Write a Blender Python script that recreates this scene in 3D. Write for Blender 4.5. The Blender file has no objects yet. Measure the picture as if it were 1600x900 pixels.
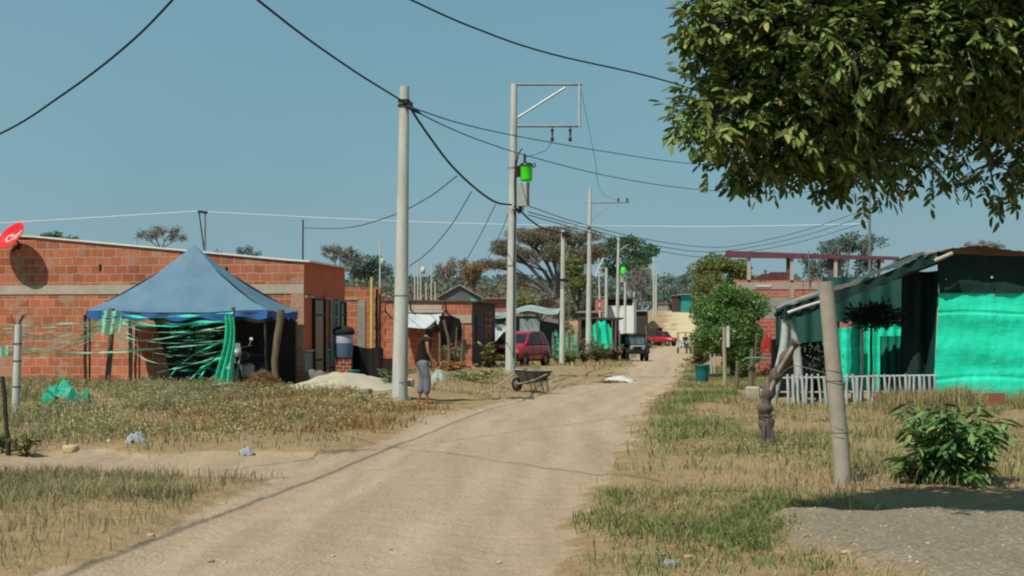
import bpy, math, random
import numpy as np
from mathutils import Vector, Matrix, Euler
random.seed(7); RNG = np.random.default_rng(11)
scene = bpy.context.scene
col = scene.collection
F, CX, HY, CH = 2400.0, 800.0, 515.0, 1.6
ROAD_ANG = math.radians(7.4)

# ---------------------------------------------------------------- terrain shape
def sstep(a, b, x):
    t = np.clip((np.asarray(x, float) - a) / (b - a), 0, 1)
    return t * t * (3 - 2 * t)
_perm = np.random.default_rng(3).random((256, 256))
def vnoise(x, y):
    x = np.asarray(x, float); y = np.asarray(y, float)
    xi = np.floor(x).astype(int); yi = np.floor(y).astype(int)
    fx = x - xi; fy = y - yi
    fx = fx * fx * (3 - 2 * fx); fy = fy * fy * (3 - 2 * fy)
    a = _perm[xi % 256, yi % 256]; b = _perm[(xi + 1) % 256, yi % 256]
    c = _perm[xi % 256, (yi + 1) % 256]; d = _perm[(xi + 1) % 256, (yi + 1) % 256]
    return (a * (1 - fx) + b * fx) * (1 - fy) + (c * (1 - fx) + d * fx) * fy
def fbm(x, y, o=4):
    s = 0; a = .5; t = 0
    for i in range(o):
        s = s + a * vnoise(x * 2 ** i + 17.3 * i, y * 2 ** i + 5.1 * i); t += a; a *= .5
    return s / t
_base = lambda y: -0.45 * sstep(48, 110, y)
def Yrow(py):                       # depth of a ground point seen at picture row py on the base terrain
    Y = 30.0
    for _ in range(60):
        Y = .5 * Y + .5 * F * (CH - float(_base(Y))) / max(py - HY, 6)
    return Y
def edge_table(pts):
    ys = []; xs = []
    for px, py in pts:
        Y = Yrow(py); ys.append(Y); xs.append((px - CX) / F * Y)
    return np.array(ys), np.array(xs)
_le = edge_table([(-160, 940), (95, 898), (200, 862), (250, 835), (330, 800), (430, 752), (560, 706), (600, 690), (640, 664), (705, 645), (775, 632), (860, 612), (925, 600), (972, 586), (982, 572), (985, 562), (1000, 548), (1012, 540)])
_re = edge_table([(880, 940), (885, 898), (905, 850), (900, 820), (930, 790), (950, 752), (962, 728), (985, 690), (998, 655), (1030, 622), (1058, 596), (1070, 575), (1082, 562), (1098, 550), (1104, 540)])
def road_mask(x, y):
    x = np.asarray(x, float); y = np.asarray(y, float)
    n = (fbm(x * 1.3 + 40, y * .9 + 9) - .5)
    n2 = fbm(x * 5 + 3, y * 4 + 2, 3) - .5
    w = np.clip(y * .022, .25, 1.6)
    L = np.interp(y, _le[0], _le[1]); R = np.interp(y, _re[0], _re[1])
    L = np.where(y > 180, L + .129 * (y - 180), L); R = np.where(y > 180, R + .129 * (y - 180), R)
    d = np.minimum(x - L, R - x) + n * w * 1.3 + n2 * .5
    m = sstep(-.25, .3, d)
    # side path joining from the left
    yc0 = 16.3 + .5 * n; yc1 = 20.0 + .08 * (x + 3) + n * 1.8 + n2 * .7
    side = sstep(0, .6, y - yc0) * sstep(0, .5, yc1 - y) * sstep(0, 1, -1 - x) * sstep(-9.0, -6.2, x + n * 2)
    m = np.maximum(m, side)
    hill = sstep(205, 225, y) * sstep(-2, 2, x - (21.5 + .09 * (y - 200)) + n * 9) * sstep(-2, 2, (40 + .08 * (y - 200)) - x) * sstep(345, 315, y)
    return np.maximum(m, hill)
def rut(x, y):
    L = np.interp(y, _le[0], _le[1]); R = np.interp(y, _re[0], _re[1]); c = np.where(y < 22, .62 * L + .38 * R, .5 * (L + R)) + .35 * (fbm(y * .12 + 3, y * 0 + 1) - .5); u = np.asarray(x, float) - c
    s = 0
    for o, w in ((-.8, .16), (.75, .18), (-.35, .10), (1.35, .12), (-1.5, .14)): s = s + np.exp(-((u - o + .18 * (fbm(y * .3 + o * 9, y * 0 + 4) - .5)) / w) ** 2) * (.45 + .9 * (fbm(y * .5 + o * 5, x * .0 + 8) - .2))
    return np.clip(s, 0, 1) * (np.asarray(y) > 7)
def gravel_mask(x, y):
    n = fbm(x * 2 + 1, y * 2 + 7) - .5
    return sstep(0, .3, x - (1.95 + .07 * (y - 11) ** 2) + n * .5) * sstep(0, .5, 12.7 + n * .8 - y)
def gz(x, y):
    x = np.asarray(x, float); y = np.asarray(y, float)
    z = _base(y)
    z = z + 6.3 * sstep(215, 345, y) + .012 * np.clip(y - 345, 0, 600)
    L = np.interp(y, _le[0], _le[1])
    lot = sstep(0.6, 2.6, L - x) * sstep(26, 34, y) * sstep(75, 60, y)
    z = z + .17 * lot
    rm = road_mask(x, y)
    near = sstep(90, 40, y)
    z = z + near * (1 - rm) * (.05 + .16 * (fbm(x * .8, y * .8 + 50) - .45))
    z = z + near * rm * (.03 * (fbm(x * .9 + 8, y * .35) - .5) + .012 * (fbm(x * 4, y * 4) - .5))
    z = z - near * rm * .022 * rut(x, y)
    g = gravel_mask(x, y)
    z = z + g * (.10 + .05 * (fbm(x * 5, y * 5, 3) - .5))
    return z
def g1(x, y): return float(gz(x, y))
def W(px, py, Y): return Vector(((px - CX) / F * Y, Y, CH + (HY - py) / F * Y))
def GX(px, Y):
    x = (px - CX) / F * Y
    return Vector((x, Y, g1(x, Y)))
def GP(px, py):
    Y = Yrow(py)
    for _ in range(40):
        x = (px - CX) / F * Y
        Y = .6 * Y + .4 * F * (CH - g1(x, Y)) / (py - HY)
    return GX(px, Y)

# ---------------------------------------------------------------- object helpers
def tag(o, label=None, cat=None, group=None, kind=None):
    if label: o['label'] = label
    if cat: o['category'] = cat
    if group: o['group'] = group
    if kind: o['kind'] = kind
    return o
def thing(name, label, cat, loc=(0, 0, 0), rotz=0.0, group=None):
    o = bpy.data.objects.new(name, None); col.objects.link(o)
    o.location = loc; o.rotation_euler = (0, 0, rotz); o.empty_display_size = .2
    return tag(o, label, cat, group)
def xf(o):
    return Matrix.Translation(o.location) @ Euler(o.rotation_euler).to_matrix().to_4x4()
class MB:
    def __init__(s): s.v = []; s.f = []; s.sm = []
    def add(s, vs, fs, smooth=False):
        b = len(s.v); s.v += [tuple(v) for v in vs]
        for f in fs: s.f.append(tuple(i + b for i in f)); s.sm.append(smooth)
        return s
    def box(s, c, size, rot=None, taper=1.0, bev=0.0):
        x, y, z = [d / 2 for d in size]
        if bev > 0:
            b = min(bev, x * .9, y * .9, z * .9); vs = []; 
            for zz, k in ((-z, b), (-z + b, 0), (z - b, 0), (z, b)):
                X, Y = x - k, y - k
                vs += [(-X + b, -Y, zz), (X - b, -Y, zz), (X, -Y + b, zz), (X, Y - b, zz), (X - b, Y, zz), (-X + b, Y, zz), (-X, Y - b, zz), (-X, -Y + b, zz)]
            fs = [tuple(range(7, -1, -1)), tuple(range(24, 32))]
            for l in range(3):
                for i in range(8): fs.append((l * 8 + i, l * 8 + (i + 1) % 8, l * 8 + 8 + (i + 1) % 8, l * 8 + 8 + i))
        else:
            t = taper
            vs = [(-x, -y, -z), (x, -y, -z), (x, y, -z), (-x, y, -z), (-x * t, -y * t, z), (x * t, -y * t, z), (x * t, y * t, z), (-x * t, y * t, z)]
            fs = [(3, 2, 1, 0), (4, 5, 6, 7), (0, 1, 5, 4), (1, 2, 6, 5), (2, 3, 7, 6), (3, 0, 4, 7)]
        m = Euler(rot).to_matrix() if rot else None
        c = Vector(c)
        return s.add([(m @ Vector(v) if m else Vector(v)) + c for v in vs], fs)
    def tube(s, pts, r, n=8, caps=True, smooth=True):
        pts = [Vector(p) for p in pts]
        if not hasattr(r, '__len__'): r = [r] * len(pts)
        d0 = (pts[1] - pts[0]).normalized()
        up = Vector((0, 0, 1)) if abs(d0.z) < .9 else Vector((1, 0, 0))
        a = d0.cross(up).normalized(); vs = []; k = len(pts)
        for i, p in enumerate(pts):
            d = (pts[min(i + 1, k - 1)] - pts[max(i - 1, 0)])
            d = d.normalized() if d.length > 1e-9 else d0
            a = a - d * a.dot(d)
            a = a.normalized() if a.length > 1e-6 else d.orthogonal().normalized()
            b = d.cross(a)
            for j in range(n):
                t = 2 * math.pi * j / n
                vs.append(p + (a * math.cos(t) + b * math.sin(t)) * r[i])
        fs = []
        for i in range(k - 1):
            for j in range(n): fs.append((i * n + j, i * n + (j + 1) % n, (i + 1) * n + (j + 1) % n, (i + 1) * n + j))
        s.add(vs, fs, smooth)
        if caps:
            s.add(vs[:n], [tuple(range(n - 1, -1, -1))]); s.add(vs[-n:], [tuple(range(n))])
        return s
    def lathe(s, prof, c=(0, 0, 0), n=20, rot=None, smooth=True):
        m = Euler(rot).to_matrix() if rot else Matrix.Identity(3); c = Vector(c)
        vs = []; fs = []
        for r, z in prof:
            for j in range(n):
                t = 2 * math.pi * j / n
                vs.append(m @ Vector((r * math.cos(t), r * math.sin(t), z)) + c)
        for i in range(len(prof) - 1):
            for j in range(n): fs.append((i * n + j, i * n + (j + 1) % n, (i + 1) * n + (j + 1) % n, (i + 1) * n + j))
        return s.add(vs, fs, smooth)
    def grid(s, fn, nu, nv, smooth=True):
        vs = [fn(i / nu, j / nv) for j in range(nv + 1) for i in range(nu + 1)]
        fs = [(j * (nu + 1) + i, j * (nu + 1) + i + 1, (j + 1) * (nu + 1) + i + 1, (j + 1) * (nu + 1) + i) for j in range(nv) for i in range(nu)]
        return s.add(vs, fs, smooth)
    def prism(s, poly, depth, fn):
        """poly: 2-D outline; fn(u, v, w) -> point, w in 0..depth"""
        n = len(poly)
        vs = [fn(u, v, 0) for u, v in poly] + [fn(u, v, depth) for u, v in poly]
        fs = [tuple(range(n - 1, -1, -1)), tuple(range(n, 2 * n))] + [(i, (i + 1) % n, n + (i + 1) % n, n + i) for i in range(n)]
        return s.add(vs, fs)
    def build(s, name, m, parent=None, world=False):
        vs = s.v
        if parent is not None and world:
            M = Matrix.Identity(4); p = parent
            while p is not None: M = xf(p) @ M; p = p.parent
            I = M.inverted(); vs = [I @ Vector(v) for v in vs]
        me = bpy.data.meshes.new(name); me.from_pydata([tuple(v) for v in vs], [], s.f)
        me.polygons.foreach_set('use_smooth', s.sm); me.update()
        if m: me.materials.append(m)
        o = bpy.data.objects.new(name, me); col.objects.link(o)
        if parent is not None: o.parent = parent
        return o
def recentre(o):
    """move a single-mesh thing's origin to its base"""
    me = o.data; n = len(me.vertices); a = np.zeros(n * 3); me.vertices.foreach_get('co', a); a = a.reshape(-1, 3)
    c = np.array([(a[:, 0].min() + a[:, 0].max()) / 2, (a[:, 1].min() + a[:, 1].max()) / 2, a[:, 2].min()])
    me.vertices.foreach_set('co', (a - c).ravel()); o.location = c; me.update(); return o
def npmesh(name, V, Q, m, parent=None, attr=None, smooth=False, org=None):
    """mesh from numpy arrays; Q: (n,4) or (n,3) faces"""
    V = np.asarray(V, np.float32); Q = np.asarray(Q, np.int32)
    if org is not None: V = V - np.asarray(org, np.float32)
    me = bpy.data.meshes.new(name); me.vertices.add(len(V)); me.vertices.foreach_set('co', V.ravel())
    k = Q.shape[1]; me.loops.add(Q.size); me.loops.foreach_set('vertex_index', Q.ravel())
    me.polygons.add(len(Q)); me.polygons.foreach_set('loop_start', np.arange(0, Q.size, k, dtype=np.int32))
    me.polygons.foreach_set('loop_total', np.full(len(Q), k, np.int32))
    if smooth: me.polygons.foreach_set('use_smooth', np.ones(len(Q), bool))
    me.update(calc_edges=True)
    if attr:
        for an, a in attr.items():
            ca = me.attributes.new(an, 'FLOAT_COLOR', 'POINT'); ca.data.foreach_set('color', np.asarray(a, np.float32).ravel())
    me.validate()
    if m: me.materials.append(m)
    o = bpy.data.objects.new(name, me); col.objects.link(o)
    if parent is not None: o.parent = parent
    if org is not None and parent is None: o.location = org
    return o

# ---------------------------------------------------------------- materials
def lin(c):
    return tuple(((x / 255) / 12.92 if x / 255 <= .04045 else ((x / 255 + .055) / 1.055) ** 2.4) for x in c) + (1,)
def new_mat(name):
    m = bpy.data.materials.new(name); m.use_nodes = True; nt = m.node_tree
    b = nt.nodes['Principled BSDF']; b.inputs['Specular IOR Level'].default_value = .3
    return m, nt, b
def N(nt, t, **kw):
    n = nt.nodes.new(t)
    for k, v in kw.items(): setattr(n, k, v)
    return n
def noise(nt, vec, scale, detail=6, rough=.6):
    n = N(nt, 'ShaderNodeTexNoise'); n.inputs['Scale'].default_value = scale; n.inputs['Detail'].default_value = detail; n.inputs['Roughness'].default_value = rough
    if vec: nt.links.new(vec, n.inputs['Vector'])
    return n.outputs['Fac']
def ramp(nt, fac, stops):
    r = N(nt, 'ShaderNodeValToRGB'); e = r.color_ramp.elements
    while len(e) < len(stops): e.new(.5)
    for i, (p, c) in enumerate(stops): e[i].position = p; e[i].color = c
    nt.links.new(fac, r.inputs['Fac']); return r.outputs['Color']
def mixc(nt, fac, a, b, mode='MIX'):
    m = N(nt, 'ShaderNodeMix', data_type='RGBA', blend_type=mode)
    for sock, v in ((m.inputs[0], fac), (m.inputs[6], a), (m.inputs[7], b)):
        if isinstance(v, (int, float)): sock.default_value = v
        elif isinstance(v, tuple): sock.default_value = v
        else: nt.links.new(v, sock)
    return m.outputs[2]
def bump(nt, b, h, strength=.3, dist=.02):
    n = N(nt, 'ShaderNodeBump'); n.inputs['Strength'].default_value = strength; n.inputs['Distance'].default_value = dist
    nt.links.new(h, n.inputs['Height']); nt.links.new(n.outputs['Normal'], b.inputs['Normal'])
def objco(nt): return N(nt, 'ShaderNodeTexCoord').outputs['Object']
def island(nt): return N(nt, 'ShaderNodeNewGeometry').outputs['Random Per Island']
_mc = {}
def surf(name, c1, c2=None, scale=3.0, rough=.8, metal=0.0, bmp=.15, spec=.3, fine=40.0, transl=0.0, stretch=None):
    if name in _mc: return _mc[name]
    m, nt, b = new_mat(name); co = objco(nt)
    if stretch:
        mp = N(nt, 'ShaderNodeMapping'); mp.inputs['Scale'].default_value = stretch; nt.links.new(co, mp.inputs['Vector']); co = mp.outputs['Vector']
    n1 = noise(nt, co, scale); n2 = noise(nt, co, fine, 3)
    c = ramp(nt, n1, [(.3, lin(c1)), (.7, lin(c2 or tuple(x * .75 for x in c1)))])
    c = mixc(nt, .35, c, ramp(nt, n2, [(.3, (.55, .55, .55, 1)), (.7, (1.0, 1.0, 1.0, 1))]), 'MULTIPLY')
    nt.links.new(c, b.inputs['Base Color'])
    b.inputs['Roughness'].default_value = rough; b.inputs['Metallic'].default_value = metal; b.inputs['Specular IOR Level'].default_value = spec
    if bmp: bump(nt, b, n2, bmp, .01)
    if transl:
        t = N(nt, 'ShaderNodeBsdfTranslucent'); nt.links.new(c, t.inputs['Color'])
        ms = N(nt, 'ShaderNodeMixShader'); ms.inputs[0].default_value = transl
        nt.links.new(b.outputs[0], ms.inputs[1]); nt.links.new(t.outputs[0], ms.inputs[2])
        nt.links.new(ms.outputs[0], nt.nodes['Material Output'].inputs['Surface'])
    _mc[name] = m; return m
def leafmat(name, stops, transl=.3, rough=.55, spec=.35):
    if name in _mc: return _mc[name]
    m, nt, b = new_mat(name)
    c = ramp(nt, island(nt), [(p, lin(cc)) for p, cc in stops])
    n = noise(nt, objco(nt), .9, 3)
    c = mixc(nt, .5, c, ramp(nt, n, [(.3, (.5, .52, .5, 1)), (.7, (1.15, 1.12, 1.0, 1))]), 'MULTIPLY')
    nt.links.new(c, b.inputs['Base Color']); b.inputs['Roughness'].default_value = rough; b.inputs['Specular IOR Level'].default_value = spec
    t = N(nt, 'ShaderNodeBsdfTranslucent'); nt.links.new(c, t.inputs['Color'])
    ms = N(nt, 'ShaderNodeMixShader'); ms.inputs[0].default_value = transl
    nt.links.new(b.outputs[0], ms.inputs[1]); nt.links.new(t.outputs[0], ms.inputs[2])
    nt.links.new(ms.outputs[0], nt.nodes['Material Output'].inputs['Surface'])
    _mc[name] = m; return m
def brickmat(name, axis='x', bw=.375, rh=.24, c1=(190, 116, 86), c2=(156, 90, 66), mortar=(174, 160, 140), patch=.5, off=0.0, msize=.012):
    if name in _mc: return _mc[name]
    m, nt, b = new_mat(name); co = objco(nt)
    sx = N(nt, 'ShaderNodeSeparateXYZ'); nt.links.new(co, sx.inputs[0])
    cb = N(nt, 'ShaderNodeCombineXYZ'); nt.links.new(sx.outputs[axis.upper()], cb.inputs[0]); 
    ad = N(nt, 'ShaderNodeMath', operation='ADD'); ad.inputs[1].default_value = off; nt.links.new(sx.outputs['Z'], ad.inputs[0]); nt.links.new(ad.outputs[0], cb.inputs[1])
    # slightly wobbly courses
    wn = N(nt, 'ShaderNodeTexNoise'); wn.inputs['Scale'].default_value = 2.2; nt.links.new(co, wn.inputs['Vector'])
    wv = N(nt, 'ShaderNodeVectorMath', operation='SCALE'); wv.inputs['Scale'].default_value = .06
    wc = N(nt, 'ShaderNodeVectorMath', operation='SUBTRACT'); wc.inputs[1].default_value = (.5, .5, .5)
    nt.links.new(wn.outputs['Color'], wc.inputs[0]); nt.links.new(wc.outputs[0], wv.inputs[0])
    av = N(nt, 'ShaderNodeVectorMath', operation='ADD'); nt.links.new(cb.outputs[0], av.inputs[0]); nt.links.new(wv.outputs[0], av.inputs[1])
    br = N(nt, 'ShaderNodeTexBrick'); nt.links.new(av.outputs[0], br.inputs['Vector'])
    br.inputs['Scale'].default_value = 1; br.inputs['Brick Width'].default_value = bw; br.inputs['Row Height'].default_value = rh
    br.inputs['Mortar Size'].default_value = msize; br.inputs['Mortar Smooth'].default_value = .35; br.inputs['Bias'].default_value = -.1
    br.inputs['Color1'].default_value = lin(c1); br.inputs['Color2'].default_value = lin(c2); br.inputs['Mortar'].default_value = lin(mortar)
    n1 = noise(nt, co, 1.1, 7, .65); n2 = noise(nt, co, 24, 4)
    pf = ramp(nt, n1, [(patch + .06, (0, 0, 0, 1)), (patch + .16, (.8, .8, .8, 1))])
    c = mixc(nt, pf, br.outputs['Color'], mixc(nt, n2, lin((164, 140, 118)), lin(mortar)))
    c = mixc(nt, .55, c, ramp(nt, n2, [(.25, (.55, .52, .5, 1)), (.7, (1.1, 1.1, 1.1, 1))]), 'MULTIPLY')
    n3 = noise(nt, co, .5, 3)
    c = mixc(nt, .6, c, ramp(nt, n3, [(.3, (.62, .60, .58, 1)), (.65, (1.06, 1.04, 1.0, 1))]), 'MULTIPLY')
    nt.links.new(c, b.inputs['Base Color']); b.inputs['Roughness'].default_value = .9; b.inputs['Specular IOR Level'].default_value = .15
    inv = N(nt, 'ShaderNodeMath', operation='SUBTRACT'); inv.inputs[0].default_value = 1; nt.links.new(br.outputs['Fac'], inv.inputs[1])
    a2 = N(nt, 'ShaderNodeMath', operation='MULTIPLY_ADD'); a2.inputs[1].default_value = .4; nt.links.new(n2, a2.inputs[0]); nt.links.new(inv.outputs[0], a2.inputs[2])
    bump(nt, b, a2.outputs[0], .5, .015)
    _mc[name] = m; return m
def glassmat(name='dark_glass', c=(24, 30, 32), rough=.2):
    if name in _mc: return _mc[name]
    m, nt, b = new_mat(name); n = noise(nt, objco(nt), 3)
    nt.links.new(ramp(nt, n, [(.3, lin(c)), (.7, lin(tuple(x * 1.5 for x in c)))]), b.inputs['Base Color'])
    b.inputs['Roughness'].default_value = rough; b.inputs['Specular IOR Level'].default_value = .3; _mc[name] = m; return m

def netmat(name, c, cover):
    m, nt, b = new_mat(name); co = objco(nt); mp = N(nt, 'ShaderNodeMapping'); mp.inputs['Scale'].default_value = (1.2, 1.2, 9); mp.inputs['Rotation'].default_value = (0, .12, 0); nt.links.new(co, mp.inputs['Vector'])
    n = noise(nt, mp.outputs['Vector'], 2.4, 6, .7); f = ramp(nt, n, [(cover, (0, 0, 0, 1)), (cover + .12, (.85, .85, .85, 1))])
    b.inputs['Base Color'].default_value = lin(c); b.inputs['Roughness'].default_value = .8
    t = N(nt, 'ShaderNodeBsdfTransparent'); ms = N(nt, 'ShaderNodeMixShader'); nt.links.new(f, ms.inputs[0]); nt.links.new(t.outputs[0], ms.inputs[1]); nt.links.new(b.outputs[0], ms.inputs[2])
    nt.links.new(ms.outputs[0], nt.nodes['Material Output'].inputs['Surface']); return m
M_conc = surf('weathered_concrete', (198, 200, 192), (162, 164, 156), 2.2, .85, bmp=.25, stretch=(2.5, 2.5, .35), fine=22)
M_concd = surf('grey_render', (150, 150, 138), (120, 120, 112), 3.0, .9, bmp=.3)
M_steel = surf('galvanised_steel', (150, 156, 158), (120, 126, 130), 5, .5, .6, .05)
M_dark = surf('dark_metal', (40, 42, 44), (28, 30, 32), 5, .6, .2, .05)
M_cable = surf('black_cable', (30, 33, 38), (22, 24, 28), 5, .7, 0, 0)
M_rubber = surf('tyre_rubber', (30, 29, 28), (46, 43, 40), 6, .9)
M_black = surf('black_sheet', (20, 19, 20), (12, 12, 13), 3, .7)
M_wood = surf('weathered_wood', (128, 112, 94), (86, 74, 62), 3, .9, bmp=.5, stretch=(6, 6, .8))
M_wooddk = surf('dark_wood', (70, 58, 50), (46, 38, 34), 3, .9, bmp=.5, stretch=(6, 6, .8))
M_white = surf('white_paint', (205, 206, 200), (176, 178, 172), 4, .7)
M_zinc = surf('zinc_sheet', (196, 204, 202), (168, 178, 178), 2, .55, .15, .1)
M_rust = surf('rusty_zinc', (150, 104, 78), (110, 74, 58), 2, .7, .1, .2)
def tarpmat(name, c1, c2, dust=.35):
    m, nt, b = new_mat(name); co = objco(nt)
    mp = N(nt, 'ShaderNodeMapping'); mp.inputs['Scale'].default_value = (.7, .7, 3.6); nt.links.new(co, mp.inputs['Vector'])
    n1 = noise(nt, mp.outputs['Vector'], 1.0, 6, .65); n2 = noise(nt, co, 2.6, 6, .7); n3 = noise(nt, co, 30, 4)
    c = ramp(nt, n1, [(.3, lin(c2)), (.5, lin(c1)), (.72, lin(tuple(min(240, x * 1.12 + 14) for x in c1)))])
    c = mixc(nt, .6, c, ramp(nt, n2, [(.3, (.72, .76, .76, 1)), (.6, (1.06, 1.04, 1.04, 1))]), 'MULTIPLY')
    sz = N(nt, 'ShaderNodeSeparateXYZ'); nt.links.new(co, sz.inputs[0])
    ad = N(nt, 'ShaderNodeMath', operation='MULTIPLY_ADD'); ad.inputs[1].default_value = .9; nt.links.new(n2, ad.inputs[0]); nt.links.new(sz.outputs['Z'], ad.inputs[2])
    c = mixc(nt, ramp(nt, ad.outputs[0], [(.35, (dust, dust, dust, 1)), (.95, (0, 0, 0, 1))]), c, lin((176, 164, 130)))
    nt.links.new(c, b.inputs['Base Color']); b.inputs['Roughness'].default_value = .6
    h = N(nt, 'ShaderNodeMath', operation='MULTIPLY_ADD'); h.inputs[1].default_value = .25; nt.links.new(n3, h.inputs[0]); nt.links.new(n1, h.inputs[2]); bump(nt, b, h.outputs[0], .45, .04)
    _mc[name] = m; return m
M_teal = tarpmat('teal_tarp', (30, 214, 174), (22, 198, 160))
M_tealdk = surf('side_shade_teal', (24, 80, 76), (16, 58, 56), 2, .8, transl=.15)
M_glass = glassmat()

# ---------------------------------------------------------------- camera, world, sun
cam = bpy.data.cameras.new('camera'); camo = bpy.data.objects.new('camera', cam); col.objects.link(camo)
camo.location = (0, 0, CH); camo.rotation_euler = (math.radians(90), 0, 0)
cam.sensor_width = 36; cam.lens = 54; cam.shift_y = 65 / 1600; cam.clip_end = 6000; cam.clip_start = .1
scene.camera = camo
sun_d = Vector((.335, .46, -.822)).normalized()
sl = bpy.data.lights.new('sun', 'SUN'); sl.energy = 5.0; sl.angle = math.radians(.53); sl.color = (1, .93, .81)
so = bpy.data.objects.new('sun', sl); col.objects.link(so); so.rotation_euler = sun_d.to_track_quat('-Z', 'Y').to_euler(); so.location = (-10, -8, 30)
w = bpy.data.worlds.new('World'); scene.world = w; w.use_nodes = True; nt = w.node_tree
bg = nt.nodes['Background']
sky = N(nt, 'ShaderNodeTexSky', sky_type='NISHITA'); sky.sun_disc = False
sky.sun_elevation = math.asin(-sun_d.z); sky.sun_rotation = math.atan2(-sun_d.x, -sun_d.y) % (2 * math.pi)
sky.dust_density = 2.5; sky.air_density = 1.0; sky.ozone_density = 1.0; sky.altitude = 300
tc = N(nt, 'ShaderNodeTexCoord'); sxyz = N(nt, 'ShaderNodeSeparateXYZ'); nt.links.new(tc.outputs['Generated'], sxyz.inputs[0])
# dry-season haze: the clear sky blended with a grey-blue veil that is thickest low down
SKYK = .10
haze = ramp(nt, sxyz.outputs['Z'], [(0.0, tuple(c / SKYK for c in lin((142, 170, 179))[:3]) + (1,)), (.10, tuple(c / SKYK for c in lin((120, 165, 179))[:3]) + (1,)), (.30, tuple(c / SKYK for c in lin((98, 152, 173))[:3]) + (1,))])
vn = noise(nt, tc.outputs['Generated'], 2.5, 4)
hz = mixc(nt, .07, haze, ramp(nt, vn, [(.35, (2, 3, 3.6, 1)), (.65, (6, 7, 8, 1))]))
c = mixc(nt, .9, sky.outputs['Color'], hz)
nt.links.new(c, bg.inputs['Color']); bg.inputs['Strength'].default_value = SKYK
scene.view_settings.view_transform = 'Standard'; scene.view_settings.look = 'None'; scene.view_settings.exposure = 0; scene.view_settings.gamma = 1
scene.cycles.pixel_filter_type = 'BLACKMAN_HARRIS'; scene.cycles.filter_width = 2.1
scene.cycles.max_bounces = 6; scene.cycles.use_denoising = True
scene.cycles.transparent_max_bounces = 8

# ---------------------------------------------------------------- ground and road
def ground_material():
    m, nt, b = new_mat('dry_soil'); co = objco(nt)
    at = N(nt, 'ShaderNodeAttribute', attribute_name='mask'); sp = N(nt, 'ShaderNodeSeparateColor'); nt.links.new(at.outputs['Color'], sp.inputs[0])
    n1 = noise(nt, co, .35, 6); n2 = noise(nt, co, 3.2, 6, .65); n3 = noise(nt, co, 28, 4, .7)
    mp = N(nt, 'ShaderNodeMapping'); mp.inputs['Rotation'].default_value = (0, 0, ROAD_ANG); mp.inputs['Scale'].default_value = (2.6, .16, 1); nt.links.new(co, mp.inputs['Vector'])
    nr = noise(nt, mp.outputs['Vector'], 1.0, 5)
    road = ramp(nt, n1, [(.3, lin((188, 166, 139))), (.7, lin((178, 159, 136)))])
    road = mixc(nt, .8, road, ramp(nt, nr, [(.3, (.66, .64, .62, 1)), (.5, (.95, .94, .93, 1)), (.7, (1.12, 1.11, 1.10, 1))]), 'MULTIPLY')
    road = mixc(nt, .8, road, ramp(nt, n2, [(.3, (.84, .82, .8, 1)), (.7, (1.06, 1.06, 1.05, 1))]), 'MULTIPLY')
    soil = ramp(nt, n2, [(.3, lin((138, 116, 86))), (.55, lin((162, 138, 104))), (.75, lin((122, 112, 80)))])
    grav = mixc(nt, n3, lin((120, 110, 92)), lin((176, 166, 146)))
    vo = N(nt, 'ShaderNodeTexVoronoi'); vo.inputs['Scale'].default_value = 22; nt.links.new(co, vo.inputs['Vector'])
    grav = mixc(nt, .8, grav, ramp(nt, vo.outputs['Distance'], [(.1, (1.12, 1.12, 1.1, 1)), (.55, (.72, .70, .68, 1))]), 'MULTIPLY')
    hill = ramp(nt, n2, [(.3, lin((204, 188, 152))), (.7, lin((186, 168, 134)))])
    s = N(nt, 'ShaderNodeMath', operation='ADD'); nt.links.new(sp.outputs[0], s.inputs[0])
    s2 = N(nt, 'ShaderNodeMath', operation='MULTIPLY_ADD'); s2.inputs[1].default_value = .5; s2.inputs[2].default_value = -.25; nt.links.new(n2, s2.inputs[0]); nt.links.new(s2.outputs[0], s.inputs[1])
    f = ramp(nt, s.outputs[0], [(.35, (0, 0, 0, 1)), (.62, (1, 1, 1, 1))])
    rr = N(nt, 'ShaderNodeMath', operation='MULTIPLY_ADD'); rr.inputs[1].default_value = .5; nt.links.new(at.outputs['Alpha'], rr.inputs[0]); rr.inputs[2].default_value = .05
    road = mixc(nt, rr.outputs[0], mixc(nt, .4, road, lin((168, 145, 120))), mixc(nt, .55, road, lin((204, 184, 160))))
    c = mixc(nt, f, soil, road)
    c = mixc(nt, sp.outputs[1], c, grav)
    c = mixc(nt, sp.outputs[2], c, hill)
    c = mixc(nt, .6, c, ramp(nt, n3, [(.25, (.72, .70, .68, 1)), (.7, (1.05, 1.05, 1.05, 1))]), 'MULTIPLY')
    # scattered little pebbles and clods
    v2 = N(nt, 'ShaderNodeTexVoronoi'); v2.inputs['Scale'].default_value = 5; nt.links.new(co, v2.inputs['Vector'])
    pb = ramp(nt, v2.outputs['Distance'], [(.06, (.6, .58, .55, 1)), (.12, (1, 1, 1, 1))])
    c = mixc(nt, .6, c, pb, 'MULTIPLY')
    nt.links.new(c, b.inputs['Base Color']); b.inputs['Roughness'].default_value = .95; b.inputs['Specular IOR Level'].default_value = .1
    h = N(nt, 'ShaderNodeMath', operation='MULTIPLY_ADD'); h.inputs[1].default_value = .35; nt.links.new(n3, h.inputs[0]); nt.links.new(n2, h.inputs[2])
    bump(nt, b, h.outputs[0], 1.0, .09)
    return m
M_ground = ground_material()
def axis_pts(*segs):
    out = []
    for a, b_, st in segs: out += list(np.arange(a, b_, st))
    return np.array(out + [segs[-1][1]])
xs = axis_pts((-2500, -400, 300), (-400, -100, 30), (-100, -30, 4), (-30, -12, .6), (-12, 12, .12), (12, 30, .6), (30, 100, 3), (100, 400, 30), (400, 2500, 300))
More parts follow.
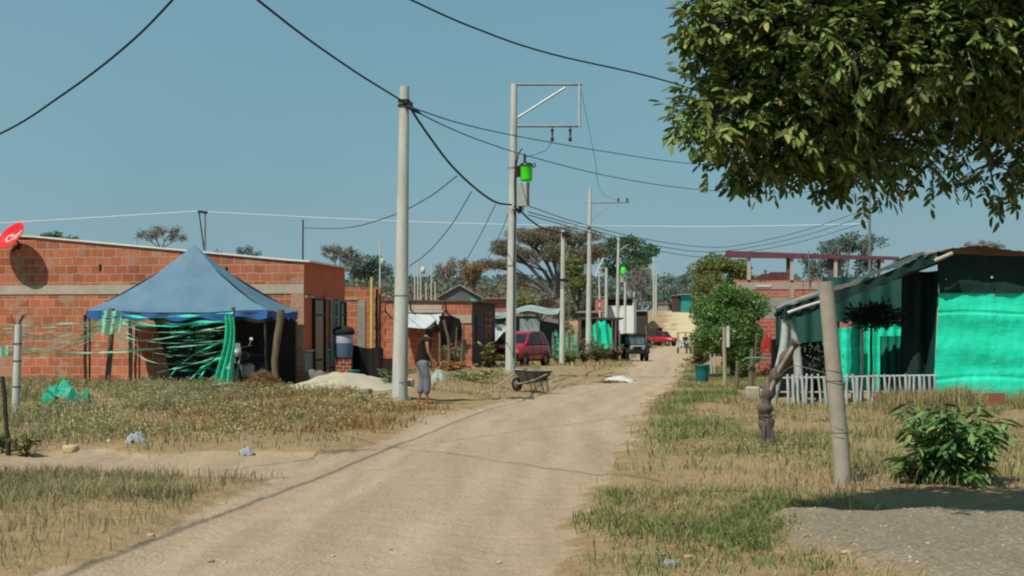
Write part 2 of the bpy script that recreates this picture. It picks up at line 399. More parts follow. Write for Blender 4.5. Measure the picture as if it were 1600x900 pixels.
ys = axis_pts((-60, 4, 4), (4, 9, .6), (9, 36, .11), (36, 60, .25), (60, 110, .8), (110, 360, 3), (360, 900, 30), (900, 4200, 300))
XX, YY = np.meshgrid(xs, ys); ZZ = gz(XX, YY)
RM = road_mask(XX, YY); GM = gravel_mask(XX, YY); HM = sstep(190, 212, YY) * sstep(400, 340, YY)
nx, ny = len(xs), len(ys)
idx = np.arange(nx * ny).reshape(ny, nx)
Q = np.stack([idx[:-1, :-1], idx[:-1, 1:], idx[1:, 1:], idx[1:, :-1]], -1).reshape(-1, 4)
V = np.stack([XX, YY, ZZ], -1).reshape(-1, 3)
A = np.stack([RM, GM, HM * RM, rut(XX, YY)], -1).reshape(-1, 4)
fm = RM.ravel()[Q].mean(1) > .5
for nm, sel in (('ground', ~fm), ('dirt_road', fm)):
    q = Q[sel]; u, inv = np.unique(q, return_inverse=True)
    o = npmesh(nm, V[u], inv.reshape(-1, 4), M_ground, attr={'mask': A[u]}, smooth=True)
    tag(o, kind='structure')
# ---------------------------------------------------------------- vegetation
def unit(a): return a / np.maximum(np.linalg.norm(a, axis=1, keepdims=True), 1e-9)
def leaves_mesh(P, D, Nn, L, Wd, fold=.12):
    """P base points, D directions, Nn rough normals, L lengths, Wd widths -> folded 2-quad leaves"""
    D = unit(D); S = np.cross(D, Nn); S = unit(S); U = np.cross(S, D)
    L = np.asarray(L)[:, None]; Wd = np.asarray(Wd)[:, None]
    T = P + D * L - U * L * .10; up = U * Wd * fold
    a1 = P + D * L * .28; a2 = P + D * L * .72 - U * L * .04
    n = len(P); V = np.stack([P, a1 + S * Wd * .46 + up, a2 + S * Wd * .40 + up, T, a2 - S * Wd * .40 + up, a1 - S * Wd * .46 + up], 1).reshape(-1, 3)
    b = np.arange(n)[:, None] * 6
    Q = np.concatenate([b + np.array([0, 1, 2, 3]), b + np.array([0, 3, 4, 5])], 1).reshape(-1, 4)
    return V, Q
def rhomb(P, D, Nn, L, Wd):
    D = unit(D); S = unit(np.cross(D, Nn)); L = np.asarray(L)[:, None]; Wd = np.asarray(Wd)[:, None]
    V = np.stack([P, P + D * L * .5 + S * Wd * .5, P + D * L, P + D * L * .5 - S * Wd * .5], 1).reshape(-1, 3)
    return V, np.arange(len(P) * 4).reshape(-1, 4)
def rdir(n): return unit(RNG.normal(size=(n, 3)))
def twigs(A, B, r):
    """flat crossed slivers between A and B"""
    D = unit(B - A); S = unit(np.cross(D, rdir(len(A)))); r = np.asarray(r)[:, None]
    V = np.stack([A - S * r, A + S * r, B + S * r * .4, B - S * r * .4], 1).reshape(-1, 3)
    return V, np.arange(len(A) * 4).reshape(-1, 4)
LG = leafmat('leaf_green', [(0, (87, 115, 57)), (.5, (115, 140, 72)), (1, (140, 155, 82))])
LDK = leafmat('leaf_dark_green', [(0, (70, 102, 76)), (.6, (88, 120, 84)), (1, (110, 134, 94))], .38, .8, .1)
LOL = leafmat('leaf_olive', [(0, (104, 120, 76)), (.6, (130, 142, 86)), (.88, (142, 138, 92)), (1, (152, 126, 94))], .35, .8, .1)
LHZ = leafmat('leaf_hazy', [(0, (96, 116, 112)), (.6, (114, 132, 124)), (1, (132, 144, 134))], .42, .8, .1)  # distance haze is mixed into the far trees' leaf and bark colours
LBR = leafmat('leaf_drybrown', [(0, (132, 132, 120)), (.5, (148, 140, 126)), (1, (156, 136, 118))], .42, .8, .1)
LBG = leafmat('leaf_greygreen_dry', [(0, (100, 110, 92)), (.4, (126, 124, 102)), (.75, (142, 128, 108)), (1, (154, 126, 106))], .4, .8, .1)
LOR = leafmat('leaf_orange', [(0, (148, 130, 102)), (.6, (164, 138, 108)), (1, (136, 134, 110))], .4, .8, .1)
M_bark = surf('bark_grey', (92, 84, 74), (62, 58, 52), 4, .9, bmp=.5, stretch=(4, 4, 1))
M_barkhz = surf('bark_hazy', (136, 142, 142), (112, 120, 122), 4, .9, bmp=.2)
M_barkdk = surf('bark_dark', (104, 106, 106), (80, 84, 86), 4, .9, bmp=.4)
def bend(a, b, up, n=5):
    a = Vector(a); b = Vector(b); L = (b - a).length
    off = Vector((random.uniform(-1, 1), random.uniform(-1, 1), random.uniform(-.3, .6))) * L * .09
    return [a.lerp(b, i / n) + off * math.sin(math.pi * i / n) + Vector((0, 0, up * L * math.sin(math.pi * i / n))) for i in range(n + 1)]
def tree(name, label, cat, base, fork, blobs, leaf=None, bark=None, nleaf=4000, ls=.3, tr=.25, ntwig=0, tw=.02, fill=.55, group=None, per=6, limbs=None, sag=0.0, lw=.5):
    """base: ground point; fork: point where limbs start; blobs: [(centre, (rx,ry,rz))] crown lobes in world space."""
    base = Vector(base); fork = Vector(fork)
    t = thing(name, label, cat, base, 0, group)
    mb = MB(); mb.tube(bend(base + Vector((0, 0, -.3)), fork, 0, 6), [tr * (1.25 - .45 * i / 6) for i in range(7)], 10)
    cl = []
    for c, r in blobs:
        c = Vector(c); tip = c + Vector((0, 0, -r[2] * .25))
        R0 = tr * .55
        pl = bend(fork, tip, .08, 6); mb.tube(pl, [R0 * (1 - .7 * i / 6) for i in range(7)], 7)
        for k in range(per):
            d = RNG.normal(size=3); d /= np.linalg.norm(d); d[2] = d[2] * .8 + .15
            q = np.array(c) + d * np.array(r) * RNG.uniform(.45, .92)
            s = pl[3 + k % 4]; mb.tube(bend(s, q, .03, 4), [R0 * .38 * (1 - .75 * i / 4) + .008 for i in range(5)], 5)
            cl.append((q, np.array(r) * RNG.uniform(.3, .5)))
    mb.build('trunk', bark or M_bark, t, world=True)
    Vs = []; Qs = []; off = 0
    def put(VQ):
        nonlocal off
        Vs.append(VQ[0]); Qs.append(VQ[1] + off); off += len(VQ[0])
    vol = np.array([np.prod(c[1]) ** .67 for c in cl]); vol /= vol.sum()
    if leaf and nleaf:
        which = RNG.choice(len(cl), nleaf, p=vol)
        C = np.array([c[0] for c in cl])[which]; Rr = np.array([c[1] for c in cl])[which]
        d = rdir(nleaf) * (RNG.random(nleaf) ** (1 - fill))[:, None]
        P = C + d * Rr * 1.15
        D = rdir(nleaf) * .8 + d * .8; D[:, 2] -= sag
        put(rhomb(P, D, rdir(nleaf), ls * RNG.uniform(.6, 1.3, nleaf), ls * lw * RNG.uniform(.7, 1.3, nleaf)))
    if Vs:
        V = np.concatenate(Vs); npmesh('crown', V - np.array(base), np.concatenate(Qs), leaf, t)
    if ntwig:
        which = RNG.choice(len(cl), ntwig, p=vol)
        C = np.array([c[0] for c in cl])[which]; Rr = np.array([c[1] for c in cl])[which]
        f = np.array(fork); B = C + rdir(ntwig) * Rr * 1.25 * (RNG.random(ntwig) ** .4)[:, None]
        A_ = C + (B - C) * .2 + (f - C) * .06 * RNG.random((ntwig, 1)); 
        V, Qq = twigs(A_, B, np.full(ntwig, tw))
        npmesh('bare_crown', V - np.array(base), Qq, bark or M_bark, t)
    return t
def blob(px, py, Y, rx, rz, ry=None):          # a crown lobe, radii in metres
    return (W(px, py, Y), (rx, ry or rx, rz))

# far wood along the skyline: one mass nobody could count
def far_woods(name, x0, x1, Y, hfun, n, ls, m):
    x = RNG.uniform(x0, x1, n); y = Y + RNG.uniform(-25, 25, n)
    h = hfun(x) * (.55 + .45 * fbm(x * .11, y * .11)) ; z = gz(x, y) + h * RNG.random(n) ** .75
    P = np.stack([x, y, z], 1); V, Q = rhomb(P, rdir(n), rdir(n), ls * RNG.uniform(.6, 1.3, n), ls * .7 * RNG.uniform(.6, 1.3, n))
    return tag(npmesh(name, V, Q, m), 'distant hazy belt of woodland along the skyline', 'woods', kind='stuff')
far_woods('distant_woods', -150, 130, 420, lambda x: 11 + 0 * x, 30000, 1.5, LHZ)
far_woods('distant_woods', -30, 9, 245, lambda x: 9.5 + 0 * x, 12000, .8, LBG)['label'] = 'nearer grey-green belt of trees behind the poles and roofs'

# ---- foreground tree, top right corner
def foreground_tree():
    base = Vector((6.4, 12.6, g1(6.4, 12.6)))
    t = thing('shade_tree', 'big leafy shade tree overhanging from the upper corner', 'tree', base)
    mb = MB(); fork = Vector((5.9, 12.3, 2.7))
    mb.tube(bend(base + Vector((0, 0, -.4)), fork, 0, 6), [.34, .30, .27, .26, .25, .25, .27], 12)
    lobes = []
    sc = lambda px, py, Y, r, k=1.0: lobes.append((np.array(W(px + (14 if px < 1300 else 8), py, Y)), r * .95, k))
    # lower fringe and left edge, as the crown hangs
    for a in [(1135, 30, 11.2, .34), (1120, 175, 11.2, .30), (1170, 110, 11.6, .42), (1180, 235, 11.4, .27), (1260, 60, 11.0, .46), (1270, 180, 11.2, .42), (1285, 256, 11.5, .22, .5), (1380, 90, 10.9, .5), (1370, 212, 11.3, .30, .6), (1345, 275, 11.6, .2, .25),
              (1480, 60, 11.0, .5), (1490, 160, 11.6, .34, .42), (1440, 244, 11.9, .26, .22), (1590, 90, 11.2, .55), (1600, 190, 11.8, .40, .34), (1540, 256, 12.0, .30, .2), (1600, 280, 12.1, .26, .2), (1240, 130, 12.4, .45), (1420, 110, 12.3, .45, .5), (1560, 20, 12, .55)]:
        sc(*a)
    for px, py, Y, r in [(1180, -90, 11.4, .5), (1330, -90, 11.0, .6), (1500, -90, 11.0, .65), (1680, -60, 11.2, .75), (1700, 110, 11.8, .6), (1820, 60, 12.2, .9), (1960, -20, 12.0, .9), (1900, 180, 12.2, .7), (1860, -120, 12.0, .8), (2050, 90, 12.0, .8)]:
        sc(px, py, Y, r, .8)
    limbs = {}
    hubs = [Vector((4.6, 12.0, 3.4)), Vector((3.5, 11.8, 3.6)), Vector((2.6, 11.6, 3.5)), Vector((4.4, 11.9, 4.1)), Vector((6.1, 12.2, 3.9))]
    par = [fork, hubs[0], hubs[1], fork, fork]; rad = [.15, .10, .07, .14, .15]
    for h, p, r in zip(hubs, par, rad): mb.tube(bend(p, h, .06, 6), [r * (1.2 - .35 * i / 6) for i in range(7)], 8)
    P0 = []; D0 = []; K = []
    for c, r, k in lobes:
        h = min(hubs, key=lambda q: (Vector(c) - q).length)
        pl = bend(h, Vector(c), .04, 6); mb.tube(pl, [.05 * (1 - .7 * i / 6) + .008 for i in range(7)], 6)
        n = int(560 * k * (r / .4) ** 2 * .70)
        d = rdir(n); d[:, 2] = np.where(d[:, 2] < -.3, d[:, 2] * .8, d[:, 2])
        rr = RNG.random(n) ** .38
        tips = c + d * rr[:, None] * r * np.array([1.1, 1.0, 1.0])
        P0.append(tips); dd = d * .9 + RNG.normal(size=(n, 3)) * .5; dd[:, 2] -= .35; D0.append(dd)
        for q in tips[:: 7]: mb.tube(bend(Vector(c), Vector(q), 0, 3), [.012, .009, .006, .004], 4, caps=False)
    # loose sprays dangling under the crown
    dang = [(1105, 288, 11.2), (1153, 298, 11.3), (1310, 303, 11.5), (1320, 297, 11.4), (1398, 300, 11.6), (1405, 312, 11.6), (1490, 308, 11.9), (1508, 300, 11.9), (1562, 330, 12), (1553, 322, 12), (1578, 318, 12), (1470, 292, 11.8), (1345, 150, 10.4), (1335, 190, 10.4), (1342, 210, 10.4), (1050, 185, 11.1), (1062, 196, 11.1), (1258, 290, 11.5), (1230, 285, 11.4), (1420, 290, 11.7), (1525, 290, 12.0)]
    hp = np.array([W(a, b - 26, c) for a, b, c in dang]); P0.append(hp); D0.append(np.tile([[0.05, 0, -1.0]], (len(hp), 1)) + RNG.normal(size=(len(hp), 3)) * .25)
    for q in hp:
        cc = min(lobes, key=lambda l: np.linalg.norm(l[0] - q))[0]; mb.tube(bend(Vector(cc), Vector(q), 0, 4), [.01, .009, .007, .005, .004], 4, caps=False)
    mb.build('trunk', M_barkdk, t, world=True)
    P0 = np.concatenate(P0); D0 = unit(np.concatenate(D0)); n = len(P0)
    # every spray is a pinnate leaf: a rachis with pairs of leaflets
    up = rdir(n) * .5 + np.array([0, 0, 1.0]); S = unit(np.cross(D0, up)); U = unit(np.cross(S, D0))
    Ls = RNG.uniform(.13, .24, n); LP = []; LD = []; LN = []; LL = []
    for j in range(5):
        f = .25 + .75 * j / 4
        for s in (-1, 1):
            if j == 4 and s == 1: continue
            keep = RNG.random(n) < .9
            p = P0 + D0 * (Ls * f)[:, None]; d = D0 * (.75 if j < 4 else 1.6) + S * s * 1.0 - U * .25 + RNG.normal(size=(n, 3)) * .16
            d[:, 2] -= .2
            LP.append(p[keep]); LD.append(d[keep]); LN.append((U + RNG.normal(size=(n, 3)) * .3)[keep]); LL.append(((.036 + .072 * RNG.random(n) ** .8) * (.8 + .3 * f))[keep])
    LP = np.concatenate(LP); LD = np.concatenate(LD); LN = np.concatenate(LN); LL = np.concatenate(LL)
    V, Q = leaves_mesh(LP, LD, LN, LL, LL * RNG.uniform(.34, .46, len(LL)), .16)
    m = leafmat('shade_tree_leaf', [(0, (60, 82, 40)), (.45, (90, 112, 52)), (.8, (116, 134, 66)), (.96, (144, 152, 84)), (1, (172, 150, 90))], .16, .55, .25)
    npmesh('crown', V - np.array(base), Q, m, t)
    V, Q = twigs(P0, P0 + D0 * Ls[:, None], np.full(n, .0025)); npmesh('leaf_stalks', V - np.array(base), Q, M_barkdk, t)
foreground_tree()

# ---- trees behind and among the houses
def T(name, label, px, Y, forkpy, blobs, cat='tree', **kw):
    b = GX(px, Y); return tree(name, label, cat, b, W(px + random.uniform(-3, 3), forkpy, Y), blobs, **kw)
Yb = 165
T('rain_tree', 'broad umbrella-shaped rain tree with thin grey-brown foliage behind the poles', 872, Yb, 470,
  [blob(790, 388, Yb, 2.1, .9), blob(775, 415, Yb - 4, 1.7, .7), blob(825, 375, Yb, 2.4, 1.0), blob(860, 366, Yb + 3, 2.4, .9), blob(900, 372, Yb, 2.3, 1.0), blob(925, 392, Yb - 2, 1.6, .9), blob(820, 402, Yb + 5, 2.0, .9), blob(865, 395, Yb - 3, 2.2, 1.0), blob(905, 405, Yb + 3, 1.8, 1.0), blob(800, 440, Yb, 1.3, .8)],
  leaf=LBG, bark=M_barkdk, nleaf=19000, ls=.25, tr=.5, ntwig=5200, tw=.018, per=13, fill=.72)
T('leafy_tree', 'tree with flat dark green crown behind the pole carrying a street lamp', 985, 200, 470,
  [blob(950, 392, 200, 2.2, 1.2), blob(975, 384, 200, 2.4, 1.1), blob(1000, 392, 202, 2.2, 1.2), blob(992, 420, 198, 2.2, 1.2), blob(960, 418, 203, 2.2, 1.2), blob(1008, 412, 200, 1.2, 1.0)], leaf=LDK, bark=M_barkhz, nleaf=4200, ls=.45, tr=.35, ntwig=500, tw=.03)
T('olive_tree', 'rounded yellowish olive tree beside the dark limbs of the rain tree', 902, 140, 480,
  [blob(898, 420, 140, 1.2, 1.5), blob(905, 445, 141, 1.3, 1.2), blob(890, 445, 139, 1.0, 1.1)], leaf=LOL, nleaf=2200, ls=.3, tr=.2)
T('thin_tree', 'sparse pale-branched tree behind the far lamp posts', 1003, 190, 480,
  [blob(985, 440, 190, 1.2, 1.3), blob(1008, 445, 190, 1.2, 1.5), blob(1000, 425, 191, 1.3, 1.0)], leaf=LBR, bark=M_barkhz, nleaf=700, ls=.3, tr=.16, ntwig=900, tw=.03)
T('bare_tree', 'leafless grey tree rising behind the orange painted house front', 530, 150, 425,
  [blob(518, 400, 150, 1.1, .9), blob(535, 394, 150, 1.2, .9), blob(552, 405, 150, 1.1, .9)], leaf=LBR, bark=M_barkhz, nleaf=900, ls=.25, tr=.14, ntwig=1500, tw=.024)
T('dark_tree', 'dense dark green tree between the orange house and the nearest pole', 572, 130, 440,
  [blob(560, 415, 130, 1.1, .9), blob(580, 412, 130, 1.1, .9), blob(595, 425, 130, .8, .7), blob(570, 430, 131, 1.2, .8)], leaf=LHZ, nleaf=2200, ls=.3, tr=.2)
T('bare_tree', 'fan-shaped leafless tree above the roof beside the blue tent peak', 252, 95, 392,
  [blob(228, 372, 95, .7, .55), blob(243, 366, 95, .8, .55), blob(262, 366, 95, .8, .55), blob(278, 373, 95, .6, .5)], leaf=LBR, bark=M_barkhz, nleaf=350, ls=.16, tr=.10, ntwig=1500, tw=.013)
T('round_tree', 'round green treetop showing above the brick wall beside the red dish', 90, 110, 400,
  [blob(78, 378, 110, .75, .6), blob(98, 376, 110, .8, .65), blob(112, 385, 110, .5, .4), blob(88, 390, 111, 1.0, .5)], leaf=LDK, nleaf=2500, ls=.2, tr=.2)
T('low_tree', 'small flat green treetop just above the roof line behind the brick wall', 190, 120, 405,
  [blob(180, 388, 120, .6, .35), blob(198, 389, 120, .6, .3)], leaf=LDK, nleaf=900, ls=.2, tr=.15)
T('wispy_tree', 'wispy greyish treetop to the side of the blue tent peak', 382, 150, 415,
  [blob(375, 398, 150, .7, .6), blob(392, 396, 150, .8, .6), blob(340, 396, 150, .5, .3)], leaf=LHZ, bark=M_barkhz, nleaf=500, ls=.25, tr=.12, ntwig=300, tw=.02)
T('dry_tree', 'dry rust-brown tree behind the gabled metal roof', 715, 170, 460,
  [blob(695, 428, 170, 1.3, 1.2), blob(715, 418, 170, 1.3, 1.1), blob(730, 435, 171, 1.2, 1.2)], leaf=LBR, bark=M_barkhz, nleaf=1600, ls=.3, tr=.2, ntwig=700, tw=.025)
T('orange_tree', 'orange-leaved dry tree next to the rust-brown one behind the metal roof', 740, 160, 460,
  [blob(735, 425, 160, 1.0, .8), blob(748, 420, 160, 1.0, .8), blob(742, 440, 161, 1.1, .9)], leaf=LOR, nleaf=1400, ls=.3, tr=.18)
T('broad_tree', 'green tree with reddish-brown flank behind the unfinished brick house', 1125, 118, 490,
  [blob(1098, 430, 118, 1.1, 1.0), blob(1120, 415, 118, 1.3, .8), blob(1148, 425, 118, 1.1, .9), blob(1108, 455, 117, 1.4, 1.2), blob(1140, 455, 118, 1.3, 1.1), blob(1165, 440, 119, .8, .7)], leaf=LOL, nleaf=12000, ls=.24, tr=.3, per=12, fill=.7)
T('tall_tree', 'tall grey-green tree seen through the open upper storey', 1320, 125, 450,
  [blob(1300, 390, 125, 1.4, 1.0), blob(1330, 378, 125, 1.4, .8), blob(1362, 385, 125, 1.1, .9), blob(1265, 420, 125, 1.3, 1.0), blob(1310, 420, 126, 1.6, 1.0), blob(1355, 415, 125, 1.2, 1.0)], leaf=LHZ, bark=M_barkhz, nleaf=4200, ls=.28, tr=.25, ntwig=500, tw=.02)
T('bare_tree', 'low bare brown treetop above the rusty shack roof', 1535, 90, 395,
  [blob(1515, 384, 90, .5, .25), blob(1540, 382, 90, .6, .25), blob(1560, 386, 90, .5, .2)], leaf=LBR, bark=M_barkhz, nleaf=300, ls=.15, tr=.08, ntwig=700, tw=.012)
T('skyline_tree', 'small bluish tree at the far end of the road', 1072, 330, 475,
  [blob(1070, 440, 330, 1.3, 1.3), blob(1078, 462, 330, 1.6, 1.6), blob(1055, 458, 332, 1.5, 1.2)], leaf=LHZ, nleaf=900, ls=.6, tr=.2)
# bushy green tree at the verge
Yk = 50
T('bushy_tree', 'bushy bright green tree spreading over the verge beside the road', 1145, Yk, 560,
  [blob(1112, 498, Yk, .62, .62), blob(1140, 475, Yk, .7, .5), blob(1168, 490, Yk, .62, .6), blob(1104, 530, Yk, .5, .42), blob(1132, 518, Yk - .5, .75, .7), blob(1165, 525, Yk, .6, .6), blob(1140, 545, Yk - .5, .6, .4), blob(1150, 560, Yk - .2, .4, .35), blob(1120, 470, Yk + .3, .4, .35), blob(1180, 470, Yk + .3, .35, .3), blob(1170, 560, Yk, .3, .3)],
  leaf=leafmat('bush_leaf', [(0, (72, 106, 58)), (.5, (98, 136, 72)), (1, (130, 160, 94))]) if 1 else leafmat('x', [(0, (70, 111, 52)), (.5, (96, 145, 65)), (1, (135, 179, 85))]), nleaf=40000, ls=.105, tr=.09, per=14, fill=.58)

# ---- grass and weeds
def blades(name, label, pts, h, wd, m, lean=.5):
    n = len(pts); a = RNG.uniform(0, 2 * math.pi, n); S = np.stack([np.cos(a), np.sin(a), 0 * a], 1)
    D = np.stack([np.cos(a + RNG.uniform(.8, 2.4, n)), np.sin(a + RNG.uniform(.8, 2.4, n)), 0 * a], 1) * (lean * RNG.uniform(.2, 1.3, n))[:, None]
    h = h[:, None]; wd = wd[:, None]; Z = np.array([0, 0, 1.0])
    m1 = pts + Z * h * .55 + D * h * .35; tp = pts + Z * h * (1 - .25 * np.abs(D).sum(1)[:, None]) + D * h
    V = np.stack([pts - S * wd, pts + S * wd, m1 + S * wd * .8, m1 - S * wd * .8, tp + S * wd * .1, tp - S * wd * .1], 1).reshape(-1, 3)
    b = np.arange(n)[:, None] * 6
    Q = np.concatenate([b + np.array([0, 1, 2, 3]), b + np.array([3, 2, 4, 5])], 1).reshape(-1, 4)
    return tag(npmesh(name, V, Q, m), label, 'grass', kind='stuff')
def scatter(n, x0, x1, y0, y1, dens):
    y = np.sqrt(RNG.uniform(y0 ** 2, y1 ** 2, n)); x = RNG.uniform(x0, x1, n)
    if callable(dens): k = RNG.random(n) < dens(x, y); x = x[k]; y = y[k]
    return x, y
def P3(x, y): return np.stack([x, y, gz(x, y) - .01], 1)
def clump(x, y, s=1.2, o=0): return sstep(.42, .62, fbm(x * s + o, y * s + o * 2, 3))
BARE = [(-7.3, 35.6, 3.2, 2.6)]           # open yards without grass: sand heap etc.
def off_lot(x, y):
    house = (x > -40) & (x < -4.9) & (y > 40.2)
    porch = (x > 5.3) & (y > 31.0) & (y < 39)
    yard = (x > -6.6) & (x < -2.0) & (y > 33.2) & (y < 47)
    path = (np.hypot((x + 1.7) / 1.5, (y - 33) / 2.6) < 1 + .5 * (fbm(x * 2, y) - .5))
    return (~house) & (~porch) & (~yard) & (~path)
M_straw = leafmat('dry_grass_blade', [(0, (132, 124, 88)), (.5, (164, 150, 112)), (.85, (190, 174, 134)), (1, (120, 120, 84))], .25, .8, .1)
M_weed = leafmat('weed_blade', [(0, (102, 108, 76)), (.45, (126, 126, 92)), (.75, (152, 142, 106)), (1, (172, 156, 120))], .25, .7, .1)
M_green = leafmat('green_grass_blade', [(0, (84, 108, 58)), (.6, (108, 128, 72)), (1, (136, 142, 88))], .25, .7, .1)
M_rustg = leafmat('rusty_dry_weed', [(0, (150, 118, 82)), (.5, (178, 144, 102)), (1, (132, 116, 82))], .25, .8, .1)
def bare(x, y): return sstep(.36, .52, fbm(x * .5 + 70, y * .5 + 31, 3))
def left_d(x, y): return (.12 + .88 * bare(x, y)) * (1 - road_mask(x, y)) ** 1.5 * off_lot(x, y) * sstep(0, 1, np.interp(y, _le[0], _le[1]) + .3 - x)
def right_d(x, y): return (.22 + .78 * bare(x + 40, y)) * (1 - road_mask(x, y)) ** 1.5 * off_lot(x, y) * (1 - gravel_mask(x, y)) * sstep(0, 1, x + .2 - np.interp(y, _re[0], _re[1]))
# left bank: dense grey-olive weeds
x, y = scatter(330000, -17, 1, 18, 62, lambda x, y: left_d(x, y) * (.05 + .75 * clump(x, y, .9)) * (.35 + .65 * (y < 40)))
n = len(x); hh = RNG.uniform(.06, .26, n) * (.45 + .9 * fbm(x * .7 + 3, y * .7)) * np.where(x > -4.6, .55, 1.0)
blades('weeds', 'greyish olive weeds covering the bank below the brick house', P3(x, y), hh, RNG.uniform(.003, .008, n), M_weed, .8)
x, y = scatter(90000, -17, 1, 18, 62, lambda x, y: left_d(x, y) * (.2 + .8 * clump(x, y, .7, 9)) * .8)
n = len(x); blades('dry_grass', 'straw coloured dry grass among the weeds of the house bank', P3(x, y), RNG.uniform(.06, .26, n), RNG.uniform(.004, .009, n), M_straw, .9)
x, y = scatter(60000, -6.2, -1.2, 23, 33, lambda x, y: left_d(x, y) * (.08 + .92 * clump(x, y, 1.4, 4)) * .7)
n = len(x); blades('dead_weeds', 'rusty brown dead weeds at the foot of the nearest pole', P3(x, y), RNG.uniform(.05, .22, n), RNG.uniform(.004, .011, n), M_rustg, 1.0)
# bottom-left corner
x, y = scatter(60000, -7, -1.5, 9, 16.6, lambda x, y: left_d(x, y) * (.3 + .7 * clump(x, y, 1.6, 2)))
n = len(x); blades('corner_grass', 'mixed green and dry grass in the near corner beside the road', P3(x, y), RNG.uniform(.05, .2, n), RNG.uniform(.002, .005, n), M_weed, 1.0)
x, y = scatter(26000, -7, -1.5, 9, 16.6, lambda x, y: left_d(x, y) * (.2 + .8 * clump(x, y, 2.0, 6)))
n = len(x); blades('corner_straw', 'pale straw in the near corner beside the road', P3(x, y), RNG.uniform(.06, .24, n), RNG.uniform(.002, .004, n), M_straw, 1.0)
# right verge
x, y = scatter(620000, .3, 13, 14.5, 75, lambda x, y: right_d(x, y) * (.12 + .88 * clump(x, y, .8, 3)) * np.where(y > 45, .4, 1))
n = len(x); hh = RNG.uniform(.08, .29, n) * (.4 + .8 * fbm(x * .6, y * .6 + 8)) * (.55 + .45 * sstep(.5, 3, x - np.interp(y, _re[0], _re[1])))
blades('dry_grass', 'yellow dry grass of the verge in front of the green shack', P3(x, y), hh, RNG.uniform(.0025, .006, n), M_straw, .8)
x, y = scatter(300000, .0, 12, 14.5, 62, lambda x, y: right_d(x, y) * clump(x, y, .7, 21) * (1.1 - .7 * sstep(1.2, 4, x - np.interp(y, _re[0], _re[1]))))
n = len(x); blades('green_grass', 'low green grass along the road side of the verge', P3(x, y), RNG.uniform(.05, .2, n), RNG.uniform(.003, .007, n), M_green, .9)
# near edge of the road and gravel
x, y = scatter(52000, .2, 2.6, 9, 14.8, lambda x, y: right_d(x, y) * (.08 + .92 * clump(x, y, 1.3, 31)) * (1 - gravel_mask(x, y)))
n = len(x); blades('verge_grass', 'short patchy green grass between road and gravel', P3(x, y), RNG.uniform(.03, .13, n), RNG.uniform(.002, .005, n), M_green, 1.1)
x, y = scatter(24000, .1, 3.2, 9, 14.8, lambda x, y: right_d(x, y) * (.1 + .9 * clump(x, y, 1.7, 13)))
n = len(x); blades('verge_straw', 'short dead straw between road and gravel', P3(x, y), RNG.uniform(.03, .15, n), RNG.uniform(.002, .004, n), M_straw, 1.2)
# far verges
x, y = scatter(90000, -4, 24, 60, 200, lambda x, y: (1 - road_mask(x, y)) * (.3 + .7 * clump(x, y, .3, 8)) * ((x - .129 * y < -.5) | (x - .129 * y > 1.0)))
n = len(x); blades('far_grass', 'dry yellow-green grass along the distant road edges', P3(x, y), RNG.uniform(.08, .3, n), RNG.uniform(.012, .03, n), M_straw, .8)

def leafy(name, label, cat, base, stems, m, ls=.1, lw=.35, droop=.5, per=26, h=.5, sr=.008, group=None, sm=None, tipbias=.0):
    """a plant of upright or arching stems with leaves along them"""
    t = thing(name, label, cat, base, 0, group); mb = MB(); P = []; D = []
    for dx, dy, dz in stems:
        e = Vector((dx, dy, dz)); pl = [Vector((0, 0, -.03))] + [e * f + Vector((0, 0, .12 * h * math.sin(math.pi * f))) for f in (.25, .5, .75, 1.0)]
        mb.tube(pl, [sr, sr * .9, sr * .8, sr * .6, sr * .4], 5)
        for _ in range(per):
            f = random.uniform(.25 + tipbias, 1.0) * 4; i = min(int(f), 3); p = pl[i].lerp(pl[i + 1], f - i)
            a = random.uniform(0, 6.283); d = Vector((math.cos(a), math.sin(a), random.uniform(-.2, .9) - droop)) + e.normalized() * .35
            P.append(p); D.append(d)
    mb.build('stem', sm or M_wooddk, t)
    P = np.array(P); D = np.array(D); n = len(P); L = ls * RNG.uniform(.65, 1.2, n)
    V, Q = leaves_mesh(P, D, np.array([0, 0, 1.0]) + RNG.normal(size=(n, 3)) * .35, L, L * lw, .2)
    npmesh('foliage', V, Q, m, t); return t
def fan(n, r, h, lo=.3):
    return [(math.cos(a) * r * random.uniform(.3, 1), math.sin(a) * r * random.uniform(.3, 1), h * random.uniform(lo, 1)) for a in [6.283 * (i + random.random() * .6) / n for i in range(n)]]
M_mango = leafmat('mango_leaf', [(0, (74, 110, 60)), (.5, (98, 136, 76)), (.9, (128, 160, 96)), (1, (164, 170, 114))], .3, .5, .25)
leafy('mango_sapling', 'bushy sapling with long drooping bright green leaves in dry grass', 'shrub', GP(1487, 753), fan(44, .62, .80, .12), M_mango, .22, .25, 1.0, 24, .6, .009)
leafy('yellow_weed', 'pale yellowish broad-leaved weed near the leaning stake', 'weed', GP(40, 712), fan(9, .22, .3), leafmat('yellow_weed_leaf', [(0, (110, 120, 62)), (1, (142, 146, 84))]), .09, .4, .2, 14, .3, .004)
leafy('green_weed', 'bright green weed at the picture edge behind the leaning stake', 'weed', GP(3, 708), fan(9, .18, .3), M_mango, .1, .35, .3, 14, .3, .004)
leafy('pale_bush', 'pale green bush half hidden behind the nearest pole', 'bush', GX(617, 35.5), fan(14, .45, .6), leafmat('pale_leaf', [(0, (96, 118, 70)), (1, (138, 152, 104))]), .12, .4, .3, 22, .4, .006)
leafy('yard_plant', 'clump of strappy grey-green plants at the foot of the brick wall', 'plant', GX(712, 54.0), fan(16, .55, .85), leafmat('strap_leaf', [(0, (92, 112, 74)), (1, (134, 146, 104))]), .35, .2, .3, 10, .5, .01)
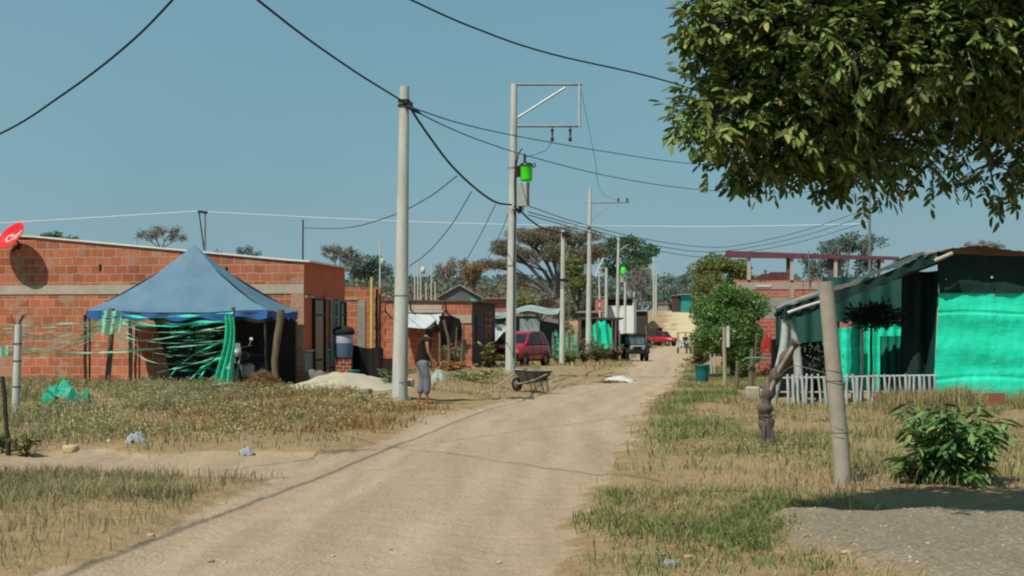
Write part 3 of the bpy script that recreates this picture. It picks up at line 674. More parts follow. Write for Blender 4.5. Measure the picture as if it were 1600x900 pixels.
leafy('yard_plant', 'yellow-green bush by the dark end of the brick house', 'plant', GX(764, 56.0), fan(10, .4, .95), leafmat('yellow_weed_leaf', []), .25, .4, .3, 14, .5, .01)
leafy('dead_plant', 'heap of orange dead leaves below the grey-green plants', 'plant', GX(702, 51.0), fan(26, 1.1, .35), leafmat('dead_leaf', [(0, (150, 104, 70)), (1, (176, 130, 90))]), .2, .5, .3, 12, .3, .008)
leafy('verge_weed', 'grey-green weed patch spreading below the wheelbarrow handle', 'weed', GX(740, 40.5), fan(30, 1.0, .28), leafmat('pale_leaf', []), .12, .4, .2, 14, .3, .004)
leafy('yard_plant', 'leafy green plant among the posts under the bushy tree', 'plant', GX(1160, 46.0), fan(12, .35, .7), LG, .14, .45, .3, 22, .4, .006)

# low leafy scrub mixed into the bank: small grey-green leaves close to the ground
def scrub(name, label, x, y, hmax, ls, m):
    n = len(x); P = P3(x, y); h = hmax * (.35 + .9 * fbm(x * 1.1 + 7, y * 1.1 + 2, 3)); P[:, 2] += h * RNG.random(n) ** .8
    D = rdir(n); D[:, 2] = np.abs(D[:, 2]) * .7; V, Q = rhomb(P, D, rdir(n), ls * RNG.uniform(.5, 1.4, n), ls * .45 * RNG.uniform(.6, 1.3, n))
    return tag(npmesh(name, V, Q, m), label, 'weeds', kind='stuff')
M_scrub = leafmat('scrub_leaf', [(0, (104, 116, 80)), (.35, (132, 138, 98)), (.7, (164, 156, 116)), (1, (202, 186, 146))], .25, .8, .1)
x, y = scatter(190000, -17, 0, 19.6, 36, lambda x, y: left_d(x, y) * clump(x, y, .8, 15) * np.where(x > -4.8, .45, 1))
scrub('weed_scrub', 'grey-green leafy scrub mixed into the house bank', x, y, .30, .05, M_scrub)
x, y = scatter(42000, -13, -6.4, 20.5, 33, lambda x, y: left_d(x, y) * sstep(.52, .66, fbm(x * .9 + 61, y * .9 + 23, 3)))
k = len(x); blades('tall_weeds', 'taller grey-green weed stalks standing in clumps on the bank', P3(x, y), RNG.uniform(.15, .45, k), RNG.uniform(.003, .007, k), M_scrub, .6)
x, y = scatter(70000, 1.5, 12, 15, 34, lambda x, y: right_d(x, y) * clump(x, y, .7, 41) * .7)
scrub('weed_scrub', 'low leafy weeds mixed into the dry verge before the shack', x, y, .16, .035, M_scrub)
x, y = scatter(40000, -7, 2.8, 9, 16.6, lambda x, y: np.where(x < 0, left_d(x, y), right_d(x, y)) * clump(x, y, 1.5, 51) * .8)
scrub('weed_scrub', 'small leafy weeds in the grass nearest the viewer', x, y, .10, .02, M_scrub)

# loose gravel and clods strewn over the road and its edges
def strewn(name, label, n, x0, x1, y0, y1, dens, smin, smax, m, cat):
    x, y = scatter(n, x0, x1, y0, y1, dens); n = len(x); c = P3(x, y); r = (smin + (smax - smin) * RNG.random(n) ** 3)[:, None]
    k = lambda: RNG.uniform(.7, 1.2, (n, 1)); a = RNG.uniform(0, 6.283, n); X = np.stack([np.cos(a), np.sin(a), 0 * a], 1) * r; Yv = np.stack([-np.sin(a), np.cos(a), 0 * a], 1) * r; Z = np.array([0, 0, 1.0]) * r
    V = np.stack([c + X * k(), c + Yv * k(), c - X * k(), c - Yv * k(), c + Z * k() * .8 + X * .3, c + Z * k() * .6 - X * .35], 1).reshape(-1, 3); b = np.arange(n)[:, None] * 6
    Q = np.concatenate([b + np.array(f) for f in ([0, 1, 4], [1, 5, 4], [1, 2, 5], [2, 3, 5], [3, 4, 5], [3, 0, 4])], 1).reshape(-1, 3)
    return tag(npmesh(name, V, Q, m), label, cat, kind='stuff')
M_clod = leafmat('clod', [(0, (128, 108, 86)), (.5, (168, 146, 120)), (.95, (180, 162, 138)), (1, (204, 192, 172))], .0, .9, .1)
strewn('gravel', 'loose stones and clods strewn over the dirt road', 16000, -6, 8, 9, 60, lambda x, y: (road_mask(x, y) > .1) * (.25 + .75 * clump(x, y, .9, 77)), .006, .03, M_clod, 'gravel')
strewn('gravel', 'coarse gravel lying on the bank in the near corner', 14000, 1.6, 7, 9, 13.2, gravel_mask, .004, .018, M_clod, 'gravel')
x, y = scatter(16000, -7, 8, 9, 45, lambda x, y: (road_mask(x, y) > .2) * (road_mask(x, y) < .98) * clump(x, y, 1.5, 91))
k = len(x); blades('road_edge_straw', 'stray straw tufts growing into the ragged road edge', P3(x, y), RNG.uniform(.03, .14, k), RNG.uniform(.002, .005, k), M_weed, 1.2)
# ---------------------------------------------------------------- poles and wires
PG = 'utility poles along the road'
M_lime = surf('lime_green_paint', (74, 226, 30), (66, 206, 28), 2, .45)
M_box = surf('grey_box_paint', (168, 174, 160), (150, 156, 146), 3, .6)
M_insul = surf('brown_insulator', (60, 48, 46), (40, 34, 34), 4, .35)
M_redpaint = surf('red_paint_band', (188, 62, 50), (160, 50, 44), 4, .7)
def concrete_pole(label, bpx, Y, tpx, tpy, w0, w1, mat=None, name='utility_pole', group=PG):
    b = GX(bpx, Y); top = W(tpx, tpy, Y)
    t = thing(name, label, 'pole', b, 0, group)
    mb = MB(); k = 9
    pts = [b.lerp(top, i / k) for i in range(k + 1)]; pts[0] = pts[0] + Vector((0, 0, -.4))
    mb.tube(pts, [(w0 + (w1 - w0) * i / k) / 2 / F * Y for i in range(k + 1)], 16)
    mb.build('shaft', mat or M_conc, t, world=True)
    return t, b, top
def bar(mb, a, b_, r, n=6): mb.tube([a, b_], r, n)
Y1, Y2 = 32.0, 47.2
# 1 nearest
p1, b1, t1 = concrete_pole('tall plain concrete pole nearest of all, standing beside the walking person', 624.5, Y1, 632, 135, 25, 15)
mb = MB()
for py, r in ((158, .13), (165, .13)): c = W(631.5, py, Y1); mb.lathe([(r, -.025), (r, .025)], c, 16)
c = W(639, 163, Y1 - .05); mb.box(c, (.16, .1, .09)); mb.tube([W(636, 166, Y1 - .1), W(648, 172, Y1 - .15), W(658, 178, Y1 - .1)], [.04, .05, .02], 6)
mb.build('clamp', M_dark, p1, world=True)
for py in (462, 597):
    mb = MB(); c = W(627, py, Y1); mb.lathe([(.166 - .0004 * (600 - py) * .3, -.012), (.166 - .0004 * (600 - py) * .3, .012)], c, 18); mb.build('strap', M_steel, p1, world=True)
# 2 with transformer frame
p2, b2, t2 = concrete_pole('tall concrete pole with square steel frame and lime green transformer', 797.5, Y2, 803.5, 131, 17, 10)
def q2(px, py, dy=0): return W(px, py, Y2 + dy)
for k in (132, 197):
    mb = MB(); bar(mb, q2(799, k), q2(910 if k == 132 else 908, k), .045); mb.build('crossarm', M_steel, p2, world=True)
mb = MB(); bar(mb, q2(905.5, 130), q2(905.5, 199), .05); bar(mb, q2(804, 187), q2(883, 137), .04); mb.build('frame_brace', surf('pale_steel', (188, 196, 198), (168, 178, 182), 4, .5, .3), p2, world=True)
for px in (863, 891):
    mb = MB(); bar(mb, q2(px, 197), q2(px, 205), .02); mb.lathe([(.03, 0), (.07, .03), (.03, .06), (.07, .09), (.03, .12), (.03, .3), (.06, .34), (.02, .4)], q2(px, 221), 10); mb.build('insulator', M_insul, p2, world=True)
mb = MB(); c = q2(822.5, 283, -.25); mb.lathe([(.0, 0), (.15, .0), (.17, .03), (.18, .08), (.18, .44), (.19, .46), (.19, .5), (.12, .55), (0, .56)], c, 18)
tr = mb.build('transformer', M_lime, p2, world=True)
mb = MB(); mb.lathe([(.21, 0), (.21, .05), (.13, .09)], c + Vector((0, 0, .47)), 16); mb.box(c + Vector((-.26, .05, .3)), (.2, .1, .34)); mb.lathe([(.03, 0), (.05, .06), (.03, .12), (.05, .18), (.02, .3)], c + Vector((-.05, 0, .55)), 8)
mb.tube([c + Vector((.19, 0, .42)), c + Vector((.28, -.02, .46)), c + Vector((.24, 0, .56))], .025, 6); mb.build('bushing', M_insul, tr, world=False)
tr.children[0].matrix_local = xf(p2).inverted() if False else Matrix.Identity(4)
tr.children[0].location = -b2
mb = MB(); mb.box(q2(816, 304, -.28), (.30, .24, .74), bev=.02); bx = mb.build('meter_box', M_box, p2, world=True)
mb = MB(); mb.box(q2(825, 303, -.2), (.10, .2, .7)); mb.build('meter_box', M_steel, p2, world=True)
mb = MB()
for i in range(7):
    a = random.uniform(-.15, .15); mb.tube([q2(803, 322, -.2), q2(808 + i * 1.5, 330 + random.uniform(-2, 4), -.3 + a), q2(815 + random.uniform(-4, 4), 326 + random.uniform(-4, 6), -.2), q2(811, 318, -.25)], .022, 5)
mb.tube([q2(806, 250, -.12), q2(804, 285, -.14), q2(805, 318, -.16), q2(803, 420, -.14), q2(802.5, 560, -.17)], .02, 5)
mb.tube([q2(816, 232, -.2), q2(810, 240, -.15), q2(806, 262, -.15)], .02, 5)
mb.build('cable_bunch', M_cable, p2, world=True)
mb = MB(); mb.lathe([(.155, -.012), (.155, .012)], q2(799, 415), 16); mb.build('strap', M_steel, p2, world=True); mb = MB(); mb.lathe([(.135, -.012), (.135, .012)], q2(800, 262), 16); mb.build('strap', M_steel, p2, world=True)
# 3
Y3 = Yrow(574)
p3, b3, t3 = concrete_pole('short concrete pole carrying a coil of cable, beyond the wheelbarrow', 878, Y3, 880, 359, 9, 6)
mb = MB()
for i in range(4): mb.lathe([(.16 + .05 * i, -.02), (.19 + .05 * i, 0), (.16 + .05 * i, .02)], W(879, 436 + i * 1.2, Y3), 14)
mb.build('cable_coil', M_cable, p3, world=True)
mb = MB(); mb.box(W(883, 366, Y3 - .1), (.3, .12, .2)); mb.build('clamp', M_dark, p3, world=True)
mb = MB(); mb.tube([W(879, 366, Y3 - .1), W(887, 371, Y3 - .1), W(892, 366, Y3)], .04, 5); mb.build('cable_end', M_dark, p3, world=True)
# 4
Y4 = Yrow(565)
p4, b4, t4 = concrete_pole('slim tall concrete pole with one steel crossarm, before the green netting', 919, Y4, 922, 295, 9.5, 5)
mb = MB(); bar(mb, W(918, 317, Y4), W(984, 316, Y4), .05); bar(mb, W(923, 345, Y4), W(955, 318, Y4), .025); mb.build('crossarm', M_steel, p4, world=True)
for px in (966, 980): mb = MB(); mb.lathe([(.03, 0), (.07, .06), (.04, .12), (.08, .18), (.03, .26)], W(px, 316, Y4), 8); mb.build('insulator', M_insul, p4, world=True)
mb = MB()
for py in (356, 402): mb.lathe([(.13, -.05), (.13, .05)], W(921, py, Y4), 10)
mb.build('clamp', M_dark, p4, world=True)
# 5 lamp mast with red and white bands
Y5 = Yrow(560)
b = GX(939, Y5); t = thing('lamp_mast', 'thin pale mast with red bands and a tilted white tube lamp', 'lamp post', b)
mb = MB(); mb.tube([b + Vector((0, 0, -.2)), W(937, 480, Y5), W(936, 420, Y5)], [.07, .06, .05], 8); mb.build('shaft', M_white, t, world=True)
for py in (470, 482, 500): mb = MB(); mb.lathe([(.068, -.1), (.068, .1)], W(937, py, Y5), 8); mb.build('band', M_redpaint, t, world=True)
mb = MB(); mb.tube([W(931, 431, Y5), W(943, 403, Y5)], .07, 8); mb.build('tube_lamp', M_white, t, world=True)
# others down the road
_, b6, t6 = concrete_pole('pale concrete pole right behind the thin lamp mast', 947, 100, 947.5, 418, 6.5, 4.5)
Y7 = 150
p7, b7, t7 = concrete_pole('tall far pole with small green transformer and angled lamp arm', 964, Y7, 966.5, 364, 6.5, 3.4)
mb = MB(); bar(mb, W(967, 392, Y7), W(985, 380, Y7), .06); mb.build('lamp_arm', M_steel, p7, world=True)
mb = MB(); mb.box(W(988, 377, Y7), (.75, .3, .16), rot=(0, -.5, 0)); mb.build('lamp_head', M_dark, p7, world=True)
mb = MB(); mb.lathe([(0, 0), (.25, 0), (.26, .1), (.26, .6), (.16, .72), (0, .72)], W(974, 429, Y7 - .4), 12); mb.build('transformer', M_lime, p7, world=True)
mb = MB(); mb.box(W(971.5, 435, Y7 - .3), (.32, .25, .75)); mb.build('meter_box', M_box, p7, world=True)
concrete_pole('far pale pole standing just past the pole with the small green transformer', 976, 158, 977, 440, 5, 3.6)
concrete_pole('far short pole in front of the white house wall, beside a similar one', 991, 185, 991, 456, 4, 3)
concrete_pole('last short pole before the pale sand slope', 1001, 200, 1001, 453, 3.8, 2.8)
p11, b11, t11 = concrete_pole('distant tall pole with lamp arm beyond the sand slope', 1021.5, 300, 1022, 388, 3.4, 2.4)
mb = MB(); bar(mb, W(1022, 411, 300), W(1013, 405, 300), .1); mb.box(W(1011.5, 405, 300), (1.0, .5, .25)); mb.build('lamp_arm', M_steel, p11, world=True)
concrete_pole('distant bare pole next to the tall one beyond the sand slope', 1025, 305, 1025.5, 418, 3.2, 2.4)
# behind the houses
concrete_pole('slim double steel pole rising behind the green shack roof', 1358.5, 80, 1359, 286, 5, 3.5, M_steel)
Yd = 92
pd, bd, td = concrete_pole('thin twin pole with crossed braces behind the blue tent peak', 320, Yd, 320.5, 330, 3.6, 3.0, M_steel)
mb = MB(); bar(mb, W(311, 331, Yd), W(319, 392, Yd), .04); bar(mb, W(309, 330, Yd), W(324, 332, Yd), .06); mb.box(W(313, 331, Yd), (.25, .15, .14)); mb.box(W(321, 332, Yd), (.25, .15, .14)); mb.build('brace', M_dark, pd, world=True)
concrete_pole('short pale pole poking above the brick wall roof', 213, 95, 213, 366, 3, 2.4)
concrete_pole('thin dark antenna mast behind the brick house corner', 472.5, 60, 473.5, 343, 3, 2.2, M_dark, name='antenna_mast')
pe, be, te = concrete_pole('thin pole with small white-capped transformer behind the orange house', 593, 125, 594, 378, 3.4, 2.4)
mb = MB(); mb.lathe([(0, 0), (.2, 0), (.2, .55), (.1, .65), (0, .65)], W(597.5, 416, 124.6), 10); mb.build('transformer', surf('pale_green_paint', (150, 190, 165), (130, 170, 150), 3, .6), pe, world=True)
G3 = 'distant row of thin poles above the brick house'
for px, tpy, lab in ((648, 413, 'first of the distant thin poles, closest to the big pole'), (653, 408, 'second distant thin pole, close beside the first'), (657.5, 420, 'distant thin pole carrying a small white box'), (666, 432, 'short distant thin pole after the one with a box'), (674, 412, 'tall distant thin pole standing apart at the row end'), (680, 440, 'shortest distant thin pole beside the gabled metal roof')):
    pp, _, _ = concrete_pole(lab, px, 170, px, tpy, 2.8, 2.2, group=G3)
    if px == 657.5: mb = MB(); mb.lathe([(0, 0), (.24, 0), (.24, .7), (.1, .8), (0, .8)], W(661, 428, 169.6), 10); mb.build('transformer', M_white, pp, world=True)

def crom(P, n=8):
    P = [Vector(p) for p in P]; P = [P[0] * 2 - P[1]] + P + [P[-1] * 2 - P[-2]]; out = []
    for i in range(1, len(P) - 2):
        a, b, c, d = P[i - 1:i + 3]
        for k in range(n):
            t = k / n; out.append(.5 * ((2 * b) + (c - a) * t + (2 * a - 5 * b + 4 * c - d) * t * t + (3 * b - a - 3 * c + d) * t ** 3))
    out.append(P[-2]); return out
def cable(label, pts, r, m=None, group='overhead cables'):
    mb = MB(); mb.tube(crom(pts), r, 6); o = mb.build('power_cable', m or M_cable, None); recentre(o)
    return tag(o, label, 'cable', group)
at1 = W(632, 160, Y1 - .08); at2 = W(799, 320, Y2 - .2)
cable('thick black cable coming in from above to the top of the nearest pole', [(-6.3, 2, 7.2), (-4.9, 12, 6.62), W(408, 4, 22.4), W(540, 102, 27.6), at1], .019)
cable('lone black cable crossing the empty upper corner of sky', [W(600, -420, 12), W(430, -190, 15), W(272, -3, 18), W(190, 78, 20), W(95, 150, 22), W(-2, 210, 24.5), W(-160, 275, 29)], .016)
cable('black cable running from the top edge of the picture into the shade tree', [(-6.3, 13.2, 7.15), (-3.3, 19.2, 6.72), W(645, 1, 22.8), W(745, 45, 24.6), W(860, 84, 26.6), W(1075, 137, 31), (8, 40, 6.55), (14.5, 54, 7.2)], .015)
cable('thick sagging black cable slung between the two nearest poles', [W(640, 167, Y1 - .1), W(665, 205, 34.6), W(705, 258, 38.4), W(745, 296, 42), W(775, 316, 45), at2], .03)
cable('upper of two thin wires from the nearest pole across to the shade tree', [W(640, 167, Y1 - .1), W(720, 193, 38), W(810, 213, 45), W(940, 236, 54), W(1085, 256, 62), W(1240, 262, 70), W(1620, 250, 84)], .014)
cable('lower of two thin wires from the nearest pole to the steel pole by the shack', [W(640, 169, Y1 - .1), W(700, 199, 37), W(760, 223, 43), W(830, 245, 49), W(950, 275, 57), W(1080, 295, 65), W(1220, 302, 73), W(1358, 290, 80)], .014)
cable('black cable dipping from the transformer pole to the coil pole', [W(812, 328, Y2 - .2), W(830, 345, 52), W(852, 358, 60), W(880, 364, Y3)], .03)
cable('thin wire falling from the sagging cable to the antenna mast', [W(714, 275, 39.4), W(670, 308, 44), W(620, 334, 50), W(560, 353, 55), W(520, 357, 58), W(476, 356, 60)], .014)
cable('thin wire dropping steeply from the sagging cable behind the nearest pole', [W(737, 299, 41.6), W(705, 352, 46), W(670, 393, 51), W(640, 416, 55)], .014)
cable('short straight wire dropping from the sagging cable to the metal roof', [W(774, 320, 45), W(748, 372, 52), W(718, 425, 60)], .013)
cable('faint wire dropping just beside the transformer pole', [W(797, 326, 47), W(783, 362, 54), W(762, 405, 63), W(745, 440, 72)], .012)
for i, (k, l) in enumerate(((322, 'top wire from the transformer pole sagging toward the far steel pole'), (331, 'second wire from the transformer pole to the far steel pole'), (336, 'lowest long wire passing behind the slim crossarm pole'))):
    cable(l, [W(826, k, Y2), W(900, 347 + 5 * i, 58), W(1000, 372 + 7 * i, 68), W(1090, 385 + 8 * i, 74), W(1150, 384 + 6 * i, 76), W(1250, 362 + 8 * i, 78), W(1358, 326 + 10 * i, 80)], .014)
M_pale = surf('pale_wire', (212, 224, 226), (196, 210, 214), 3, .5, 0, 0)  # sunlight on these wires is put into their pale colour
cable('pale sunlit wire coming in to the twin pole behind the tent', [W(-60, 352, 90), W(100, 343, 91), W(310, 330, Yd)], .032, M_pale)
cable('pale sunlit wire leaving the twin pole toward the road', [W(322, 331, Yd), W(560, 343, 93), W(800, 351, 94), W(1100, 354, 95), W(1360, 350, 80)], .028, M_pale)
cable('thin jumper wire hanging from the end of the steel frame', [W(908, 140, Y2), W(920, 200, Y2), W(930, 250, Y2 + .5), W(940, 300, 60), W(966, 314, Y4)], .007)
cable('thin jumper wire between the hanging insulators and the transformer', [q2(863, 222), q2(850, 236), q2(820, 246, -.2)], .008)
# ---------------------------------------------------------------- left side houses
MBrick = brickmat('clay_block_wall', 'x', .345, .225, (190, 116, 86), (152, 88, 66), (176, 162, 142), patch=.47)
MBrick2 = brickmat('clay_block_wall_far', 'x', .33, .21, (188, 114, 84), (154, 90, 66), patch=.52, off=.1)
MBrickS = brickmat('clay_block_side', 'y', .36, .24, (160, 90, 70), (130, 74, 60), patch=.6, off=.07)
M_orange = surf('burnt_orange_paint', (206, 104, 64), (188, 92, 58), 2, .8)
M_beam = surf('cement_beam', (180, 172, 156), (156, 150, 136), 2.5, .9, bmp=.4)
def bq(mb, pts): mb.add(pts, [tuple(range(len(pts)))])
Hc = Vector(((475 - 800) / F * 40.4, 40.4, .17))
Hb = thing('brick_house', 'low red block house with burnt orange front behind the blue tent', 'house', Hc, -ROAD_ANG)
L1, D1, hr, hl = 14.0, 4.55, 3.2, 3.92       # wall length to -x, facade depth along +y
def top1(u): return hr + (hl - hr) * min(1, -u / 7.6) + (.04 * (-u - 7.6) if -u > 7.6 else 0)
mb = MB()     # side wall, facing the viewer
for i in range(14):
    u0, u1 = -L1 + i * L1 / 14, -L1 + (i + 1) * L1 / 14
    mb.add([(u0, 0, -.4), (u1, 0, -.4), (u1, 0, top1(u1)), (u0, 0, top1(u0))], [(0, 1, 2, 3)])
    mb.add([(u0, .15, -.4), (u1, .15, -.4), (u1, .15, top1(u1)), (u0, .15, top1(u0))], [(3, 2, 1, 0)])
mb.build('wall', MBrick, Hb)
mb = MB(); mb.box((-L1 / 2 - .01, -.006, 2.50), (L1, .03, .24)); mb.build('concrete_beam', M_beam, Hb)
mb = MB(); mb.box((-.17, -.004, 1.2), (.34, .03, 3.2)); mb.build('corner_column', brickmat('corner_patch', 'x', .36, .245, (180, 100, 72), (176, 150, 128), patch=.40), Hb)
mb = MB()
for (u, z, a, b_) in ((-9.05, 3.28, .05, .22), (-8.95, 3.28, .03, .2), (-10.05, 2.8, .1, .08), (-5.6, 3.1, .06, .16), (-7.9, 3.62, .08, .06), (-3.2, 3.22, .08, .1), (-2.1, 3.05, .06, .1), (-10.9, 1.5, .3, .05)): mb.box((u, -.012, z), (a, .015, b_))
mb.build('wall_hole', M_black, Hb)
mb = MB()     # front facing the road
mb.box((-.076, D1 / 2 + .002, 1.45), (.15, D1 - .01, 3.6)); mb.build('facade', M_orange, Hb)
mb = MB(); mb.add([(-.149, .0, 3.2), (.0, .0, 3.2), (0, D1, 2.98 + .22), (-.149, D1, 3.2)], [(0, 1, 2, 3)]); mb = MB(); mb.box((.012, D1 / 2, .32), (.03, D1, 1.0)); mb.build('plinth', M_concd, Hb)
for (y0, y1, z0, z1, nm) in ((.85, 2.0, -.1, 2.25, 'window'), (2.95, 3.35, -.15, 2.2, 'door'), (3.75, 4.4, .3, 2.2, 'window')):
    mb = MB(); mb.box((.035, (y0 + y1) / 2, (z0 + z1) / 2), (.03, y1 - y0, z1 - z0)); f = mb.build(nm, M_glass, Hb)
    mb = MB()
    for yy in (y0, y1): mb.box((.055, yy, (z0 + z1) / 2), (.06, .08, z1 - z0 + .08))
    for zz in (z0, z1, z0 + (z1 - z0) * .82, z0 + (z1 - z0) * .3): mb.box((.053, (y0 + y1) / 2, zz), (.05, y1 - y0 - .081, .05))
    mb.build('frame', M_concd if nm == 'door' else M_dark, f)
for yy, a in ((2.72, .16), (3.56, .2)):
    mb = MB(); mb.box((.045, yy, 1.05), (.05, a, 2.5)); mb.build('pilaster', M_concd, Hb)
for z in (2.3, .87):
    mb = MB(); mb.box((.05, .42, z), (.04, .8, .05)); mb.box((.05, 2.3, z), (.04, .55, .05)); mb.build('ledge', M_beam, Hb)
mb = MB()     # thin metal roof
def rf(u, v): x = .16 - u * (L1 + .3); return Vector((x, -.05 + v * (D1 + .25), top1(min(x, 0)) + .05 - .0 * v))
mb.grid(rf, 28, 2); 
def rf2(u, v): p = rf(u, v); p.z -= .045; return p
mb.grid(lambda u, v: rf2(1 - u, v), 28, 2)
for i in range(28):
    a, b_ = rf(i / 28, 0), rf((i + 1) / 28, 0); mb.add([a, b_, rf2((i + 1) / 28, 0), rf2(i / 28, 0)], [(0, 1, 2, 3)])
mb.add([rf(0, 0), rf2(0, 0), rf2(0, 1), rf(0, 1)], [(0, 1, 2, 3)])
mb.build('roof', surf('white_edge_roof', (226, 226, 220), (206, 206, 200), 3, .6), Hb)

# satellite dish on the roof edge
M_red = surf('red_dish_paint', (226, 44, 48), (214, 38, 44), 2, .4, bmp=.02)
dc = W(19, 369, 40.95)
dish = thing('satellite_dish', 'red satellite dish with white lettering on the brick house roof', 'satellite dish', W(19, 392, 41.3))
ax = Vector((-.55, -.70, .45)).normalized()           # boresight
rx_ = Vector((.80, -.42, .30)); rx_ = (rx_ - ax * rx_.dot(ax)).normalized(); ry_ = ax.cross(rx_)
if ry_.z < 0: ry_ = -ry_
A_, B_ = .50, .36
# long axis seen tilted up to the right
def dp(r, t, k=0.0): return dc + rx_ * (A_ * r * math.cos(t)) + ry_ * (B_ * r * math.sin(t)) + ax * (.11 * r * r - .06 + k)
mb = MB(); n = 40; vs = []; fs = []
for k in (0.0, -.015):
    for i in range(9):
        for j in range(n): vs.append(dp(i / 8, 2 * math.pi * j / n, k))
for s in range(2):
    for i in range(8):
        for j in range(n):
            q = [s * 9 * n + i * n + j, s * 9 * n + i * n + (j + 1) % n, s * 9 * n + (i + 1) * n + (j + 1) % n, s * 9 * n + (i + 1) * n + j]
            fs.append(tuple(q if s == 0 else q[::-1]))
for j in range(n): fs.append((8 * n + j, 8 * n + (j + 1) % n, 17 * n + (j + 1) % n, 17 * n + j))
mb.add(vs, fs, True); mb.build('reflector', M_red, dish, world=True)
mb = MB(); mb.tube([dc - ax * .05, dc - ax * .25 + Vector((0, .05, -.1)), W(19, 392, 41.3)], [.03, .03, .03], 8); mb.build('mast', M_dark, dish, world=True)
fc = bpy.data.curves.new('lettering', 'FONT'); fc.body = 'Claro'; fc.size = .30; fc.align_x = 'CENTER'; fc.align_y = 'CENTER'; fc.extrude = .002; fc.offset = .006
tmp = bpy.data.objects.new('tmp_text', fc); col.objects.link(tmp); bpy.context.view_layer.update()
me = bpy.data.meshes.new_from_object(tmp.evaluated_get(bpy.context.evaluated_depsgraph_get())); bpy.data.objects.remove(tmp)
tx = rx_; ty = ry_
Mx = Matrix((tx, ty, tx.cross(ty))).transposed().to_4x4(); 
if Mx.to_3x3().col[2].dot(ax) < 0: pass
pts = []
for v in me.vertices:
    x, y = v.co.x, v.co.y
    rr = ((x + .06) / A_) ** 2 + ((y) / B_) ** 2
    v.co = Vector(dc + tx * (x + .06) + ty * y + ax * (.11 * rr - .06 + .008 + v.co.z)) - dish.location
me.materials.append(M_white); lo = bpy.data.objects.new('lettering', me); col.objects.link(lo); lo.parent = dish

# blue tent
M_blue = surf('blue_canvas', (100, 136, 158), (82, 116, 140), 1.4, .65, bmp=.15, transl=.12)
M_blue2 = surf('blue_canvas_strong', (50, 104, 168), (42, 90, 150), 2, .65, transl=.1)
tc0 = Vector(((135 - 800) / F * 38.05, 38.05, .14))
Tn = thing('canopy_tent', 'blue pyramid canopy tent with drooping valance in front of the brick house', 'tent', tc0, -ROAD_ANG)
TW, TD, TE, TP = 4.62, 2.75, 1.93, 3.62
C4 = [Vector((0, 0, TE)), Vector((TW, 0, TE + .0)), Vector((TW, TD, TE)), Vector((0, TD, TE))]; pk = Vector((TW / 2 - .02, TD / 2, TP))
mb = MB()
for i in range(4):
    a, b_ = C4[i], C4[(i + 1) % 4]
    def fn(u, v, a=a, b_=b_):
        e = a.lerp(b_, u) ; e.z -= .05 * math.sin(math.pi * u); p = e.lerp(pk, v)
        p.z -= .16 * math.sin(math.pi * v) * (1 - .35 * math.sin(math.pi * u)); p.z += .02 * math.sin(9 * u + 4 * v) * (1 - v); return p
    mb.grid(fn, 14, 12)
mb.build('canopy', M_blue, Tn)
for i in range(4):
    a, b_ = C4[i], C4[(i + 1) % 4]; mb = MB(); nn = (b_ - a).cross(Vector((0, 0, 1))).normalized()
    ph = i * 1.7
    mb.grid(lambda u, v: a.lerp(b_, u) + Vector((0, 0, -.05 * math.sin(math.pi * u) - v * (.17 + .05 * math.sin(9 * u * 3.1 + ph)) )) + nn * (.012 + .03 * v * math.sin(u * 40 + ph)), 40, 3)
    mb.build('valance', M_blue2, Tn)
for c in C4:
    mb = MB(); k = Vector((.06 if c.x < 1 else -.06, .06 if c.y < 1 else -.06, 0)); mb.tube([Vector((c.x, c.y, -.2)) + k, Vector((c.x, c.y, TE - .03)) + k], .028, 8); mb.build('leg', M_dark, Tn)
mb = MB()
for i in range(4):
    a, b_ = C4[i] - Vector((0, 0, .06)), C4[(i + 1) % 4] - Vector((0, 0, .06)); mb.tube([a, b_], .018, 6)
    mb.tube([C4[i] - Vector((0, 0, .07)), pk - Vector((0, 0, .2))], .016, 6)
mb.build('frame', M_dark, Tn)
# rough timber posts round the tent
def post(label, bx, by, Y, tx_, ty_, w0, w1, m=None, name='timber_post', cat='post', group=None, kink=0.0, n=9):
    b = GX(bx, Y); top = W(tx_, ty_, Y); mb = MB(); k = 6
    pts = [b.lerp(top, i / k) + Vector((kink * math.sin(math.pi * i / k) + random.uniform(-1, 1) * .006 * (w0 * Y / F) / .05, 0, 0)) for i in range(k + 1)]; pts[0].z -= .25
    mb.tube(pts, [(w0 + (w1 - w0) * i / k) / 2 / F * Y * random.uniform(.94, 1.06) for i in range(k + 1)], n)
    o = mb.build(name, m or M_wood, None); recentre(o); return tag(o, label, cat, group)
post('gnarled grey timber post holding up the near corner of the blue tent', 428, 611, 37.0, 440, 484, 10, 12, kink=-.04)
post('thin pale pipe under the tent beside the gnarled timber post', 417, 605, 37.6, 414, 500, 3.5, 3.5, M_steel, 'tent_pipe', 'pipe')
G5 = 'posts of the torn netting fence'
post('leaning timber post wrapped in green netting at the tent corner', 168, 603, 36.4, 175, 482, 9, 9, group=G5)
post('dark upright post under the far end of the tent valance', 133, 600, 37.9, 133, 492, 5, 5, M_wooddk, group=G5)
post('thin dark post nearest to the wall shadow under the tent', 205, 604, 37.5, 205, 510, 4, 3.5, M_wooddk, group=G5)
post('thin dark post close beside its twin under the tent', 211, 611, 37.3, 213, 510, 4, 3.5, M_wooddk, group=G5)
post('timber post carrying the bunched end of the green netting', 364, 612, 36.0, 364, 480, 6, 6, group=G5)
pc, pb, pt_ = concrete_pole('round concrete fence post with wire rings in the weeds', 24, 25.6, 29, 507, 13, 11, name='fence_post', group='fence posts')
mb = MB()
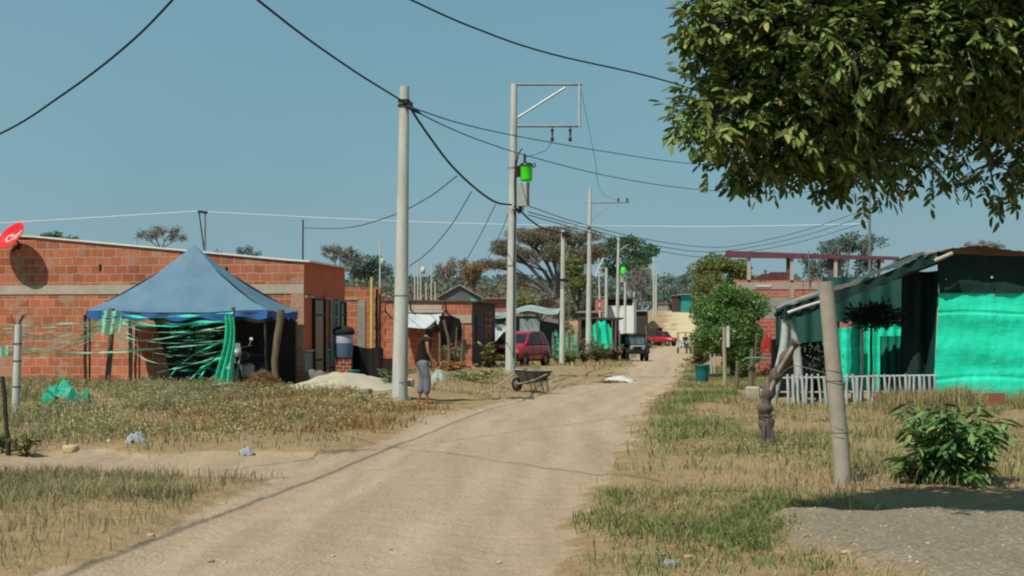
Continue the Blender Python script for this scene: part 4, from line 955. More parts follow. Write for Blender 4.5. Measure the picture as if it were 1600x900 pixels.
for i in range(5):
    a = random.uniform(-.9, .9); mb = MB(); mb.tube([pt_ - Vector((0, 0, .05)), pt_ + Vector((.12 * a, 0, .06)), pt_ + Vector((.2 * a + .04, .02, .17))], .006, 4); mb.build('wire_end', M_dark, pc, world=True)
for k in (.35, .62, .8): mb = MB(); mb.lathe([(.072, -.008), (.072, .008)], pb.lerp(pt_, k), 12); mb.build('wire_ring', M_dark, pc, world=True)
post('leaning split wooden stake at the very edge beside yellow weeds', 14, 715, 19.2, 4, 588, 8, 6, M_wooddk, name='wooden_stake')

# torn green netting
nl = [(0, 0, 0)]
M_net = netmat('green_netting', (60, 206, 168), .31)
M_netp = netmat('pale_green_netting', (138, 208, 180), .37)
netb = GX(250, 35.7); net = thing('torn_netting', 'torn green shade netting stretched in strands between fence posts', 'netting', netb, 0)
def strand(name, pts, w, m, thin=.45):
    p = crom([W(*q) for q in pts], 10); mb = MB(); n = len(p); ph = random.random() * 6
    def fn(u, v):
        i = min(int(u * (n - 1)), n - 2); q = p[i].lerp(p[i + 1], u * (n - 1) - i); k = (.35 + .65 * abs(math.sin(u * 7 + ph))) * (1 + .4 * math.sin(u * 31 + ph))
        return q + Vector((0, .03 * math.sin(u * 17 + v * 3 + ph), (v - .5) * w * k))
    mb.grid(fn, n * 2, 2); mb.build(name, m, net, world=True)
YN = 35.9
strand('strand', [(175, 500, 36.2), (200, 505, 36), (250, 509, 36), (310, 505, 36), (364, 501, YN)], .085, M_net)
strand('strand', [(172, 490, 36.2), (230, 496, 36), (300, 493, 36), (364, 489, YN)], .05, M_net)
strand('strand', [(-20, 556, 33), (60, 552, 34.5), (150, 551, 36), (240, 545, 36), (310, 539, 36), (362, 533, YN)], .05, M_netp)
strand('strand', [(172, 520, 36.2), (225, 532, 36), (290, 522, 36), (362, 508, YN)], .035, M_netp)
strand('strand', [(245, 582, 36), (290, 572, 36), (330, 560, 36), (362, 542, YN)], .035, M_netp)
strand('strand', [(262, 610, 36), (268, 585, 36), (300, 556, 36), (340, 536, 36), (362, 520, YN)], .03, M_net)
for i, (x0, y0, x1, y1) in enumerate(((305, 600, 362, 548), (318, 612, 362, 570), (328, 614, 363, 586), (342, 613, 364, 600), (290, 600, 362, 556), (338, 614, 362, 562))):
    strand('strand', [(x0, y0, 36), ((x0 * 1.1 + x1 * .9) / 2, (y0 + y1) / 2 - 8, 36), (x1, y1, YN)], .04 if i % 2 else .06, M_net)
for i in range(11):
    y0 = 506 + i * 4.4 + random.uniform(-1, 1); strand('strand', [(-30, y0 + random.uniform(-4, 8), 33.4), (30, y0 + 3, 34.4), (90, y0 + random.uniform(-3, 6), 35.4), (172, 500 + i * 1.4, 36.2)], random.uniform(.012, .035), M_netp)
for i in range(5):
    strand('strand', [(175, 497 + i * 5, 36.2), (230, 503 + i * 15, 36), (300, 507 + i * 15 + random.uniform(-4, 4), 36), (362, 500 + i * 15, YN)], random.uniform(.008, .022), M_netp)
mb = MB()
def curt(u, v):
    a, b_ = W(352 + 4 * u, 496, YN), W(340 + 18 * u, 611, YN)
    p = W(350 + 16 * u - (16 * (1 - u)) * v ** 2 + 2.4 * math.sin(v * 6), 494 + 118 * v, YN); return p + Vector((0, .07 * math.sin(u * 17 + v * 5) - .06, .02 * math.sin(u * 9)))
mb.grid(curt, 22, 22); mb.build('bunched_end', M_net, net, world=True)
mb = MB(); mb.grid(lambda u, v: W(160 + 30 * u, 486 + 40 * v - 8 * u * v, 36.1) + Vector((0, .06 * math.sin(u * 14 + v * 3) - .1, 0)), 16, 8); mb.build('bunched_end', M_netp, net, world=True)
mb = MB(); mb.grid(lambda u, v: W(-10 + 22 * u, 545 + 16 * v - 6 * u, 33.2) + Vector((0, .05 * math.sin(u * 9), 0)), 10, 5); mb.build('bunched_end', M_netp, net, world=True)
mb = MB(); a, b_ = GP(256, 628), GX(366, 36.2); mid = (a + b_) / 2; d = b_ - a
mb.box((0, 0, .1), (d.length, .14, .16), bev=.02); o = mb.build('timber_plank', surf('pale_plank', (170, 160, 140), (140, 130, 112), 3, .9, bmp=.3), None); o.location = mid; o.rotation_euler = (0, 0, math.atan2(d.y, d.x)); tag(o, 'low pale plank lying along the foot of the netting', 'plank')

# second brick house with toothed end
Y0 = 47.6; H2 = thing('brick_house', 'unfinished block wall with grey column and toothed end beside the water tank', 'house', GX(562, Y0), -ROAD_ANG)
zt = 1.6 + (515 - 449) / F * Y0 - H2.location.z
mb = MB(); mb.box((-.15, .07, zt / 2 - .1), (1.6, .14, zt + .2)); mb.build('wall', MBrick2, H2)
mb = MB(); mb.box((.06, -.01, zt / 2 - .28), (.24, .06, zt - .26)); mb.build('column', M_concd, H2)
mb = MB(); mb.box((-.3, -.012, zt - .36), (.5, .03, .05)); mb.build('ledge', M_beam, H2)
mb = MB()
for i in range(11): mb.box((.70 + (.05 if i % 2 else 0), .072, .35 + i * .2), (.10 if i % 2 else .02, .13, .18))
mb.build('brick_tooth', surf('tooth_brick', (176, 96, 68), (150, 80, 60), 4, .9), H2)
post('yellow plastic pipe standing at the toothed brick end', 580, 560, 47.2, 581, 433, 4, 4, surf('yellow_pipe', (206, 200, 112), (190, 184, 100), 3, .5), 'yellow_pipe', 'pipe')
post('brown timber post standing against the toothed brick end', 588, 585, 47.4, 589, 452, 4.5, 4, M_wooddk)
# third brick house with dark front
Y3h = 55.8; cx3 = (737 - 800) / F * Y3h
H3 = thing('brick_house', 'block house with dark unlit front behind the walking person', 'house', (cx3, Y3h, .14), -ROAD_ANG)
zt = 1.6 + (515 - 472) / F * Y3h - .14
mb = MB(); mb.box((-1.85, .08, zt / 2 - .2), (3.7, .16, zt + .4)); mb.build('wall', MBrick2, H3)
mb = MB(); mb.box((-.38, -.01, zt - .62), (.75, .05, .28)); mb.build('concrete_beam', M_beam, H3)
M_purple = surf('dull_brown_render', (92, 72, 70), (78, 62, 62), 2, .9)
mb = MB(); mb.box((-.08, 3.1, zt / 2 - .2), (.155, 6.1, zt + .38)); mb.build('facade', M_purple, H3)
for (y0, y1, z0, z1) in ((.9, 1.5, .9, 2.0),):
    mb = MB(); mb.box((.012, (y0 + y1) / 2, (z0 + z1) / 2), (.03, y1 - y0, z1 - z0)); mb.build('window', M_black, H3)
mb = MB(); mb.box((.012, 4.6, 1.55), (.03, .9, 1.25)); wdw = mb.build('brick_window', MBrickS, H3)
mb = MB(); mb.box((.014, 3.4, 1.55), (.03, .5, 1.1)); mb.build('brick_window', MBrickS, H3)
mb = MB()
for z in (1.1, 1.4, 1.7, 2.0): mb.box((.03, 3.35, z), (.02, .22, .12)); mb.box((.03, 4.95, z), (.02, .16, .12))
mb.build('opening', M_black, H3)
mb = MB()
for (a, b_) in ((-3.9, .18),):
    mb.box(((a + b_) / 2, 3.04, zt + .05), (b_ - a, 6.2, .06), rot=(0, .012, 0))
mb.build('roof', surf('dark_roof_edge', (92, 84, 80), (72, 66, 64), 3, .8), H3)
mb = MB()
for x in (-3.2, -2.25, -.95): mb.tube([(x, .02, zt - .35), (x + .05, -.38, zt + .02)], .03, 6)
mb.build('bracket', M_dark, H3)
mb = MB(); mb.grid(lambda u, v: Vector((-2.55 + 1.45 * u, -.95 * v - .01, zt - .42 - .52 * v + .007 * math.sin(u * 110) + .02 * math.sin(u * 7))), 60, 4); mb.build('awning', M_zinc, H3)
mb = MB(); mb.box((-1.85, -.04, zt - .33), (1.6, .06, .1)); mb.box((-1.85, -.02, zt - .19), (1.5, .03, .16)); mb.build('ledge', M_beam, H3)
mb = MB()
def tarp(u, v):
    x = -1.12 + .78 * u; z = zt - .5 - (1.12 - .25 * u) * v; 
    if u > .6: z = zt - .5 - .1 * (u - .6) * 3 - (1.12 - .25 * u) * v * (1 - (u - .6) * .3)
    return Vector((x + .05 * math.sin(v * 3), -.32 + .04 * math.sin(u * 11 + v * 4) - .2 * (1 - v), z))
mb.grid(tarp, 12, 12); o = mb.build('black_sheet', M_black, None, world=False); o.location = H3.location; o.rotation_euler = H3.rotation_euler; tag(o, 'black sheet in place of the shadow under the metal awning behind the person', 'tarp')  # black sheet stands in for the awning's shadow on the wall
mb = MB(); mb.box((-4.3, .3, zt + .05), (1.1, 1.6, .75), rot=(.2, 0, 0)); o = mb.build('roof_shed', surf('dull_grey_sheet', (96, 98, 98), (82, 84, 86), 2, .8), None); o.location = H3.location; o.rotation_euler = H3.rotation_euler
mb = MB(); [mb.box((-4.3 + s * .5, .3, -.95), (.08, .08, 2.6)) for s in (-1, 1)]; mb.build('leg', M_wooddk, o)
tag(o, 'grey sheet-metal shed roof partly hidden by the nearest pole', 'shed')
G6 = 'crooked fence stakes before the brick house'
post('short straight grey stake closest to the walking person', 688, 592, 53, 687, 520, 5, 4, group=G6)
post('bent grey stake with a kinked top behind the walking person', 699, 592, 53, 693, 500, 5, 4, group=G6, kink=.12)
post('slender dark stake in the middle of the crooked stakes', 711, 590, 53.4, 714, 512, 3.4, 2.6, group=G6)
post('leaning grey stake above the strappy plants', 720, 588, 53.4, 725, 505, 4, 3, group=G6)

# yard in front of the orange house
M_tank = surf('blue_grey_plastic', (86, 104, 128), (74, 92, 116), 2, .5)
tb = GX(537, 41.6)
Tk = thing('water_tank', 'blue-grey plastic water tank with black lid on a red brick base', 'water tank', tb)
mb = MB(); mb.box((0, 0, .28), (.42, .42, .6)); mb.box((-.3, .05, .2), (.22, .3, .42)); mb.build('brick_base', brickmat('base_brick', 'x', .2, .1, (150, 66, 48), (130, 58, 44), patch=.6), Tk)
mb = MB(); mb.lathe([(.0, .60), (.22, .60), (.24, .66), (.255, 1.0), (.255, 1.02)], n=22); mb.build('tank_body', M_tank, Tk)
mb = MB(); mb.lathe([(.257, 1.02), (.257, 1.24), (.25, 1.26)], n=22); mb.build('white_band', surf('pale_band', (170, 176, 184), (150, 158, 168), 2, .5), Tk)
mb = MB(); mb.lathe([(.26, 1.25), (.30, 1.27), (.30, 1.36), (.24, 1.44), (.12, 1.48), (0, 1.49)], n=22); mb.build('lid', M_rubber, Tk)
bk = GX(553, 40.0); M_tl = surf('teal_plastic', (18, 126, 112), (14, 112, 100), 2, .5)
def bucket(name, label, loc, r0, r1, h, m, cat='bucket'):
    t = thing(name, label, cat, loc); mb = MB(); mb.lathe([(0, .0), (r0, 0), (r1, h), (r1 + .015, h), (r1 + .015, h - .03), (r1 - .012, h - .02), (r0 - .01, .02), (0, .02)], n=20); mb.build('body', m, t)
    mb = MB(); mb.tube([Vector((-(r1 + .01), 0, h - .02)), Vector((-(r1 + .03) * .8, -.05, h - r1 * .7)), Vector((0, -.06, h - r1 * 1.1)), Vector(((r1 + .03) * .8, -.05, h - r1 * .7)), Vector((r1 + .01, 0, h - .02))], .006, 5); mb.build('handle', M_steel, t); return t
bucket('bucket', 'small teal bucket standing behind the sand heap', bk + Vector((0, 0, .02)), .10, .14, .28, M_tl)
mb = MB(); mb.grid(lambda u, v: Vector((-.35 + 1.0 * u, .1 - .08 * v + .05 * math.sin(u * 13), .95 - .1 * u - (.95 - .1 * u) * v + .03 * math.sin(u * 9))), 14, 8); mb.box((.15, .2, .42), (.95, .12, .84)); o = mb.build('low_wall', M_black, None); o.location = GX(562, 42.6); tag(o, 'low wall with black sheet standing for shade beside the water tank', 'wall')  # black sheet on the wall also stands for shade on the blocks behind
mb = MB(); mb.box((0, .1, .28), (1.0, .14, .62)); o = mb.build('low_wall', surf('dark_maroon', (62, 40, 38), (50, 34, 32), 3, .9), None); o.location = GX(600, 43.5); tag(o, 'dark maroon low wall put in for shade behind the pale green bush', 'wall')  # maroon piece put in for the shade along the block wall's foot
# assorted dark stuff by the doors
for px, py, Y, s, lab in ((487, 596, 39.4, .22, 'grey cement sack slumped by the first house window'), (500, 598, 39.2, .2, 'pale dusty sack at the foot of the orange house'), (512, 596, 39.8, .18, 'dark red sack in the shade beside the house door')):
    mb = MB(); mb.lathe([(0, 0), (s, .02), (s * 1.1, s * .5), (s * .9, s * 1.2), (s * .4, s * 1.7), (s * .15, s * 1.8), (0, s * 1.8)], n=14)
    o = mb.build('sack', surf('grey_sack', (112, 110, 104), (90, 88, 84), 4, .9) if 'red' not in lab else surf('maroon_sack', (96, 44, 44), (80, 38, 38), 4, .9), None); o.location = GX(px, Y); o.scale = (1, .7, 1); tag(o, lab, 'sack')

# heaps
def heap(name, label, c, rx, ry, h, m, cat, seed=0, amp=.25):
    mb = MB()
    def fn(u, v):
        r = v; t = u * 2 * math.pi; k = 1 + amp * (float(fbm(math.cos(t) * 1.5 + seed, math.sin(t) * 1.5 + 3)) - .5) * 2
        x, y = math.cos(t) * r * rx * k, math.sin(t) * r * ry * k
        z = h * (1 - sstep(0, 1, r)) * (1 + .35 * (float(fbm(x * 2.5 + seed, y * 2.5 + 9)) - .5) * 2)
        return Vector((x, y, float(z) + g1(c[0] + x, c[1] + y) - c[2] - .02))
    mb.grid(fn, 56, 18); o = mb.build(name, m, None); o.location = c; return tag(o, label, cat)
M_sand = surf('grey_sand', (178, 168, 146), (158, 150, 130), 1.5, .95, bmp=.4, fine=60)
heap('sand_heap', 'low heap of pale building sand spread in front of the orange house', GX(543, 35.6), 1.9, 1.5, .40, M_sand, 'sand heap', 3)
mb = MB(); mb.box((0, 0, .10), (1.25, .5, .26), bev=.03); o = mb.build('concrete_slab', M_sand, None); o.location = GX(605, 36.2); tag(o, 'low concrete step between the sand heap and the nearest pole', 'step')
M_brush = surf('dead_brush', (112, 92, 66), (82, 68, 50), 5, .95, bmp=.6)
hp = GX(412, 34.2); heap('brush_heap', 'round heap of dead brown brush below the timber post', hp, .66, .55, .40, M_brush, 'brush heap', 7)
n = 5000; a = RNG.uniform(0, 6.283, n); r = np.sqrt(RNG.random(n)); bx_ = hp.x + np.cos(a) * r * .66; by_ = hp.y + np.sin(a) * r * .55
blades('dead_brush', 'dry brown twigs and stalks bristling on the brush heap', np.stack([bx_, by_, gz(bx_, by_) + .40 * (1 - sstep(0, 1, r)) - .02], 1), RNG.uniform(.05, .16, n), RNG.uniform(.004, .008, n), M_rustg, 1.2)
def rock(label, loc, s, m, seed, sq=(1, .8, .6), name='rock', cat='rock', group=None):
    mb = MB(); rr = random.Random(seed)
    def fn(u, v):
        t = u * 2 * math.pi; p = v * math.pi; d = Vector((math.sin(p) * math.cos(t), math.sin(p) * math.sin(t), math.cos(p)))
        k = .8 + .4 * float(fbm(d.x * 1.4 + seed * 3.1 + 10, d.y * 1.4 + d.z * 1.1 + seed, 3)); q = d * k
        q.x = max(-.75, min(.75, q.x)); q.z = max(-.6, min(.62, q.z)); return Vector((q.x * s * sq[0], q.y * s * sq[1], (q.z + .4) * s * sq[2]))
    mb.grid(fn, 18, 12); o = mb.build(name, m, None); o.location = loc; o.rotation_euler = (0, 0, rr.uniform(0, 6.28)); return tag(o, label, cat, group)
M_rock = surf('tan_rock', (196, 172, 132), (168, 146, 110), 4, .9, bmp=.4)
M_rockg = surf('grey_rubble', (150, 142, 124), (118, 110, 96), 5, .9, bmp=.4)
rock('flat tan rock lying at the near edge of the weeds', GP(110, 706), .13, M_rock, 3, (1.1, .8, .65))
rock('tan rock half sunk in weeds near the green plastic sheet', GP(53, 618), .16, M_rock, 8)
rock('little pale stone on the dirt below the weeds', GP(170, 690), .045, M_white, 5)
G7 = 'broken stones on the sand heap'
for i, (px, py, s, l) in enumerate(((548, 621, .07, 'lowest small stone on the sand heap'), (556, 617, .08, 'small pale stone in the middle of the sand heap rubble'), (563, 620, .09, 'angular stone beside the darkest lump on the sand heap'), (571, 615, .16, 'largest dark lump of rubble on the sand heap'), (577, 621, .08, 'pale chip at the end of the sand heap rubble'), (541, 625, .06, 'tiny outlying stone at the foot of the sand heap'), (598, 618, .12, 'grey lump on the sand close to the nearest pole'))):
    q = GP(px, py + 4); rock(l, q + Vector((0, 0, .05 if s < .15 else .06)), s, M_rockg if i in (2, 3, 6) else M_rock, 20 + i, group=G7)
rock('small white stone in the brown weeds under the brush heap', GP(400, 637), .05, M_white, 31)
rock('round pale stone on the road edge beside the person', GP(692, 646), .06, M_rock, 33)
for i, (px, py, s) in enumerate(((330, 878, .03), (352, 880, .02), (236, 838, .035), (610, 860, .02), (520, 870, .02), (780, 880, .025), (1035, 868, .03), (1075, 872, .035), (1320, 860, .03), (1260, 838, .025), (1450, 850, .02))):
    rock(['pebble on the bare dirt close to the bottom edge', 'very small pebble beside another on the near dirt', 'dark clod at the tip of the corner grass', 'pebble on the near road under mid picture', 'tiny pebble on the near road', 'pebble near the grassy road edge', 'pebble in the patchy verge grass', 'pale pebble in the verge grass near the gravel', 'pebble lying on the gravel bank', 'pebble at the rounded end of the gravel bank', 'small pebble far along the gravel bank'][i], GP(px, py), s, M_rock if i % 3 else M_rockg, 50 + i, name='pebble', cat='pebble')
# discarded plastic
def crumple(name, label, loc, rx, ry, h, m, seed, cat):
    mb = MB()
    def fn(u, v):
        x, y = (u - .5) * 2, (v - .5) * 2; d = max(0, 1 - (x * x * .8 + y * y * .8)); z = h * d ** .6 * (.45 + 1.1 * float(fbm(u * 5 + seed, v * 5, 3)))
        return Vector((x * rx * (1 + .15 * math.sin(v * 9 + seed)), y * ry * (1 + .15 * math.sin(u * 9)), z + .05 * float(fbm(u * 11 + seed, v * 11, 2)) - .03))
    mb.grid(fn, 22, 22, smooth=False); o = mb.build(name, m, None); o.location = loc; return tag(o, label, cat)
crumple('plastic_sheet', 'crumpled teal plastic sheet lying in the weeds', GP(97, 631), .36, .25, .40, surf('teal_plastic_sheet', (34, 176, 142), (24, 140, 118), 3, .5, transl=.15), 4, 'plastic sheet')
crumple('plastic_sheet', 'small scrap of teal plastic beside the bigger crumpled sheet', GP(135, 631), .08, .08, .28, surf('teal_plastic_sheet', (1, 1, 1)), 9, 'plastic scrap')
crumple('plastic_bag', 'grey-white plastic bag caught in the weeds', GP(213, 694), .13, .1, .16, surf('greywhite_plastic', (176, 182, 190), (150, 156, 166), 3, .5, transl=.2), 12, 'plastic bag')
crumple('plastic_bag', 'pale lilac plastic bag at the edge of the dirt path', GP(386, 712), .09, .07, .1, surf('greywhite_plastic', (1, 1, 1)), 15, 'plastic bag')
crumple('plastic_bag', 'white-green bag on a dark bundle behind the walking person', GX(685, 39.6), .17, .15, .34, surf('palegreen_plastic', (186, 204, 190), (140, 160, 150), 3, .5, transl=.15), 18, 'bag')
crumple('plastic_bag', 'thin pale plastic litter in the verge grass near the gravel', GP(1050, 884), .06, .05, .04, surf('greywhite_plastic', (1, 1, 1)), 22, 'litter')
q = GP(968, 597); crumple('rubble_pile', 'small white rubble pile at the road edge', q, .45, .25, .16, M_white, 26, 'rubble pile')
crumple('rubble_pile', 'dark flat debris lying beside the white rubble pile', GP(948, 598), .35, .2, .07, M_brush, 29, 'debris')

# dark sheet added behind the tent for the shade on the house wall
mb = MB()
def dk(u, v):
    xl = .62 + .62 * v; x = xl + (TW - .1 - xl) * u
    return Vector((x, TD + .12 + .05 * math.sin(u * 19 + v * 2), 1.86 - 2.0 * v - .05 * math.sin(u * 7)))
mb.grid(dk, 40, 8); o = mb.build('tent_shade_sheet', surf('tent_shade', (58, 46, 42), (40, 33, 31), 2, .9), None); o.location = tc0; o.rotation_euler = (0, 0, -ROAD_ANG); tag(o, 'dark sheet added as the shade along the back of the blue tent', 'sheet')
mb = MB(); mb.grid(lambda u, v: Vector((1.85 + .45 * u, TD - .02 + .02 * math.sin(u * 8), 1.5 - .75 * v)), 8, 5); o = mb.build('hanging_cloth', surf('dull_grey_cloth', (96, 112, 108), (78, 92, 90), 3, .9), None); o.location = tc0; o.rotation_euler = (0, 0, -ROAD_ANG); tag(o, 'dull grey cloth hanging in front of the dark shade sheet under the tent', 'cloth')
mb = MB(); mb.grid(lambda u, v: W(252 + 112 * u + 10 * v * (1 - u), 505 + 108 * v - 4 * u + 5 * math.sin(3.1 * u) * (1 - v), 36.0) + Vector((0, .05 * math.sin(u * 22 + v * 6), 0)), 40, 16); mb.build('net_panel', netmat('net_mesh', (70, 200, 160), .57), net, world=True)
mb = MB(); mb.grid(lambda u, v: W(-30 + 205 * u, 507 + 50 * v - 12 * u * v - 6 * u, 33.4 + 2.8 * u) + Vector((0, .05 * math.sin(u * 26 + v * 6), 0)), 40, 10); mb.build('net_panel', netmat('net_mesh_pale', (140, 206, 178), .53), net, world=True)
# ---------------------------------------------------------------- right side
YB = 75.0; sB = YB / F
B2 = thing('unfinished_house', 'unfinished brick house with open columned upper storey and dark red roof slab', 'house', GX(1275, YB))
def wb(px, py, dy=0): return Vector(((px - CX) * sB, YB + dy, CH + (HY - py) * sB))
def pbox(mb, px0, px1, py0, py1, d0, d1, Y=YB):
    s = Y / F; x0, x1 = (px0 - CX) * s, (px1 - CX) * s; z0, z1 = CH + (HY - py1) * s, CH + (HY - py0) * s
    mb.box(((x0 + x1) / 2, Y + (d0 + d1) / 2, (z0 + z1) / 2), (x1 - x0, d1 - d0, z1 - z0))
MBp = brickmat('pink_block_wall', 'x', .30, .15, (186, 112, 98), (166, 92, 80), (170, 158, 146), patch=.52)
mb = MB(); pbox(mb, 1152, 1395, 452, 580, 0, .2); mb.build('wall', MBp, B2, world=True)
mb = MB(); pbox(mb, 1151, 1396, 441, 452, -.03, .22); pbox(mb, 1169, 1176, 452, 580, -.05, .1); pbox(mb, 1234, 1241, 452, 580, -.05, .1); pbox(mb, 1302, 1309, 452, 580, -.05, .1); mb.build('concrete_frame', surf('pinkish_cement', (172, 156, 142), (150, 138, 126), 3, .9, bmp=.3), B2, world=True)
mb = MB(); pbox(mb, 1147, 1186, 437.5, 441, 0, .2); pbox(mb, 1190, 1300, 438, 441, 0, .2); mb.build('parapet', MBp, B2, world=True)
mb = MB(); pbox(mb, 1180, 1205, 445, 448.5, -.07, -.035); mb.build('patch', M_white, B2, world=True)
mb = MB(); pbox(mb, 1190, 1286, 466, 508, -.06, -.001); mb.build('render_patch', surf('grey_green_render', (150, 156, 146), (126, 134, 126), 3, .9), B2, world=True)
M_col = surf('pale_column', (178, 174, 166), (160, 156, 148), 3, .9)
for px, w_, d in ((1170.5, 5, 0), (1237.5, 5, 0), (1306, 5, 0), (1379, 5, 0), (1233.5, 6, .2), (1300, 8, .2), (1375, 4, .2), (1201, 3, 5.5)):
    if px == 1201: continue
    mb = MB(); pbox(mb, px - w_ / 2, px + w_ / 2, 401, 441, d, d + .18); mb.build('column', M_col if d == 0 else surf('shaded_column', (96, 84, 84), (80, 70, 70), 3, .9), B2, world=True)  # rear pieces paint the columns' shaded sides in a darker colour
mb = MB(); a = wb(1135, 391); x0, x1 = (1135 - CX) * sB, (1404 - CX) * sB; z = CH + (HY - 402) * sB
mb.add([(x0, YB - .1, z), (x1, YB - .1, z - .12), (x1, YB + .4, z - .12), (x0, YB + .4, z), (x0, YB - .1, z + .32), (x1, YB - .1, z + .02), (x1, YB + .4, z + .02), (x0, YB + .4, z + .32)], [(3, 2, 1, 0), (4, 5, 6, 7), (0, 1, 5, 4), (1, 2, 6, 5), (2, 3, 7, 6), (3, 0, 4, 7)])
mb.build('roof_slab', surf('dark_red_beam', (112, 66, 78), (92, 54, 66), 3, .7), B2, world=True)
mb = MB(); pbox(mb, 1262, 1263.5, 392, 441, -.2, -.12); mb.build('rebar_pole', M_steel, B2, world=True)
mb = MB(); pbox(mb, 1163, 1169, 450, 466, -.08, -.06); mb.build('green_cloth', surf('green_cloth', (30, 140, 100), (24, 120, 86), 3, .7), B2, world=True)
mb = MB(); YS = 81; pbox(mb, 1187, 1236, 430, 450, 0, 1, YS); pbox(mb, 1193, 1236, 427.5, 430.01, .02, .98, YS); pbox(mb, 1206, 1234, 425, 427.6, .04, .96, YS); o = mb.build('brick_stack', surf('dark_brick_stack', (104, 62, 62), (86, 52, 54), 3, .9), None); recentre(o); tag(o, 'dark stepped pile of bricks on the unfinished upper floor', 'brick stack')
mb = MB(); pbox(mb, 1186, 1216, 498, 585, 0, .15, 52); o = mb.build('garden_wall', brickmat('red_garden_wall', 'x', .28, .14, (186, 96, 86), (164, 82, 74), patch=.6), None); recentre(o); tag(o, 'narrow reddish brick wall between the bushy tree and white forked posts', 'wall')

# green shack
M_wpost0 = surf('weathered_white_wood', (186, 182, 170), (140, 136, 126), 5, .9, bmp=.3)
YR = 31.0; sR = YR / F
R1 = thing('green_shack', 'shack with bright teal tarp wall, porch and sagging rusty roof', 'shack', GX(1455, YR))
def wr(px, py, dy=0): return Vector(((px - CX) * sR, YR + dy, CH + (HY - py) * sR))
mb = MB()
def tw(u, v):
    l = 1457 + 11 * v; p = wr(l + (1720 - l) * u, 640 - 184 * v)
    p.y += .02 * math.exp(-((v - .82 - .01 * math.sin(u * 9)) / .012) ** 2) + .016 * math.exp(-((v - .25 - .03 * math.sin(u * 5)) / .016) ** 2) + .03 * float(fbm(u * 30, v * 7 + 5)) + .022 * math.sin(v * 21 + u * 2) * (.4 + .6 * math.sin(u * 5)) + .025 * float(fbm(u * 9, v * 4)) - .05 * math.exp(-((u * 263 - 78) / 6) ** 2) * 0; return p
mb.grid(tw, 90, 110); mb.build('tarp_wall', M_teal, R1, world=True)
mb = MB(); rt = random.Random(5)
for px in (1551, 1640):
    for py in (458, 486, 504, 542, 563, 584, 602): mb.lathe([(0, .0), (.010, .002), (.013, .005)], wr(px + rt.uniform(-2, 2), py + rt.uniform(-4, 4), -.03), 8, rot=(math.pi / 2, 0, 0))
mb.build('tarp_rivet', M_white, R1, world=True)
mb = MB()
def sc_(u, v):
    l = 1464 + 4 * (1 - v); p = wr(l + (1720 - l) * u, 458 - 64 * v + 6 * math.sin(u * 3) * v)
    p.y += .05 * math.sin(u * 23 + v * 5) * (.3 + v * .4) + .08 * float(fbm(u * 12, v * 3)) - .02; return p
mb.grid(sc_, 60, 12); mb.build('shade_cloth', surf('dark_green_shade_cloth', (22, 56, 52), (14, 40, 38), 3, .8), R1, world=True)
mb = MB(); mb.lathe([(0, 0), (.02, .002), (.024, .008)], wr(1547, 433, -.1), 8, rot=(math.pi / 2, 0, 0)); mb.lathe([(0, 0), (.012, .002), (.014, .006)], wr(1476, 437, -.1), 8, rot=(math.pi / 2, 0, 0)); mb.build('tarp_hole', M_white, R1, world=True)
# left wall of the closed room
mb = MB(); mb.grid(lambda u, v: Vector((wr(1457, 0).x + .14 * v + .03 * math.sin(u * 20), YR + .02 + 4.5 * u, -.1 + 2.9 * v)), 16, 10); mb.build('room_side', M_tealdk, R1, world=True)  # the side face's shade is put into the dark teal
mb = MB(); mb.grid(lambda u, v: wr(1416 + 50 * u + 4 * v, 638 - 215 * v, .55 + .1 * math.sin(u * 9)), 10, 8); mb.build('side_shade_sheet', surf('dark_green_shade_cloth', (1, 1, 1)), R1, world=True)  # dark sheet repeats the side face's shade as colour
# porch back
YP = 33.6
def wp(px, py, dy=0): return W(px, py, YP + dy)
mb = MB(); mb.grid(lambda u, v: wp(1336 + 100 * u, 610 - 112 * v, .03 * math.sin(u * 40)), 40, 6); mb.grid(lambda u, v: wp(1295 + 50 * u, 610 - 98 * v, -.3 + .03 * math.sin(u * 20)), 20, 6); mb.build('porch_panel', M_teal, R1, world=True)
mb = MB(); mb.grid(lambda u, v: wp(1285 + 160 * u, 503 - 70 * v, -.05 + .05 * math.sin(u * 30)), 40, 6); mb.grid(lambda u, v: wp(1212 + 100 * u, 540 - 62 * v - 10 * u, .5 + .05 * math.sin(u * 24)), 30, 6); mb.build('hanging_cloth', surf('shaded_teal_cloth', (46, 96, 88), (34, 78, 72), 2, .8, transl=.2), R1, world=True)  # dark colour carries the shade under the roof; second piece is hanging netting
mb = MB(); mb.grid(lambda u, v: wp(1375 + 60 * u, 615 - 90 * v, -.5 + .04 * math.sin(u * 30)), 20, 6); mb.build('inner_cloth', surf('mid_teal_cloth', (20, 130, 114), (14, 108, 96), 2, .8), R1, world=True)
mb = MB(); mb.grid(lambda u, v: wp(1205 + 85 * u, 625 - 95 * v, .7), 4, 4); mb.build('porch_backdrop', M_black, R1, world=True)
